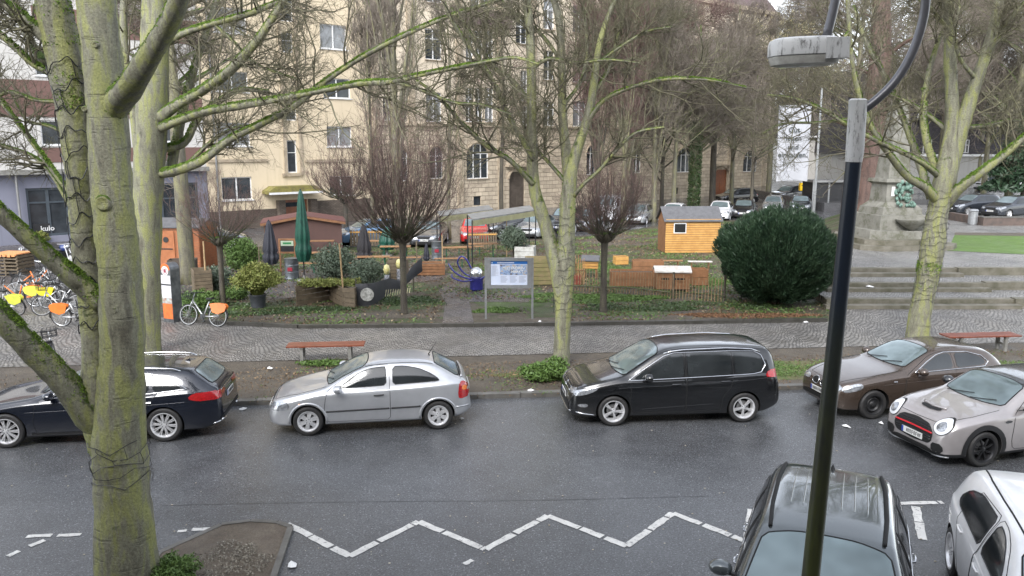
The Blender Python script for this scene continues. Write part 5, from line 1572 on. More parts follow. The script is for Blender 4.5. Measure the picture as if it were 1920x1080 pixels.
c = Car(s)
add_wheels(c, 'multi10', .245, .235)
common(c, doors=[[(1.50,.26),(1.44,.5),(1.50,.88),(1.78,1.04),(2.2,1.27),(2.5,1.355),(2.75,1.37),(2.78,.9),(2.78,.26)], [(2.80,.26),(2.80,1.37),(3.35,1.375),(3.68,1.30),(3.78,1.0),(3.5,.72),(3.36,.5),(3.34,.26)]],
  windows=[[(1.78,.985),(2.05,1.13),(2.35,1.27),(2.6,1.325),(2.72,1.33),(2.72,.995)], [(2.84,.995),(2.84,1.335),(3.3,1.34),(3.55,1.31),(3.6,1.01)], [(3.66,1.015),(3.64,1.295),(3.95,1.23),(4.22,1.06)]],
  trim=None, windscreen=[(1.56,-.68),(1.50,-.3),(1.49,0),(1.50,.3),(1.56,.68),(2.36,.56),(2.43,.3),(2.44,0),(2.43,-.3),(2.36,-.56)],
  rearscreen=('T', [(4.38,-.50),(4.38,.50),(4.72,.58),(4.76,.3),(4.76,-.3),(4.72,-.58)]), handles=[(2.45,.79),(3.45,.82)], mirror=(1.80,.97),
  bonnet=[(1.44,-.74),(.7,-.72),(.16,-.55),(.13,0),(.16,.55),(.7,.72),(1.44,.74)], handle_mat=M['chrome'])
for ax in 'LR':
    tl = MB(); c.line(tl, [(1.72,.965),(2.05,1.15),(2.35,1.29),(2.6,1.345),(3.3,1.362),(3.6,1.33),(3.98,1.25),(4.30,1.045),(3.6,.985),(2.7,.97),(1.72,.955)], ax, .012, .006, closed=True)
    tl.build('window_trim', M['chrome'], c.root, True)
for ax in 'LR':
    c.patch('tail_light', [(4.30,.86),(4.42,.96),(4.86,.97),(4.92,.88),(4.92,.80),(4.5,.80)], ax, M['lens_red'], .007, 1, .04)
    c.patch('headlight', [(.10,.60),(.12,.68),(.5,.76),(.55,.70),(.3,.60)], ax, M['lens_clear'], .006, 1, .04)
    mb = MB(); c.line(mb, [(1.3,.70),(2.5,.74),(3.6,.77),(4.3,.80)], ax, .006, .001); mb.build('crease', M['p_navy'], c.root, True)
    c.patch('sill_strip', [(1.4,.25),(3.35,.25),(3.38,.31),(1.38,.29)], ax, M['black_plastic'], .008, 0, .06)
c.patch('tail_light', [(-.80,.80),(-.80,.96),(-.30,.92),(-.30,.84)], 'B', M['lens_red'], .008, 1, .05); c.patch('tail_light', [(.80,.80),(.80,.96),(.30,.92),(.30,.84)], 'B', M['lens_red'], .008, 1, .05)
c.patch('bumper_diffuser', [(-.72,.30),(.72,.30),(.72,.46),(-.72,.46)], 'B', M['black_plastic'], .008, 1, .06)
mb = MB(); c.line(mb, [(-.55,.93),(.55,.93)], 'B', .008, .006); 
for sg in (1,-1): c.line(mb, [(sg*.70,.36),(sg*.45,.34)], 'B', .028, .012)
c.line(mb, [(4.75,.30),(4.86,.33),(4.91,.36)], 'L', .012, .01); c.line(mb, [(4.75,.30),(4.86,.33),(4.91,.36)], 'R', .012, .01)
mb.build('rear_trim', M['chrome'], c.root, True)
c.patch('grille', [(-.5,.42),(.5,.42),(.56,.66),(-.56,.66)], 'F', M['gap'], .008, 1, .05)
add_plate(c, 'B', .76, seed=9); add_plate(c, 'F', .50, seed=10)
for sg in (1, -1):
    mb = MB(); pts = [c.hit(x, sg*.62, 'T', o_) for x, o_ in ((2.45,.0),(2.55,.035),(2.8,.045),(3.5,.045),(4.0,.04),(4.15,.0))]
    mb.tube(pts, .014, 8); mb.build('roof_rail', M['chrome'], c.root, True)
mb = MB(); p = c.hit(4.12, 0, 'T', 0); mb.add([(p.x-.1,0,p.z-.01),(p.x+.06,.02,p.z-.01),(p.x+.06,-.02,p.z-.01),(p.x+.05,0,p.z+.055)], [(0,1,3),(0,3,2),(1,2,3)]); mb.build('antenna', M['p_navy'], c.root)
place(c, G(312,826), 1, -1, heading2(G(22,838), G(312,826)))

# ---- black van-like people carrier -------------------------------------------------------
M['p_black'] = paint('paint_black', (.006,.0065,.0075), .1, .2)
s = dict(L=4.53, half=.915, rw=.325, ra=.37, wheels=(.90, 3.686), k=.30, paint=M['p_black'], sill=.22, group='cars parked along the far kerb',
  label='black people carrier with chrome roof rails parked at the kerb beside the forked tree',
  top=[(0,.50),(.03,.66),(.10,.76),(.3,.86),(.7,.96),(1.0,1.03),(1.1,1.06),(1.5,1.30),(1.85,1.50),(2.1,1.58),(2.5,1.62),(3.2,1.63),(3.9,1.60),(4.2,1.56),(4.30,1.50),(4.38,1.30),(4.45,1.08),(4.49,.9),(4.52,.65),(4.53,.5)],
  belt=[(0,.46),(.05,.62),(.2,.76),(.6,.88),(1.1,.96),(2,.99),(3.2,1.03),(4.0,1.06),(4.3,1.04),(4.45,.9),(4.53,.47)],
  W=[(0,.58),(.04,.69),(.12,.78),(.3,.855),(.6,.895),(1.2,.91),(3.2,.915),(3.8,.90),(4.1,.87),(4.35,.82),(4.47,.76),(4.53,.66)],
  bot=[(0,.26),(.05,.20),(.3,.17),(4.1,.19),(4.4,.28),(4.53,.36)])
c = Car(s)
add_wheels(c, 'twin5', .225, .215)
common(c, doors=[[(1.30,.28),(1.24,.5),(1.28,.95),(1.60,1.20),(1.95,1.43),(2.2,1.50),(2.40,1.515),(2.42,.9),(2.42,.28)], [(2.44,.28),(2.44,1.515),(3.42,1.525),(3.44,1.0),(3.38,.78),(3.22,.6),(3.18,.28)]],
  windows=[[(1.28,.985),(1.42,1.07),(1.62,1.19),(1.64,1.0)], [(1.68,1.0),(1.68,1.22),(1.98,1.40),(2.2,1.465),(2.38,1.475),(2.38,1.02)], [(2.47,1.025),(2.47,1.48),(3.38,1.49),(3.40,1.055)], [(3.48,1.06),(3.47,1.485),(3.86,1.475),(4.02,1.40),(4.10,1.22),(4.02,1.11),(3.86,1.075)]],
  trim=None, windscreen=[(1.12,-.72),(1.04,-.35),(1.02,0),(1.04,.35),(1.12,.72),(1.86,.60),(1.94,.3),(1.95,0),(1.94,-.3),(1.86,-.60)],
  rearscreen=('B', [(-.62,1.12),(.62,1.12),(.56,1.46),(-.56,1.46)]), handles=[(2.12,.88),(3.16,.92)], mirror=(1.62,1.0),
  bonnet=[(1.06,-.76),(.5,-.74),(.12,-.55),(.10,0),(.12,.55),(.5,.74),(1.06,.76)], handle_mat=M['p_black'])
for ax in 'LR':
    tl = MB(); c.line(tl, [(1.20,.965),(1.62,1.225),(1.97,1.43),(2.2,1.495),(3.4,1.515),(3.90,1.50),(4.06,1.42),(4.15,1.22),(4.05,1.08),(3.86,1.05),(2.4,1.0),(1.3,.965)], ax, .012, .006, closed=True)
    tl.build('window_trim', M['chrome'], c.root, True)
for ax in 'LR':
    c.patch('headlight', [(.08,.66),(.10,.74),(.52,.86),(.60,.82),(.42,.72),(.15,.64)], ax, M['lens_clear'], .006, 1, .04)
    c.patch('tail_light', [(4.12,.98),(4.22,1.12),(4.42,1.12),(4.46,1.0),(4.45,.95)], ax, M['lens_red'], .007, 1, .04)
    c.patch('fog_light', [(.16,.42),(.16,.48),(.36,.50),(.36,.42)], ax, M['lens_clear'], .006, 1, .04)
    mb = MB(); c.line(mb, [(1.0,.82),(2.4,.86),(3.6,.92),(4.2,.96)], ax, .007, .001); c.line(mb, [(1.5,.36),(3.0,.44)], ax, .006, .001); mb.build('crease', M['p_black'], c.root, True)
    mb = MB(); c.line(mb, [(.12,.30),(.3,.27),(.5,.25)], ax, .012, .006); mb.build('bumper_trim', M['chrome'], c.root, True)
for sg in (1,-1): c.patch('headlight', [(sg*.74,.68),(sg*.42,.66),(sg*.42,.74),(sg*.70,.80)], 'F', M['lens_clear'], .008, 1, .04)
mb = MB(); c.line(mb, [(-.44,.74),(.44,.74)], 'F', .009, .01); c.line(mb, [(-.44,.68),(.44,.68)], 'F', .009, .01); c.line(mb, [(-.66,.30),(-.4,.27),(.4,.27),(.66,.30)], 'F', .011, .012); mb.build('front_trim', M['chrome'], c.root, True)
c.patch('grille', [(-.44,.66),(.44,.66),(.44,.76),(-.44,.76)], 'F', M['gap'], .006, 1, .04)
c.patch('lower_grille', [(-.62,.30),(.62,.30),(.56,.46),(-.56,.46)], 'F', M['gap'], .006, 1, .05)
mb = MB()
for r_, z_ in ((.05,.71),): mb.tube([c.hit(.05*math.cos(a), .71+.05*math.sin(a), 'F', .016) for a in [R(d) for d in range(0,360,30)]], .006, 5, closed=True)
mb.build('badge', M['chrome'], c.root)
add_plate(c, 'F', .53, seed=2); add_plate(c, 'B', .70, seed=3)
for sg in (1, -1):
    mb = MB(); pts = [c.hit(x, sg*.66, 'T', o_) for x, o_ in ((1.98,.0),(2.12,.03),(2.4,.045),(3.3,.045),(3.85,.04),(4.05,.0))]
    mb.tube(pts, .015, 8); mb.build('roof_rail', M['chrome'], c.root, True)
place(c, G(1391,790), 1, -1, heading2(G(1147,797), G(1391,790)))
# ---- brown hatchback ---------------------------------------------------------------
M['p_brown'] = paint('paint_brown', (.085,.062,.048), .5, .26)
def bmw_like():
    s = dict(L=4.24, half=.875, rw=.318, ra=.36, wheels=(.78, 3.44), k=.42, paint=M['p_brown'], sill=.22, group='cars parked along the far kerb',
      label='brown three-door hatchback with black steel wheels parked in front of the second bench',
      top=[(0,.52),(.03,.66),(.10,.74),(.35,.82),(.9,.93),(1.35,.99),(1.46,1.01),(1.56,1.05),(1.95,1.24),(2.25,1.36),(2.5,1.405),(2.9,1.42),(3.4,1.385),(3.66,1.33),(3.9,1.18),(4.03,1.07),(4.1,1.0),(4.16,.85),(4.22,.65),(4.24,.5)],
      belt=[(0,.48),(.05,.62),(.25,.73),(.8,.84),(1.4,.91),(2.5,.95),(3.4,.98),(3.9,.99),(4.1,.9),(4.2,.7),(4.24,.47)],
      W=[(0,.58),(.04,.68),(.12,.75),(.3,.81),(.6,.85),(1.2,.87),(3.3,.875),(3.7,.85),(4.0,.79),(4.15,.71),(4.24,.6)],
      bot=[(0,.26),(.05,.20),(.3,.17),(3.8,.19),(4.15,.28),(4.24,.36)])
    c = Car(s)
    add_wheels(c, 'steel', .21, .20, M['black_plastic'])
    common(c, doors=[[(1.52,.27),(1.48,.5),(1.54,.90),(1.85,1.08),(2.15,1.26),(2.4,1.33),(2.72,1.345),(2.76,.9),(2.76,.27)]],
      windows=[[(1.86,.985),(2.10,1.13),(2.32,1.25),(2.5,1.295),(2.70,1.305),(2.70,1.005)], [(2.80,1.01),(2.80,1.305),(3.15,1.285),(3.42,1.21),(3.54,1.11),(3.50,1.045)]],
      trim=None, windscreen=[(1.60,-.64),(1.53,-.3),(1.52,0),(1.53,.3),(1.60,.64),(2.26,.54),(2.33,.3),(2.34,0),(2.33,-.3),(2.26,-.54)],
      rearscreen=('T', [(3.70,-.48),(3.70,.48),(3.98,.54),(4.0,0),(3.98,-.54)]), handles=[(2.48,.80)], mirror=(1.84,.95),
      bonnet=[(1.5,-.70),(.8,-.69),(.14,-.50),(.10,0),(.14,.50),(.8,.69),(1.5,.70)])
    for ax in 'LR':
        tl = MB(); c.line(tl, [(1.76,.955),(2.10,1.16),(2.35,1.28),(2.55,1.325),(3.1,1.315),(3.46,1.225),(3.61,1.09),(3.5,1.01),(2.7,.985)], ax, .012, .006, closed=True)
        tl.build('window_trim', M['chrome'], c.root, True)
        c.patch('headlight', [(.09,.60),(.10,.70),(.40,.79),(.52,.78),(.50,.68),(.3,.62)], ax, M['lens_bright'], .006, 1, .04)
        c.patch('tail_light', [(3.95,.78),(4.0,.95),(4.12,.92),(4.2,.78)], ax, M['lens_red'], .006, 1, .04)
        mb = MB(); c.line(mb, [(1.0,.74),(2.4,.80),(3.4,.84),(3.95,.87)], ax, .006, .001); mb.build('crease', M['p_brown'], c.root, True)
        mb = MB(); c.line(mb, [(1.22,.80),(1.30,.80)], ax, .014, .003); mb.build('side_indicator', M['lens_clear'], c.root)
    for sg in (1, -1):
        c.patch('headlight', [(sg*.70,.60),(sg*.36,.62),(sg*.38,.71),(sg*.66,.73)], 'F', M['lens_bright'], .010, 1, .04)
        c.patch('grille', [(sg*.03,.58),(sg*.05,.72),(sg*.22,.72),(sg*.27,.64),(sg*.22,.57)], 'F', M['gap'], .010, 1, .03)
        mb = MB(); c.line(mb, chaikin([(sg*.03,.58),(sg*.05,.72),(sg*.22,.72),(sg*.27,.64),(sg*.22,.57)]), 'F', .011, .012, closed=True); mb.build('grille_ring', M['chrome'], c.root, True)
    c.patch('lower_grille', [(-.6,.29),(.6,.29),(.56,.38),(-.56,.38)], 'F', M['gap'], .008, 1, .05)
    add_plate(c, 'F', .47, seed=21)
    p = c.hit(3.5, 0, 'T', 0); mb = MB(); mb.tube([p, p+Vector((.0,0,.03)), p+Vector((.10,0,.10))], [.02,.012,.003], 6); mb.build('antenna', M['gap'], c.root)
    return c
c = bmw_like()
place(c, G(1632,784), 0, -1, (-sd*1.0 - sn*.12).normalized())

M['lamp_white'] = pm('lamp_white', (.75,.76,.78), .2, coat=1)
# ---- small beige-grey car with black roof and bonnet scoop -------------------------------
M['p_greige'] = paint('paint_greige', (.36,.335,.33), .3, .25)
M['p_gloss_black'] = paint('paint_gloss_black', (.012,.013,.015), .0, .2)
s = dict(L=4.25, half=.90, rw=.335, ra=.375, wheels=(.79, 3.46), k=.30, paint=M['p_greige'], sill=.26, group='cars parked on the near side',
  roofmat=M['p_gloss_black'], roofz=lambda x: 1.335 if 1.5 < x < 4.0 else 9,
  label='pale greige compact car with black roof, round headlights and red-lined grille',
  top=[(0,.50),(.03,.66),(.10,.78),(.3,.88),(.8,.97),(1.1,1.01),(1.25,1.04),(1.6,1.24),(1.85,1.37),(2.1,1.42),(2.6,1.44),(3.3,1.43),(3.8,1.39),(3.95,1.34),(4.07,1.2),(4.15,1.0),(4.2,.85),(4.24,.6),(4.25,.5)],
  belt=[(0,.47),(.05,.62),(.2,.76),(.6,.86),(1.2,.93),(2,.97),(3.6,1.01),(4.0,1.0),(4.15,.88),(4.25,.47)],
  W=[(0,.62),(.04,.71),(.12,.79),(.3,.85),(.6,.885),(1.2,.90),(3.5,.90),(3.9,.87),(4.1,.81),(4.25,.70)],
  bot=[(0,.24),(.05,.18),(.3,.16),(3.9,.18),(4.2,.28),(4.25,.34)])
c = Car(s)
add_wheels(c, 'twin8', .24, .225, M['alloy_dark'])
common(c, doors=[[(1.42,.29),(1.36,.5),(1.42,.92),(1.70,1.14),(1.95,1.30),(2.40,1.345),(2.44,.9),(2.44,.29)], [(2.46,.29),(2.46,1.345),(3.15,1.335),(3.2,.9),(3.05,.6),(3.0,.29)]],
  windows=[[(1.66,1.0),(1.74,1.12),(1.98,1.275),(2.38,1.30),(2.38,1.02)], [(2.49,1.02),(2.49,1.30),(3.1,1.295),(3.14,1.04)], [(3.24,1.04),(3.2,1.29),(3.7,1.26),(3.85,1.15),(3.8,1.06)]],
  trim=None, windscreen=[(1.32,-.68),(1.22,-.35),(1.20,0),(1.22,.35),(1.32,.68),(1.86,.60),(1.93,.3),(1.94,0),(1.93,-.3),(1.86,-.60)],
  rearscreen=('B', [(-.55,1.05),(.55,1.05),(.5,1.28),(-.5,1.28)]), handles=[(2.15,.86),(2.95,.88)], mirror=(1.66,1.0), mirror_mat=M['p_gloss_black'],
  bonnet=[(1.18,-.74),(.6,-.74),(.16,-.64),(.10,-.4),(.09,0),(.10,.4),(.16,.64),(.6,.74),(1.18,.74)], handle_mat=M['p_gloss_black'])
for ax in 'LR':
    for wx in s['wheels']:
        ringp = [(wx+.47*math.cos(a), .335+.47*math.sin(a)) for a in [R(d) for d in range(-12, 193, 12)]] + [(wx+.376*math.cos(a), .335+.376*math.sin(a)) for a in [R(d) for d in range(192, -13, -12)]]
        c.patch('wheel_arch_trim', ringp, ax, M['black_plastic'], .010, 0, .05)
    c.patch('side_scuttle', [(1.20,.79),(1.20,.85),(1.34,.85),(1.36,.81)], ax, M['p_gloss_black'], .006, 1, .04)
    mb = MB(); c.line(mb, [(1.5,1.0),(2.4,1.0),(3.1,1.01),(3.85,1.04)], ax, .010, .005); mb.build('window_trim', M['p_gloss_black'], c.root, True)
for sg in (1, -1):
    cy, cz = sg*.60, .735
    def ov(r1, r2, off): return [(cy+r1*math.cos(a), cz+r2*math.sin(a)) for a in [2*math.pi*k/20 for k in range(20)]]
    h = c.patch('headlight', ov(.165,.15,0), 'F', M['gap'], .008, 0, .04)
    c.patch('lamp_ring', ov(.15,.135,0), 'F', M['lamp_white'], .013, 0, .04, parent=h)
    c.patch('lamp_lens', ov(.09,.08,0), 'F', M['lens_clear'], .018, 0, .03, parent=h)
    c.patch('air_intake', [(sg*.72,.27),(sg*.48,.24),(sg*.46,.42),(sg*.70,.44)], 'F', M['gap'], .008, 1, .05)
g = c.patch('grille', [(-.44,.37),(-.50,.55),(-.36,.72),(0,.755),(.36,.72),(.50,.55),(.44,.37),(0,.33)], 'F', M['gap'], .008, 2, .05)
for zz_ in (.46,.50,.60,.64,.68):
    mb = MB(); wv = .44-.6*max(0, zz_-.58); c.line(mb, [(-wv,zz_),(0,zz_+.01),(wv,zz_)], 'F', .008, .010); mb.build('grille_bar', M['p_gloss_black'], g, True)
mb = MB(); c.line(mb, [(-.46,.575),(0,.585),(.46,.575)], 'F', .016, .016); mb.build('red_grille_bar', M['red_trim'], g, True)
c.patch('lower_grille', [(-.62,.2),(-.42,.30),(.42,.30),(.62,.2)], 'F', M['gap'], .008, 1, .05)
mb = MB(); c.line(mb, [(-.76,.21),(-.40,.17),(.40,.17),(.76,.21)], 'F', .018, .010); mb.build('front_splitter', M['galv'], c.root, True)
c.patch('bonnet_scoop', [(.34,-.24),(.30,0),(.34,.24),(.44,.22),(.41,0),(.44,-.22)], 'T', M['gap'], .016, 1, .04)
mb = MB(); c.line(mb, [(.47,-.27),(.42,0),(.47,.27)], 'T', .028, .018); mb.build('scoop_lip', M['p_greige'], c.root, True)
add_plate(c, 'F', .44, seed=31)
place(c, G(1835,873), 0, -1, (-sd*1.0 - sn*.17).normalized())
MINI = c

# ---- dark metallic estate facing the camera ------------------------------------------------
M['p_darkgrey'] = paint('paint_dark_grey', (.11,.125,.13), .6, .2)
s = dict(L=4.55, half=.90, rw=.325, ra=.365, wheels=(.90, 3.55), k=.30, paint=M['p_darkgrey'], sill=.24, group='cars parked on the near side',
  label='dark grey wet car with black roof rails parked nose-on below the street lamp',
  top=[(0,.55),(.03,.70),(.12,.82),(.4,.92),(.9,1.01),(1.1,1.05),(1.25,1.10),(1.6,1.31),(1.9,1.47),(2.1,1.53),(2.5,1.57),(3.2,1.58),(3.8,1.55),(4.1,1.50),(4.24,1.42),(4.36,1.2),(4.45,1.0),(4.52,.75),(4.55,.5)],
  belt=[(0,.5),(.05,.66),(.2,.80),(.6,.91),(1.2,.98),(2,1.0),(3.2,1.02),(4.0,1.03),(4.3,1.0),(4.45,.88),(4.55,.47)],
  W=[(0,.60),(.04,.70),(.12,.78),(.3,.85),(.6,.89),(1.2,.90),(3.5,.90),(4.0,.87),(4.3,.81),(4.45,.74),(4.55,.62)],
  bot=[(0,.26),(.05,.20),(.3,.17),(4.1,.19),(4.4,.28),(4.55,.36)])
c = Car(s)
add_wheels(c, 'five', .22, .215)
common(c, doors=[[(1.46,.28),(1.40,.5),(1.46,.96),(1.75,1.20),(2.05,1.40),(2.40,1.475),(2.44,.9),(2.44,.28)], [(2.46,.28),(2.46,1.475),(3.25,1.48),(3.3,1.0),(3.15,.6),(3.05,.28)]],
  windows=[[(1.66,1.03),(1.85,1.21),(2.08,1.36),(2.38,1.43),(2.38,1.05)], [(2.49,1.05),(2.49,1.435),(3.2,1.44),(3.24,1.07)], [(3.34,1.07),(3.3,1.435),(3.8,1.40),(4.0,1.22),(3.95,1.10)]],
  trim='dark', windscreen=[(1.34,-.72),(1.20,-.38),(1.17,0),(1.20,.38),(1.34,.72),(1.93,.60),(2.01,.3),(2.02,0),(2.01,-.3),(1.93,-.60)],
  rearscreen=('B', [(-.55,1.08),(.55,1.08),(.5,1.38),(-.5,1.38)]), handles=[(2.15,.90),(2.98,.92)], mirror=(1.66,1.02),
  bonnet=[(1.14,-.76),(.6,-.74),(.16,-.56),(.12,0),(.16,.56),(.6,.74),(1.14,.76)], handle_mat=M['chrome'])
for ax in 'LR':
    c.patch('headlight', [(.08,.68),(.10,.78),(.46,.88),(.55,.84),(.36,.74)], ax, M['lens_clear'], .006, 1, .04)
    c.patch('tail_light', [(4.16,.95),(4.22,1.12),(4.42,1.08),(4.46,.95)], ax, M['lens_red'], .006, 1, .04)
    mb = MB(); c.line(mb, [(1.5,1.0),(2.4,1.015),(3.3,1.03),(3.98,1.06)], ax, .010, .006); mb.build('window_trim', M['chrome'], c.root, True)
for sg in (1, -1):
    mb = MB(); c.line(mb, [(2.04,sg*.545),(2.6,sg*.575),(3.4,sg*.575),(4.05,sg*.54)], 'T', .022, .014); mb.build('roof_rail', M['gap'], c.root, True)
    for yy in (.13,.26,.39):
        mb = MB(); c.line(mb, [(2.6,sg*yy),(3.3,sg*yy),(3.85,sg*yy)], 'T', .009, -.004); mb.build('roof_rib', M['p_darkgrey'], c.root, True)
mb = MB(); p = c.hit(3.95, 0.0, 'T', 0)
mb.add([(p.x-.10,0,p.z-.01),(p.x+.06,.03,p.z-.01),(p.x+.06,-.03,p.z-.01),(p.x+.05,0,p.z+.075)], [(0,1,3),(0,3,2),(1,2,3)]); mb.build('antenna', M['gap'], c.root)
add_plate(c, 'F', .5, seed=41)
hd = Vector((-.40,-.915,0)).normalized()
# roof rails seen at (1488,865)..(1672,1050): solve the position from the rear end of the roof
rl = G(1488,865,1.52); rr_ = G(1639,892,1.52); mid = (rl+rr_)/2
c.root.rotation_euler = (0,0,math.atan2(-hd.y,-hd.x))
c.root.location = (mid.x + hd.x*4.05, mid.y + hd.y*4.05, 0); c.root.scale = (1.0, 1.09, 1.0)
DARK = c

# ---- white hatchback beside it ----------------------------------------------------------------
M['p_white'] = paint('paint_white', (.78,.78,.78), 0, .25)
s = dict(L=4.26, half=.90, rw=.32, ra=.36, wheels=(.85, 3.49), k=.42, paint=M['p_white'], sill=.24, group='cars parked on the near side',
  label='white hatchback with tinted rear windows cut off by the right-hand edge of the view',
  top=[(0,.50),(.03,.62),(.10,.72),(.3,.80),(.8,.90),(1.0,.96),(1.12,1.0),(1.4,1.19),(1.72,1.39),(1.95,1.46),(2.5,1.49),(3.3,1.47),(3.75,1.41),(3.9,1.32),(4.03,1.15),(4.12,1.0),(4.2,.8),(4.25,.6),(4.26,.5)],
  belt=[(0,.46),(.05,.58),(.2,.68),(.6,.80),(1.2,.88),(2,.92),(3.4,.97),(3.9,.98),(4.1,.88),(4.26,.47)],
  W=[(0,.58),(.04,.68),(.12,.77),(.3,.84),(.6,.88),(1.2,.895),(3.4,.90),(3.8,.87),(4.05,.81),(4.2,.74),(4.26,.62)],
  bot=[(0,.26),(.05,.20),(.3,.17),(3.9,.19),(4.2,.28),(4.26,.36)])
c = Car(s)
add_wheels(c, 'multi10', .225, .215)
common(c, doors=[[(1.38,.28),(1.32,.5),(1.36,.88),(1.55,1.10),(1.85,1.31),(2.10,1.385),(2.34,1.395),(2.36,.9),(2.36,.28)], [(2.38,.28),(2.38,1.395),(3.15,1.35),(3.3,.95),(3.08,.6),(3.0,.28)]],
  windows=[[(1.50,.96),(1.72,1.15),(1.95,1.29),(2.12,1.335),(2.30,1.345),(2.30,.98)], [(2.42,.985),(2.42,1.355),(3.05,1.345),(3.38,1.25),(3.55,1.08),(3.45,1.01)]],
  trim='dark', windscreen=[(1.20,-.68),(1.08,-.35),(1.06,0),(1.08,.35),(1.20,.68),(1.70,.58),(1.78,.3),(1.79,0),(1.78,-.3),(1.70,-.58)],
  rearscreen=('B', [(-.5,1.05),(.5,1.05),(.45,1.27),(-.45,1.27)]), handles=[(2.08,.83),(2.95,.86)], mirror=(1.48,.96),
  bonnet=[(1.26,-.72),(.6,-.70),(.14,-.5),(.10,0),(.14,.5),(.6,.70),(1.26,.72)])
for sg in (1, -1):
    mb = MB(); c.line(mb, [(1.85,sg*.50),(2.7,sg*.525),(3.3,sg*.52),(3.72,sg*.49)], 'T', .012, .003); mb.build('roof_gutter', M['gap'], c.root, True)
for ax in 'LR': c.patch('tail_light', [(3.93,.80),(3.98,.95),(4.14,.92),(4.2,.80)], ax, M['lens_red'], .006, 1, .04)
q = G(1789,1076)
c.root.scale = (1.12, 1.0, 1.03)
hw2 = Vector((-.33,-.944,0)).normalized(); place(c, q, 1, 1, hw2)
c.root.location.x += hw2.x*.42; c.root.location.y += hw2.y*.42
WHITE = c

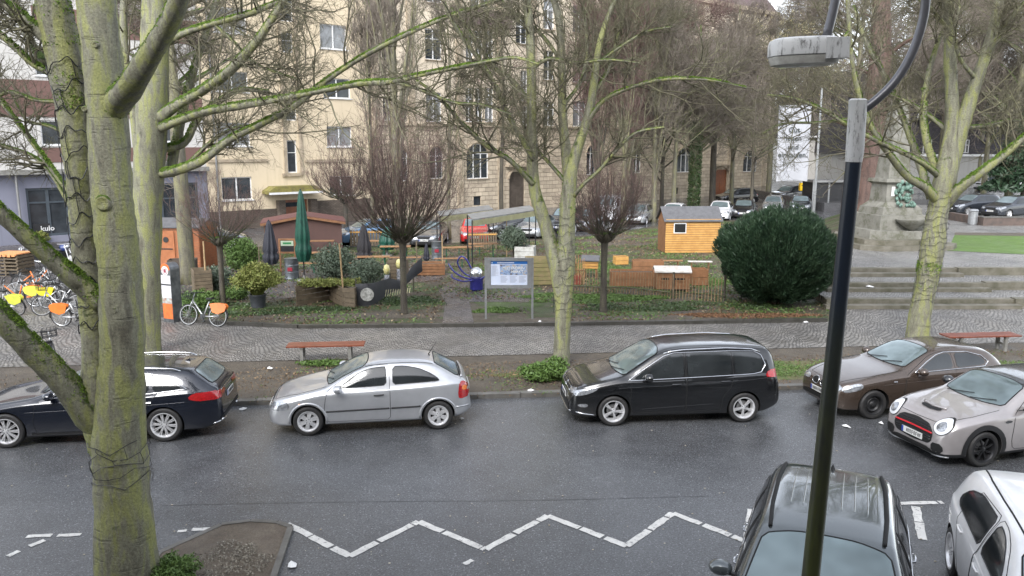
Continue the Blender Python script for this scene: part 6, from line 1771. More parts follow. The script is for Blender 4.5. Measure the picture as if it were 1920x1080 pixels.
# ---- more distant parked cars --------------------------------------------------------------------
def gen_car(kind, pmat, label, px, py, hdg, z=0.0, group='cars parked in front of the stone house', wst='five', glass=None, scale=1.0, taxi=False):
    if kind == 'hatch':
        s = dict(L=4.1, half=.87, rw=.31, ra=.345, wheels=(.8,3.35), k=.40,
          top=[(0,.5),(.04,.66),(.15,.76),(.6,.88),(1.1,.97),(1.2,1.0),(1.6,1.22),(1.95,1.40),(2.3,1.46),(3.0,1.46),(3.5,1.40),(3.7,1.30),(3.95,1.0),(4.05,.75),(4.1,.5)],
          belt=[(0,.46),(.05,.6),(.3,.74),(1.1,.89),(2.5,.95),(3.6,1.0),(3.95,.88),(4.1,.46)])
        ws = [[(1.45,.98),(1.95,1.31),(2.3,1.36),(2.33,.99)], [(2.4,.99),(2.4,1.36),(3.0,1.36),(3.5,1.2),(3.55,1.05)]]
        sw, re_ = (1.22,1.95), (3.55,3.9)
    elif kind == 'sedan':
        s = dict(L=4.6, half=.90, rw=.32, ra=.355, wheels=(.85,3.65), k=.44,
          top=[(0,.5),(.04,.64),(.15,.74),(.6,.84),(1.3,.95),(1.4,.98),(1.9,1.24),(2.2,1.39),(2.6,1.44),(3.1,1.42),(3.6,1.28),(4.0,1.1),(4.2,1.05),(4.5,1.0),(4.56,.85),(4.6,.5)],
          belt=[(0,.46),(.05,.6),(.3,.72),(1.3,.87),(2.5,.93),(3.8,.97),(4.4,.93),(4.55,.75),(4.6,.46)])
        ws = [[(1.7,.96),(2.15,1.28),(2.5,1.34),(2.55,.97)], [(2.62,.97),(2.62,1.34),(3.1,1.32),(3.5,1.15),(3.6,1.0)]]
        sw, re_ = (1.42,2.15), (3.3,3.95)
    elif kind == 'suv':
        s = dict(L=4.5, half=.93, rw=.36, ra=.40, wheels=(.88,3.6), k=.36,
          top=[(0,.6),(.04,.8),(.15,.9),(.6,1.0),(1.1,1.08),(1.25,1.12),(1.65,1.38),(2.0,1.58),(2.4,1.65),(3.3,1.65),(3.9,1.58),(4.1,1.48),(4.3,1.1),(4.42,.9),(4.5,.55)],
          belt=[(0,.55),(.05,.74),(.3,.88),(1.1,1.01),(2.5,1.08),(3.9,1.13),(4.3,1.0),(4.5,.52)])
        ws = [[(1.55,1.1),(2.0,1.46),(2.4,1.54),(2.44,1.12)], [(2.5,1.12),(2.5,1.54),(3.2,1.55),(3.2,1.14)], [(3.28,1.15),(3.28,1.54),(3.75,1.50),(3.95,1.24)]]
        sw, re_ = (1.28,2.0), (4.0,4.2)
    elif kind == 'van':
        s = dict(L=4.9, half=.97, rw=.33, ra=.37, wheels=(.9,3.9), k=.16,
          top=[(0,.6),(.04,.85),(.15,.98),(.5,1.08),(.8,1.18),(1.2,1.55),(1.6,1.86),(2.0,1.93),(3,1.95),(4.6,1.93),(4.8,1.85),(4.86,1.3),(4.9,.55)],
          belt=[(0,.55),(.05,.8),(.3,.95),(1.1,1.08),(2.5,1.12),(4.7,1.12),(4.85,1.0),(4.9,.52)])
        ws = [[(1.15,1.12),(1.5,1.6),(1.75,1.68),(2.2,1.68),(2.2,1.12)]]
        sw, re_ = (.85,1.55), None
    L = s['L']
    s['W'] = [(0,s['half']*.66),(.04,s['half']*.78),(.15,s['half']*.88),(.4,s['half']*.96),(1.0,s['half']),(L-.9,s['half']),(L-.4,s['half']*.94),(L-.1,s['half']*.85),(L,s['half']*.7)]
    s['bot'] = [(0,.28),(.06,.21),(.3,.18),(L-.4,.2),(L,.36)]
    s.update(paint=pmat, label=label, group=group, step=.16, sill=.26)
    c = Car(s)
    add_wheels(c, wst, s['rw']-.1, .2)
    zb, h = interp(s['belt'], 2.5), s['half']
    for ax in 'LR':
        for w in ws: c.patch('window', w, ax, M['car_glass'], .012, 1, .12)
        c.patch('headlight', [(.1,zb-.32),(.12,zb-.20),(.5,zb-.12),(.48,zb-.22)], ax, M['lens_bright'], .012, 1, .08)
        c.patch('tail_light', [(L-.35,zb-.15),(L-.3,zb+.02),(L-.1,zb-.05),(L-.06,zb-.2)], ax, M['lens_red'], .012, 1, .08)
    yw = h*.72
    c.patch('windscreen', [(sw[0]+.05,-yw),(sw[0]-.02,0),(sw[0]+.05,yw),(sw[1]-.05,yw*.85),(sw[1],0),(sw[1]-.05,-yw*.85)], 'T', M['screen_glass'], .012, 1, .12)
    if re_: c.patch('rear_window', [(re_[0],-yw*.75),(re_[0],yw*.75),(re_[1],yw*.8),(re_[1],-yw*.8)], 'T', M['screen_glass'], .012, 1, .12)
    for sg in (1, -1): c.patch('headlight', [(sg*h*.8,zb-.33),(sg*h*.45,zb-.32),(sg*h*.45,zb-.22),(sg*h*.76,zb-.2)], 'F', M['lens_bright'], .014, 1, .08)
    c.patch('grille', [(-.35,zb-.36),(.35,zb-.36),(.38,zb-.24),(-.38,zb-.24)], 'F', M['gap'], .012, 1, .08)
    c.patch('lower_grille', [(-.6,.28),(.6,.28),(.6,.40),(-.6,.40)], 'F', M['gap'], .012, 1, .08)
    add_plate(c, 'F', .5, seed=int(px)); add_plate(c, 'B', .62 if kind != 'hatch' else .55, seed=int(px)+1)
    th = math.atan2(-hdg.y, -hdg.x)
    p = G(px, py, z)
    c.root.rotation_euler = (0,0,th)
    # (px,py) is the ground point under the middle of the near face of the car
    off = L/2
    c.root.location = (p.x - (off*math.cos(th)), p.y - (off*math.sin(th)), z)
    return c
# ================================================================ STREET FURNITURE AND GARDEN
def W3(px, py, z=PZ): return G(px, py, z)
def pxm(py, z=PZ): return (py-270)*math.cos(PITCH)/(CAM_H-z)
# --- street lamp close to the camera -------------------------------------------------------------
YL = 5.6
top = At(1609,188,YL); j = At(1602,290,YL); b0 = At(1520,1080,YL)
dv = (j-b0)/(j.z-b0.z); base = b0 - dv*b0.z
lamp = empty('street_lamp', base, 0, 'tall dark mossy lamp post with curved arm and flat grey lamp head', 'street lamp')
def rel(p): return tuple(Vector(p)-base)
b = NB('lamp_post_paint'); P = b.n('ShaderNodeNewGeometry').outputs['Position']
mp = b.n('ShaderNodeMapping'); b.l(P, mp.inputs[0]); mp.inputs['Scale'].default_value = (2.5,2.5,.5)
mf = b.ramp(b.noise(2.2, mp.outputs[0], 7, .7), [(.40, 0.0), (.60, .9)])
sp = b.n('ShaderNodeSeparateXYZ'); b.l(P, sp.inputs[0])
low = b.ramp(b.math('DIVIDE', sp.outputs[2], 5.5), [(.62, 1.0), (.86, 0.0)])
cbase = b.mix(low, (.009,.015,.026), (.026,.027,.019))
b.set(Base_Color=b.mix(b.math('MULTIPLY', mf, low), cbase, (.055,.063,.018)), Roughness=.32)
b.bump(b.noise(60, P, 4), .15, .004); LP = b.mat
mb = MB(); mb.tube([rel(base), rel(base+dv*1.0), rel(b0), rel(j)], [.078,.073,.066,.052], 20); mb.build('post', LP, lamp, 40)
b = NB('lamp_grey_enamel'); P = b.n('ShaderNodeNewGeometry').outputs['Position']
mpv = b.n('ShaderNodeMapping'); b.l(P, mpv.inputs[0]); mpv.inputs['Scale'].default_value = (3.2,3.2,.9)
st = b.ramp(b.noise(9, mpv.outputs[0], 8, .75), [(.52, 0.0), (.64, .85)])
b.set(Base_Color=b.mix(st, (.50,.50,.49), (.07,.066,.06)), Roughness=.45); LG = b.mat
mb = MB(); mb.tube([rel(j-dv*.05), rel(j+dv*.02), rel(top), rel(top+dv*.01)], [.055,.060,.060,.046], 20); mb.build('sleeve', LG, lamp, 40)
arc = [(1608,212),(1640,190),(1680,150),(1712,95),(1732,30),(1735,-30),(1722,-90),(1690,-140),(1650,-160),(1612,-140),(1585,-90),(1572,-30),(1562,20),(1550,68)]
mb = MB(); pts = [rel(At(x, y, YL-.10*k/13)) for k, (x, y) in enumerate(arc)]
sp_ = spline(pts, 4); mb.tube([tuple(p) for p in sp_], [.030]*(len(sp_)), 12); am = mb.build('arm', pm('arm_metal', (.13,.13,.14), .35, metal=.5, scale=6), lamp, True)
mb = MB(); q = At(1611,213,YL); mb.tube([rel(q+Vector((-.05,0,-.01))), rel(q+Vector((.03,0,.015)))], [.042,.036], 14); mb.build('arm_socket', LG, lamp, 40)
hc = At(1508,97,YL-.12); L_ = .265; 
n = 40; prof = []
def oval(rx, ry, z): return [(rx*math.copysign(abs(math.cos(a))**.75, math.cos(a)), ry*math.copysign(abs(math.sin(a))**.75, math.sin(a)), z) for a in [2*math.pi*k/n for k in range(n)]]
def ovalstack(rings): 
    vs = [v for r in rings for v in r]; fs = [(i*n+k, i*n+(k+1) % n, (i+1)*n+(k+1) % n, (i+1)*n+k) for i in range(len(rings)-1) for k in range(n)]
    fs += [tuple(range(n))[::-1], tuple((len(rings)-1)*n+k for k in range(n))]; return vs, fs
Mh = Matrix.Translation(rel(hc)) @ Matrix.Rotation(R(-2), 4, 'Y') @ Matrix.Scale(.87, 4)
mb = MB(); mb.add(*ovalstack([oval(.262,.17,-.035), oval(.268,.175,-.03), oval(.266,.172,.055), oval(.255,.16,.085), oval(.22,.13,.100)]), 0, Mh)
hd_ = mb.build('lamp_head', LG, lamp, 40)
mb = MB(); mb.add(*ovalstack([oval(.20,.12,-.105), oval(.245,.155,-.095), oval(.262,.168,-.045), oval(.262,.168,-.036)]), 0, Mh)
mb.build('lamp_diffuser', pm('lamp_diffuser', (.5,.49,.45), .25, c2=(.3,.29,.26), scale=12), hd_, 40)
mb = MB(); mb.box(.10,.268,-.185,.185,-.07,.08, 0, Mh); mb.build('gear_box', LG, hd_)

# --- slatted benches -------------------------------------------------------------------------------
def bench(px0, px1, py, ygr, label, dz=0):
    q0, q1 = G(px0, ygr, PZ), G(px1, ygr, PZ); c = (q0+q1)/2
    r = empty('bench', (c.x, c.y, PZ), ang, label, 'bench', 'backless benches along the path')
    mb = MB(); L = (q1-q0).length/2
    for k in range(5): mb.box(-L, L, -.24+.1*k, -.155+.1*k, .43, .465)
    mb.build('seat', M['wood_red'], r)
    for x in (-L*.62, L*.62):
        mb = MB(); mb.box(x-.04, x+.04, -.20, -.12, 0, .39); mb.box(x-.04, x+.04, .12, .20, 0, .39); mb.box(x-.045, x+.045, -.22, .22, .385, .43); mb.box(x-.025, x+.025, -.12, .12, .16, .22)
        mb.build('leg', M['concrete'], r)
    return r
bench(542, 684, 655, 676, 'backless red-brown slatted bench behind the silver hatchback')
bench(1764, 1906, 630, 657, 'backless red-brown slatted bench beside the leaning tree at the right')

# --- obelisk monument -----------------------------------------------------------------------------
mp_ = G(1682, 466, PLZ); mon = empty('obelisk_monument', (mp_.x+.25, mp_.y+1.6, PLZ), R(8), 'weathered stone obelisk on stepped base with green bronze relief and basin', 'monument')
def octa(r, cut=.3): 
    c = r*cut; return [(-r+c,-r),(r-c,-r),(r,-r+c),(r,r-c),(r-c,r),(-r+c,r),(-r,r-c),(-r,-r+c)]
def frust(mb, p0, p1, z0, z1, mi=0):
    m = len(p0); vs = [(x,y,z0) for x,y in p0]+[(x,y,z1) for x,y in p1]
    mb.add(vs, [tuple(range(m))[::-1], tuple(range(m,2*m))]+[(k,(k+1)%m,(k+1)%m+m,k+m) for k in range(m)], mi)
def sq(r): return [(-r,-r),(r,-r),(r,r),(-r,r)]
b = NB('monument_stone'); P = b.n('ShaderNodeNewGeometry').outputs['Position']
c_ = b.ramp(b.noise(1.5, P, 9, .72), [(.3,(.24,.23,.20)), (.5,(.17,.165,.14)), (.62,(.085,.085,.055)), (.75,(.22,.21,.18))])
b.set(Base_Color=c_, Roughness=.8); b.bump(b.noise(14, P, 8, .75), .6, .03); MS = b.mat
k_ = 1/39.0
mb = MB(); frust(mb, octa(2.5), octa(2.5), -.05, .22); frust(mb, octa(2.15), octa(2.15), .223, .45); mb.build('step', M['step_stone'], mon)
mb = MB(); frust(mb, octa(1.75), octa(1.70), .453, .85); frust(mb, sq(1.28), sq(1.25), .853, 1.55); mb.build('plinth', MS, mon)
mb = MB(); frust(mb, sq(1.05), sq(1.0), 1.553, 1.9); frust(mb, sq(.95), sq(.72), 1.903, 2.15); frust(mb, sq(.70), sq(.66), 2.153, 3.0); frust(mb, sq(.66), sq(.82), 3.0, 3.12); frust(mb, sq(.82), sq(.78), 3.12, 3.28); mb.build('pedestal', MS, mon)
mb = MB(); frust(mb, sq(.58), sq(.31), 3.283, 6.75); frust(mb, sq(.31), sq(.01), 6.75, 7.15); mb.build('obelisk', MS, mon)
mb = MB(); mb.lathe([(.12,-.42),(.35,-.28),(.62,-.10),(.78,.04),(.80,.10),(.70,.10),(.5,.0),(.001,-.06)], 32, 0, T(0.2,-1.55,1.3), sy=.7); mb.build('basin', MS, mon, 40)
bz_ = pm('verdigris_bronze', (.16,.26,.21), .6, c2=(.06,.10,.08), scale=8, bump=.8)
mb = MB(); rr_ = random.Random(5)
for k in range(60):
    x = rr_.uniform(-.28,.62); z = rr_.uniform(2.0,3.15); yy = -.72-rr_.uniform(0,.1)-(.25 if z < 2.2 else 0)
    s_ = rr_.uniform(.07,.15); mb.lathe([(.001,-s_),(s_*.7,-s_*.6),(s_,0),(s_*.7,s_*.6),(.001,s_)], 7, 0, T(x,yy,z,rr_.uniform(0,3)), sy=.6)
mb.build('bronze_relief', bz_, mon, 60)
mb = MB(); mb.box(-.45,-.28,-.72,-.705,2.45,2.9); mb.build('notice', M['paper'], mon)
# big redwood trunk
q = G(1627,412,PLZ); Yt = q.y
lim = [px_limb([(1618,422,74),(1622,404,62),(1630,360,58),(1637,300,54),(1643,230,50),(1648,150,44),(1652,60,36),(1655,-20,30)], Yt)]
for k, (a_, b_) in enumerate((((1645,270),(1560,225)),((1655,220),(1740,180)),((1660,160),(1590,120)),((1668,100),(1740,60)),((1670,60),(1610,20)))): lim.append(px_limb([(a_[0],a_[1],10),((a_[0]+b_[0])/2,(a_[1]+b_[1])/2-5,7),(b_[0],b_[1],3)], Yt, (-1)**k*1.5))
traced_tree('massive redwood with a fluted red-brown trunk behind the lamp post', lim, (q.x,q.y,PLZ), M['bark_red'], M['twig'], 77, m=(12,7,4), L=(2.4,1.2,.6), skip=0, kind_group='large park trees', twig_r=.010, zmin=7)

# --- white flag --------------------------------------------------------------------------------------
q = G(1521,468,PZ); fl = empty('banner_flag', (q.x,q.y,PZ), 0, 'white hanging banner reading Gut leben und einkaufen on a tall pole', 'flag')
Yf = q.y; tp = At(1531,165,Yf); 
mb = MB(); mb.tube([(0,0,0),(0,0,tp.z-PZ)], [.075,.05], 12); mb.build('pole', M['galv'], fl, 40)
a_, b_ = At(1460,199,Yf), At(1462,340,Yf); rt = At(1526,196,Yf)
x0, x1, z0, z1 = a_.x-q.x, rt.x-q.x-.12, b_.z-PZ, a_.z-PZ
mb = MB(); NX, NZ = 14, 26; vs = []
for i in range(NZ+1):
    for k in range(NX+1):
        u, v = k/NX, i/NZ
        vs.append((x0+(x1-x0)*u + .06*(1-v)*(1-u), -.05-.028*math.sin(u*7+v*3)*(1-v*.5)-.014*math.sin(u*15-v*5), z0+(z1-z0)*v+.05*math.sin(u*3)*(1-v)))
mb.add(vs, [(i*(NX+1)+k, i*(NX+1)+k+1, (i+1)*(NX+1)+k+1, (i+1)*(NX+1)+k) for i in range(NZ) for k in range(NX)])
cl = mb.build('cloth', pm('banner_cloth', (.37,.375,.40), .8, c2=(.33,.335,.355), scale=1), fl, True)
gm = pm('banner_grey_ink', (.05,.06,.06), .8)
wid = x1-x0
for tx, zz_, sz in (('gut', .86, .12), ('Gut', .655, .155), ('leben', .545, .155), ('und', .43, .155), ('einkaufen.', .325, .155)):
    if tx == 'gut': continue
    text_mesh(tx, sz*wid*1.45, 'lettering', gm, cl, ((x0+x1)/2, -.102, z0+(z1-z0)*zz_), (R(90),0,0), .002)
mb = MB(); mb.tube([(x0-.05,-.05,z1+.02),(0,-.02,z1+.05)], .022, 8); mb.build('cross_bar', M['galv'], fl, True)
# wavy cloth keeps the lettering in front of its folds

# --- black bin enclosure, yellow post box ---------------------------------------------------------------
q = G(1551,396,0); s_ = pxm(396,0)
be = empty('bin_enclosure', (q.x,q.y,0), R(4), 'black two-door bin enclosure with pale grey frame and flat roof', 'bin shelter')
w = 60/s_/2; hh = 58/s_
mb = MB(); mb.box(-w,w,0,2.2,0,hh-.2); mb.build('cabinet', M['ink'], be)
for x in (-w,0,w):
    mb = MB(); mb.box(x-.07,x+.07,-.09,-.003,0,hh-.2); mb.build('post', M['galv'], be)
mb = MB(); mb.box(-w-.15,w+.15,-.25,2.3,hh-.197,hh-.02); mb.build('roof', M['grey_metal'], be)
q = G(1504,386,0); s_ = pxm(386,0)
r = empty('post_box', (q.x,q.y,0), 0, 'small yellow box on a post behind the parked black cars', 'post box')
ym = pm('post_yellow', (.80,.50,.01), .35)
mb = MB(); mb.prism([(-.36,1.45),(.36,1.45),(.36,2.1),(.28,2.18),(-.28,2.18),(-.36,2.1)], -.2,.2); bx = mb.build('box', ym, r)
mb = MB(); mb.box(-.25,.25,-.215,-.203,1.9,1.97); mb.build('slot', M['ink'], bx)
mb = MB(); mb.tube([(0,0,0),(0,0,1.46)], .05, 8); mb.build('post', M['grey_metal'], r)

# --- info board -----------------------------------------------------------------------------------------
q0, q1 = W3(911,598), W3(998,597); ib = empty('information_board', ((q0.x+q1.x)/2,(q0.y+q1.y)/2,PZ), 0, 'blue and white information board in an aluminium frame beside the brick path', 'notice board')
hw_ = (q1.x-q0.x)/2; s_ = pxm(597); zt_ = 115/s_; zb_ = 57/s_+.02
for x in (-hw_, hw_):
    mb = MB(); mb.box(x-.035,x+.035,-.035,.035,-.05,zt_); mb.build('post', M['galv'], ib)
mb = MB(); a_, b_ = -hw_+.04, hw_-.04
mb.box(a_,b_,-.05,.04,zt_-.10,zt_); mb.box(a_,b_,-.05,.04,zb_,zb_+.10); mb.box(a_,a_+.12,-.05,.04,zb_+.10,zt_-.10); mb.box(b_-.12,b_,-.05,.04,zb_+.10,zt_-.10); mb.box(a_+.12,b_-.12,-.01,.03,zb_+.10,zt_-.10)
mb.build('frame', M['galv'], ib)
x0, x1, z0, z1 = a_+.13, b_-.13, zb_+.11, zt_-.11; H_ = z1-z0; W_ = x1-x0
mb = MB(); mb.box(x0,x1,-.02,-.012,z0,z1); pn = mb.build('poster', pm('poster_pale', (.50,.56,.70), .4, c2=(.58,.62,.72)), ib)
mb = MB(); mb.box(x0,x1,-.024,-.0205,z1-H_*.12,z1); mb.build('poster_header', pm('poster_blue', (.02,.12,.36), .4), pn)
b = NB('poster_picture'); co = b.coord('Object')
b.set(Base_Color=b.ramp(b.noise(9, co, 6, .7), [(.38,(.12,.10,.09)),(.48,(.2,.3,.5)),(.55,(.35,.42,.5)),(.62,(.45,.3,.2)),(.7,(.1,.16,.08))]), Roughness=.4)
mb = MB(); mb.box(x0+W_*.25,x1-.01,-.024,-.0205,z0+H_*.42,z1-H_*.14); mb.build('poster_picture', b.mat, pn)
text_mesh('MITTENDRIN', H_*.155, 'lettering', M['white_frame'], pn, (x0+W_*.62,-.028,z0+H_*.66), (R(90),0,0), .001)
text_mesh('MARKT', H_*.155, 'lettering', M['white_frame'], pn, (x0+W_*.72,-.028,z0+H_*.51), (R(90),0,0), .001)
mb = MB()
for k in range(15): mb.box(x0+.02, x0+W_*(.17+.04*math.sin(k*3)), -.0235,-.0205, z1-H_*.2-k*H_*.03, z1-H_*.2-k*H_*.03+.007)
for c3 in range(3):
    for k in range(8): mb.box(x0+W_*(.27+.25*c3), x0+W_*(.44+.25*c3+.03*math.sin(k*5+c3)), -.0235,-.0205, z0+H_*.36-k*H_*.036, z0+H_*.36-k*H_*.036+.007)
o = mb.build('text_lines', pm('text_grey', (.2,.22,.28), .5), pn); o['kind'] = 'stuff'
mb = MB(); 
for k in range(16): mb.box(x0+W_*(.18+.03*k)*.98, x0+W_*(.20+.03*k)*.98, -.0275,-.0245, z1-H_*.085, z1-H_*.045)
mb.box(x0+.03,x0+.055,-.0275,-.0245,z1-H_*.09,z1-H_*.04)
o = mb.build('header_text', M['white_frame'], pn); o['kind'] = 'stuff'

# --- blue sculpture with mirror ball -----------------------------------------------------------------
q = W3(893,546); s_ = pxm(546); sc_ = empty('garden_sculpture', (q.x,q.y+.25,PZ), 0, 'violet blue pot with silver ball and looping blue tubes on the brick path', 'sculpture')
vb = pm('violet_blue', (.03,.03,.22), .25, coat=.6)
mb = MB(); mb.lathe([(.22,0),(.27,.05),(.27,.42),(.30,.46),(.30,.50),(.24,.50),(.24,.44)], 24); mb.build('pot', vb, sc_, 40)
mb = MB(); mb.lathe([(.001+.27*math.sin(math.pi*k/14), .66-.27*math.cos(math.pi*k/14)) for k in range(15)], 24); mb.build('ball', pm('mirror_silver', (.8,.8,.8), .12, metal=.9, scale=9, c2=(.5,.5,.5)), sc_, True)
def tb(pts, nm='tube', r=.035, m=None): 
    mb = MB(); sp_ = spline(pts, 6); mb.tube([tuple(p) for p in sp_], r, 8); mb.build(nm, m or vb, sc_, True)
tb([(-.15,-.15,.45),(-.5,-.2,.55),(-.85,-.15,.75),(-1.1,0,1.05)]); tb([(-.1,.1,.5),(-.5,.2,.65),(-.75,.2,1.05),(-.62,.15,1.32),(-.4,.1,1.22),(-.2,.05,.85)])
tb([(.1,-.2,.45),(.4,-.3,.62),(.65,-.35,.72),(.8,-.3,.62)]); tb([(-.1,-.28,.45),(-.5,-.4,.42),(-.9,-.38,.55),(-.95,-.3,.68)], r=.03)
mb = MB(); mb.lathe([(.001,-.01),(.16,-.01),(.16,.01),(.001,.01)], 16, 0, T(.86,-.32,.66,0,R(75))); mb.build('disc', M['paper'], sc_)

# --- pot with straw grass, shrubs ----------------------------------------------------------------------
def blob_pts(rg, N, rx, ry, rz, cz, shell=.75, lump=.18, seed=0):
    a = rg.uniform(0,2*np.pi,N); u = rg.uniform(-1,1,N); r3 = shell+(1-shell)*rg.random(N)**.5
    r3 = np.where(rg.random(N) < .25, rg.random(N)**.4*shell, r3)
    s = np.sqrt(1-u*u); k = 1+lump*(np.sin(3*a+seed)*np.cos(4*u+seed)+.6*np.sin(7*a+2*seed+5*u)+.4*np.sin(13*a-9*u))
    return np.stack([rx*r3*k*s*np.cos(a), ry*r3*k*s*np.sin(a), cz+rz*r3*k*u], 1)
def shrub(label, px, py, rx, h, n, size, mat, seed, cat='shrub', group=None, stemh=0, z=None, shell=.6, core=False, ry=None, elong=1.6, lump=.2):
    z = PZ if z is None else z
    q = G(px, py, z); rg = np.random.default_rng(seed)
    r = empty('shrub', (q.x,q.y,z), 0, label, cat, group)
    C = blob_pts(rg, n, rx, ry or rx, h/2, stemh+h/2, shell, lump, seed)
    C = C[C[:,2] > .02]
    leaf_cloud('foliage', C, size, mat, r, rg, elong=elong)
    mb = MB(); rr_ = random.Random(seed)
    if stemh > .3: mb.tube([(0,0,0),(.02,0,stemh+h*.2)], .04, 6)
    for k in range(14):
        a = rr_.uniform(0,6.28); b0_ = max(stemh,.0); mb.tube([(0,0,b0_),(rx*.35*math.cos(a),rx*.35*math.sin(a),b0_+h*.4),(rx*.75*math.cos(a),rx*.75*math.sin(a),b0_+h*rr_.uniform(.55,.85))], [.02,.014,.005], 4)
    mb.build('stems', M['bark_dark'], r)
    return r
# yew
q = G(1488,588,PZ); yw = empty('yew_bush', (q.x,q.y+1.9,PZ), 0, 'huge rounded dark green yew bush beside the stone steps', 'bush')
rg = np.random.default_rng(12)
C = blob_pts(rg, 90000, 2.06, 2.0, 1.66, 1.70, .80, .10, 5); C = C[(C[:,2] > .12)]
N = len(C); out = C-np.array([0,0,1.0]); out /= np.linalg.norm(out,axis=1,keepdims=True); out[:,2] += .8
out += rg.normal(0,.35,(N,3)); out /= np.linalg.norm(out,axis=1,keepdims=True)
b_ = rg.normal(size=(N,3)); b_ -= out*(b_*out).sum(1,keepdims=True); b_ /= np.linalg.norm(b_,axis=1,keepdims=True)
Ls = rg.uniform(.05,.17,(N,1)); ws = rg.uniform(.010,.026,(N,1))
V = np.stack([C-out*Ls*.3, C+b_*ws, C+out*Ls, C-b_*ws],1).reshape(-1,3).astype(np.float32)
me = bpy.data.meshes.new('foliage'); me.vertices.add(4*N); me.vertices.foreach_set('co', V.ravel()); me.loops.add(4*N); me.loops.foreach_set('vertex_index', np.arange(4*N,dtype=np.int32)); me.polygons.add(N); me.polygons.foreach_set('loop_start', np.arange(0,4*N,4,dtype=np.int32)); me.update(calc_edges=True)
link_mesh('foliage', me, M['yew'], yw)
mb = MB(); mb.lathe([(1.5*math.sin(math.pi*k/12)+.001, 1.6-1.25*math.cos(math.pi*k/12)) for k in range(13)], 24); mb.build('shade_core', pm('yew_shade', (.012,.02,.010), .9), yw, True)  # solid near-black core painted for the shade inside the bush, not modelled branches
mb = MB()
for k in range(9): a = k*.7; mb.tube([(.3*math.cos(a),.3*math.sin(a),-.05),(.9*math.cos(a),.9*math.sin(a),1.0)], [.09,.05], 6)
mb.build('stems', M['bark_red'], yw)

q = W3(481,578); r = empty('potted_grass', (q.x,q.y+.2,PZ), 0, 'straw-green bushy grass in a round grey pot beside the small pollard', 'potted plant')
mb = MB(); mb.lathe([(.24,0),(.29,.42),(.31,.44),(.31,.48),(.27,.48),(.26,.42)], 20); mb.build('pot', pm('pot_grey', (.06,.065,.075), .5), r, 40)
rg = np.random.default_rng(4); P0 = np.zeros((900,5,3)); a = rg.uniform(0,6.283,900); sp0 = rg.random(900)**.6*.85
for k in range(5):
    t = k/4; P0[:,k,0] = np.cos(a)*(.15+sp0*t**1.3*.85); P0[:,k,1] = np.sin(a)*(.15+sp0*t**1.3*.85); P0[:,k,2] = .42+(1.15-.5*sp0)*t-.25*sp0*t*t
link_mesh('grass_blades', tubes_mesh('grass_blades', [(P0, np.linspace(.007,.003,5)[None,:].repeat(900,0))], [3]), M['grass_dry'], r)
E = P0[:,3:].reshape(-1,3); E = np.repeat(E,4,0)+rg.normal(0,.07,(len(E)*4,3)); leaf_cloud('seed_heads', E, .03, M['grass_dry'], r, rg)
shrub('fresh green shrub beside the stone-grey hut wall', 456, 508, .75, 1.5, 5200, .04, M['herb'], 51)
shrub('low grey-green shrub behind the slatted planter near the info pillar', 402, 545, .75, .95, 3600, .035, M['olive_leaf'], 52)
shrub('dark green bush behind the V-shaped planter, left of the dark parasol', 628, 527, .85, 1.5, 6500, .035, M['olive_leaf'], 53)
shrub('leafy bush in front of the right-hand dark parasol', 690, 535, .7, 1.1, 4200, .03, M['olive_leaf'], 54)
shrub('clipped round olive tree beside the white pallet', 962, 497, .62, 1.1, 5200, .03, M['olive_leaf'], 55, stemh=.75, cat='tree')
shrub('low spreading green plants behind the info pillar', 372, 575, .9, .55, 2600, .035, M['herb'], 56)
shrub('small green clump at the foot of the leafless pollard by the pot', 445, 560, .5, .5, 1600, .03, M['herb'], 57)
shrub('bright green leafy clump at the foot of the forked tree', 1022, 712, .58, .42, 5200, .03, M['herb'], 58, ry=.35)
shrub('bright yellow-green bush at the base of the thick foreground tree', 318, 1095, .36, .34, 7000, .014, M['herb'], 59)
shrub('low weeds under the left bench', 610, 684, .75, .1, 900, .03, M['herb'], 60, ry=.2)
shrub('dark brown hedge plant below the shop window', 75, 455, .5, .7, 1500, .05, M['grass_dry'], 61)
shrub('clump of ivy and dead stems between the stems of the thick tree', 1045, 690, .3, .3, 500, .03, M['herb'], 62)
q = G(1938,372,PLZ); r = empty('conifer', (q.x-1,q.y,PLZ), 0, 'dark green conifer at the right edge in front of the slate house', 'tree')
rg = np.random.default_rng(8); N = 9000; zz_ = rg.random(N)**1.2*9; a = rg.uniform(0,6.283,N); rr2 = (3.3*(1-zz_/9.6))*(.55+.45*rg.random(N))*(1+.15*np.sin(zz_*5))
leaf_cloud('foliage', np.stack([rr2*np.cos(a), rr2*np.sin(a), 1.3+zz_-rr2*.18],1), .16, M['yew'], r, rg, elong=1.8)
mb = MB(); mb.tube([(0,0,0),(0,0,9.5)], [.25,.03], 8); mb.build('trunk', M['bark_dark'], r)

# ground cover with real leaves (ivy and grass) ------------------------------------------------------------
def cover(name, cx, cy, rx, ry, n, size, mat, seed, z=PZ, h=.06, lab=None):
    rg = np.random.default_rng(seed); p = G(cx, cy, z)
    a = rg.uniform(0,6.283,n); r_ = np.sqrt(rg.random(n)); k = 1+.2*np.sin(3*a+seed)+.12*np.sin(7*a)
    X = p.x+rx*r_*k*np.cos(a); Y = p.y+ry*r_*k*np.sin(a)
    dens_ = np.sin(X*2.1+seed)+np.sin(Y*2.7+X*.7)+rg.normal(0,.8,n); ok = dens_ > -.5
    C = np.stack([X, Y, z+rg.random(n)*h],1)[ok]
    o = leaf_cloud(name, C, size, mat, None, rg, flatup=.3); return tag(o, lab, None, None, 'stuff')
cover('ground_ivy', 1105, 560, 2.6, .9, 9000, .028, M['herb'], 1)
cover('ground_ivy', 1260, 575, 3.4, .8, 7000, .026, M['ivy'], 2)
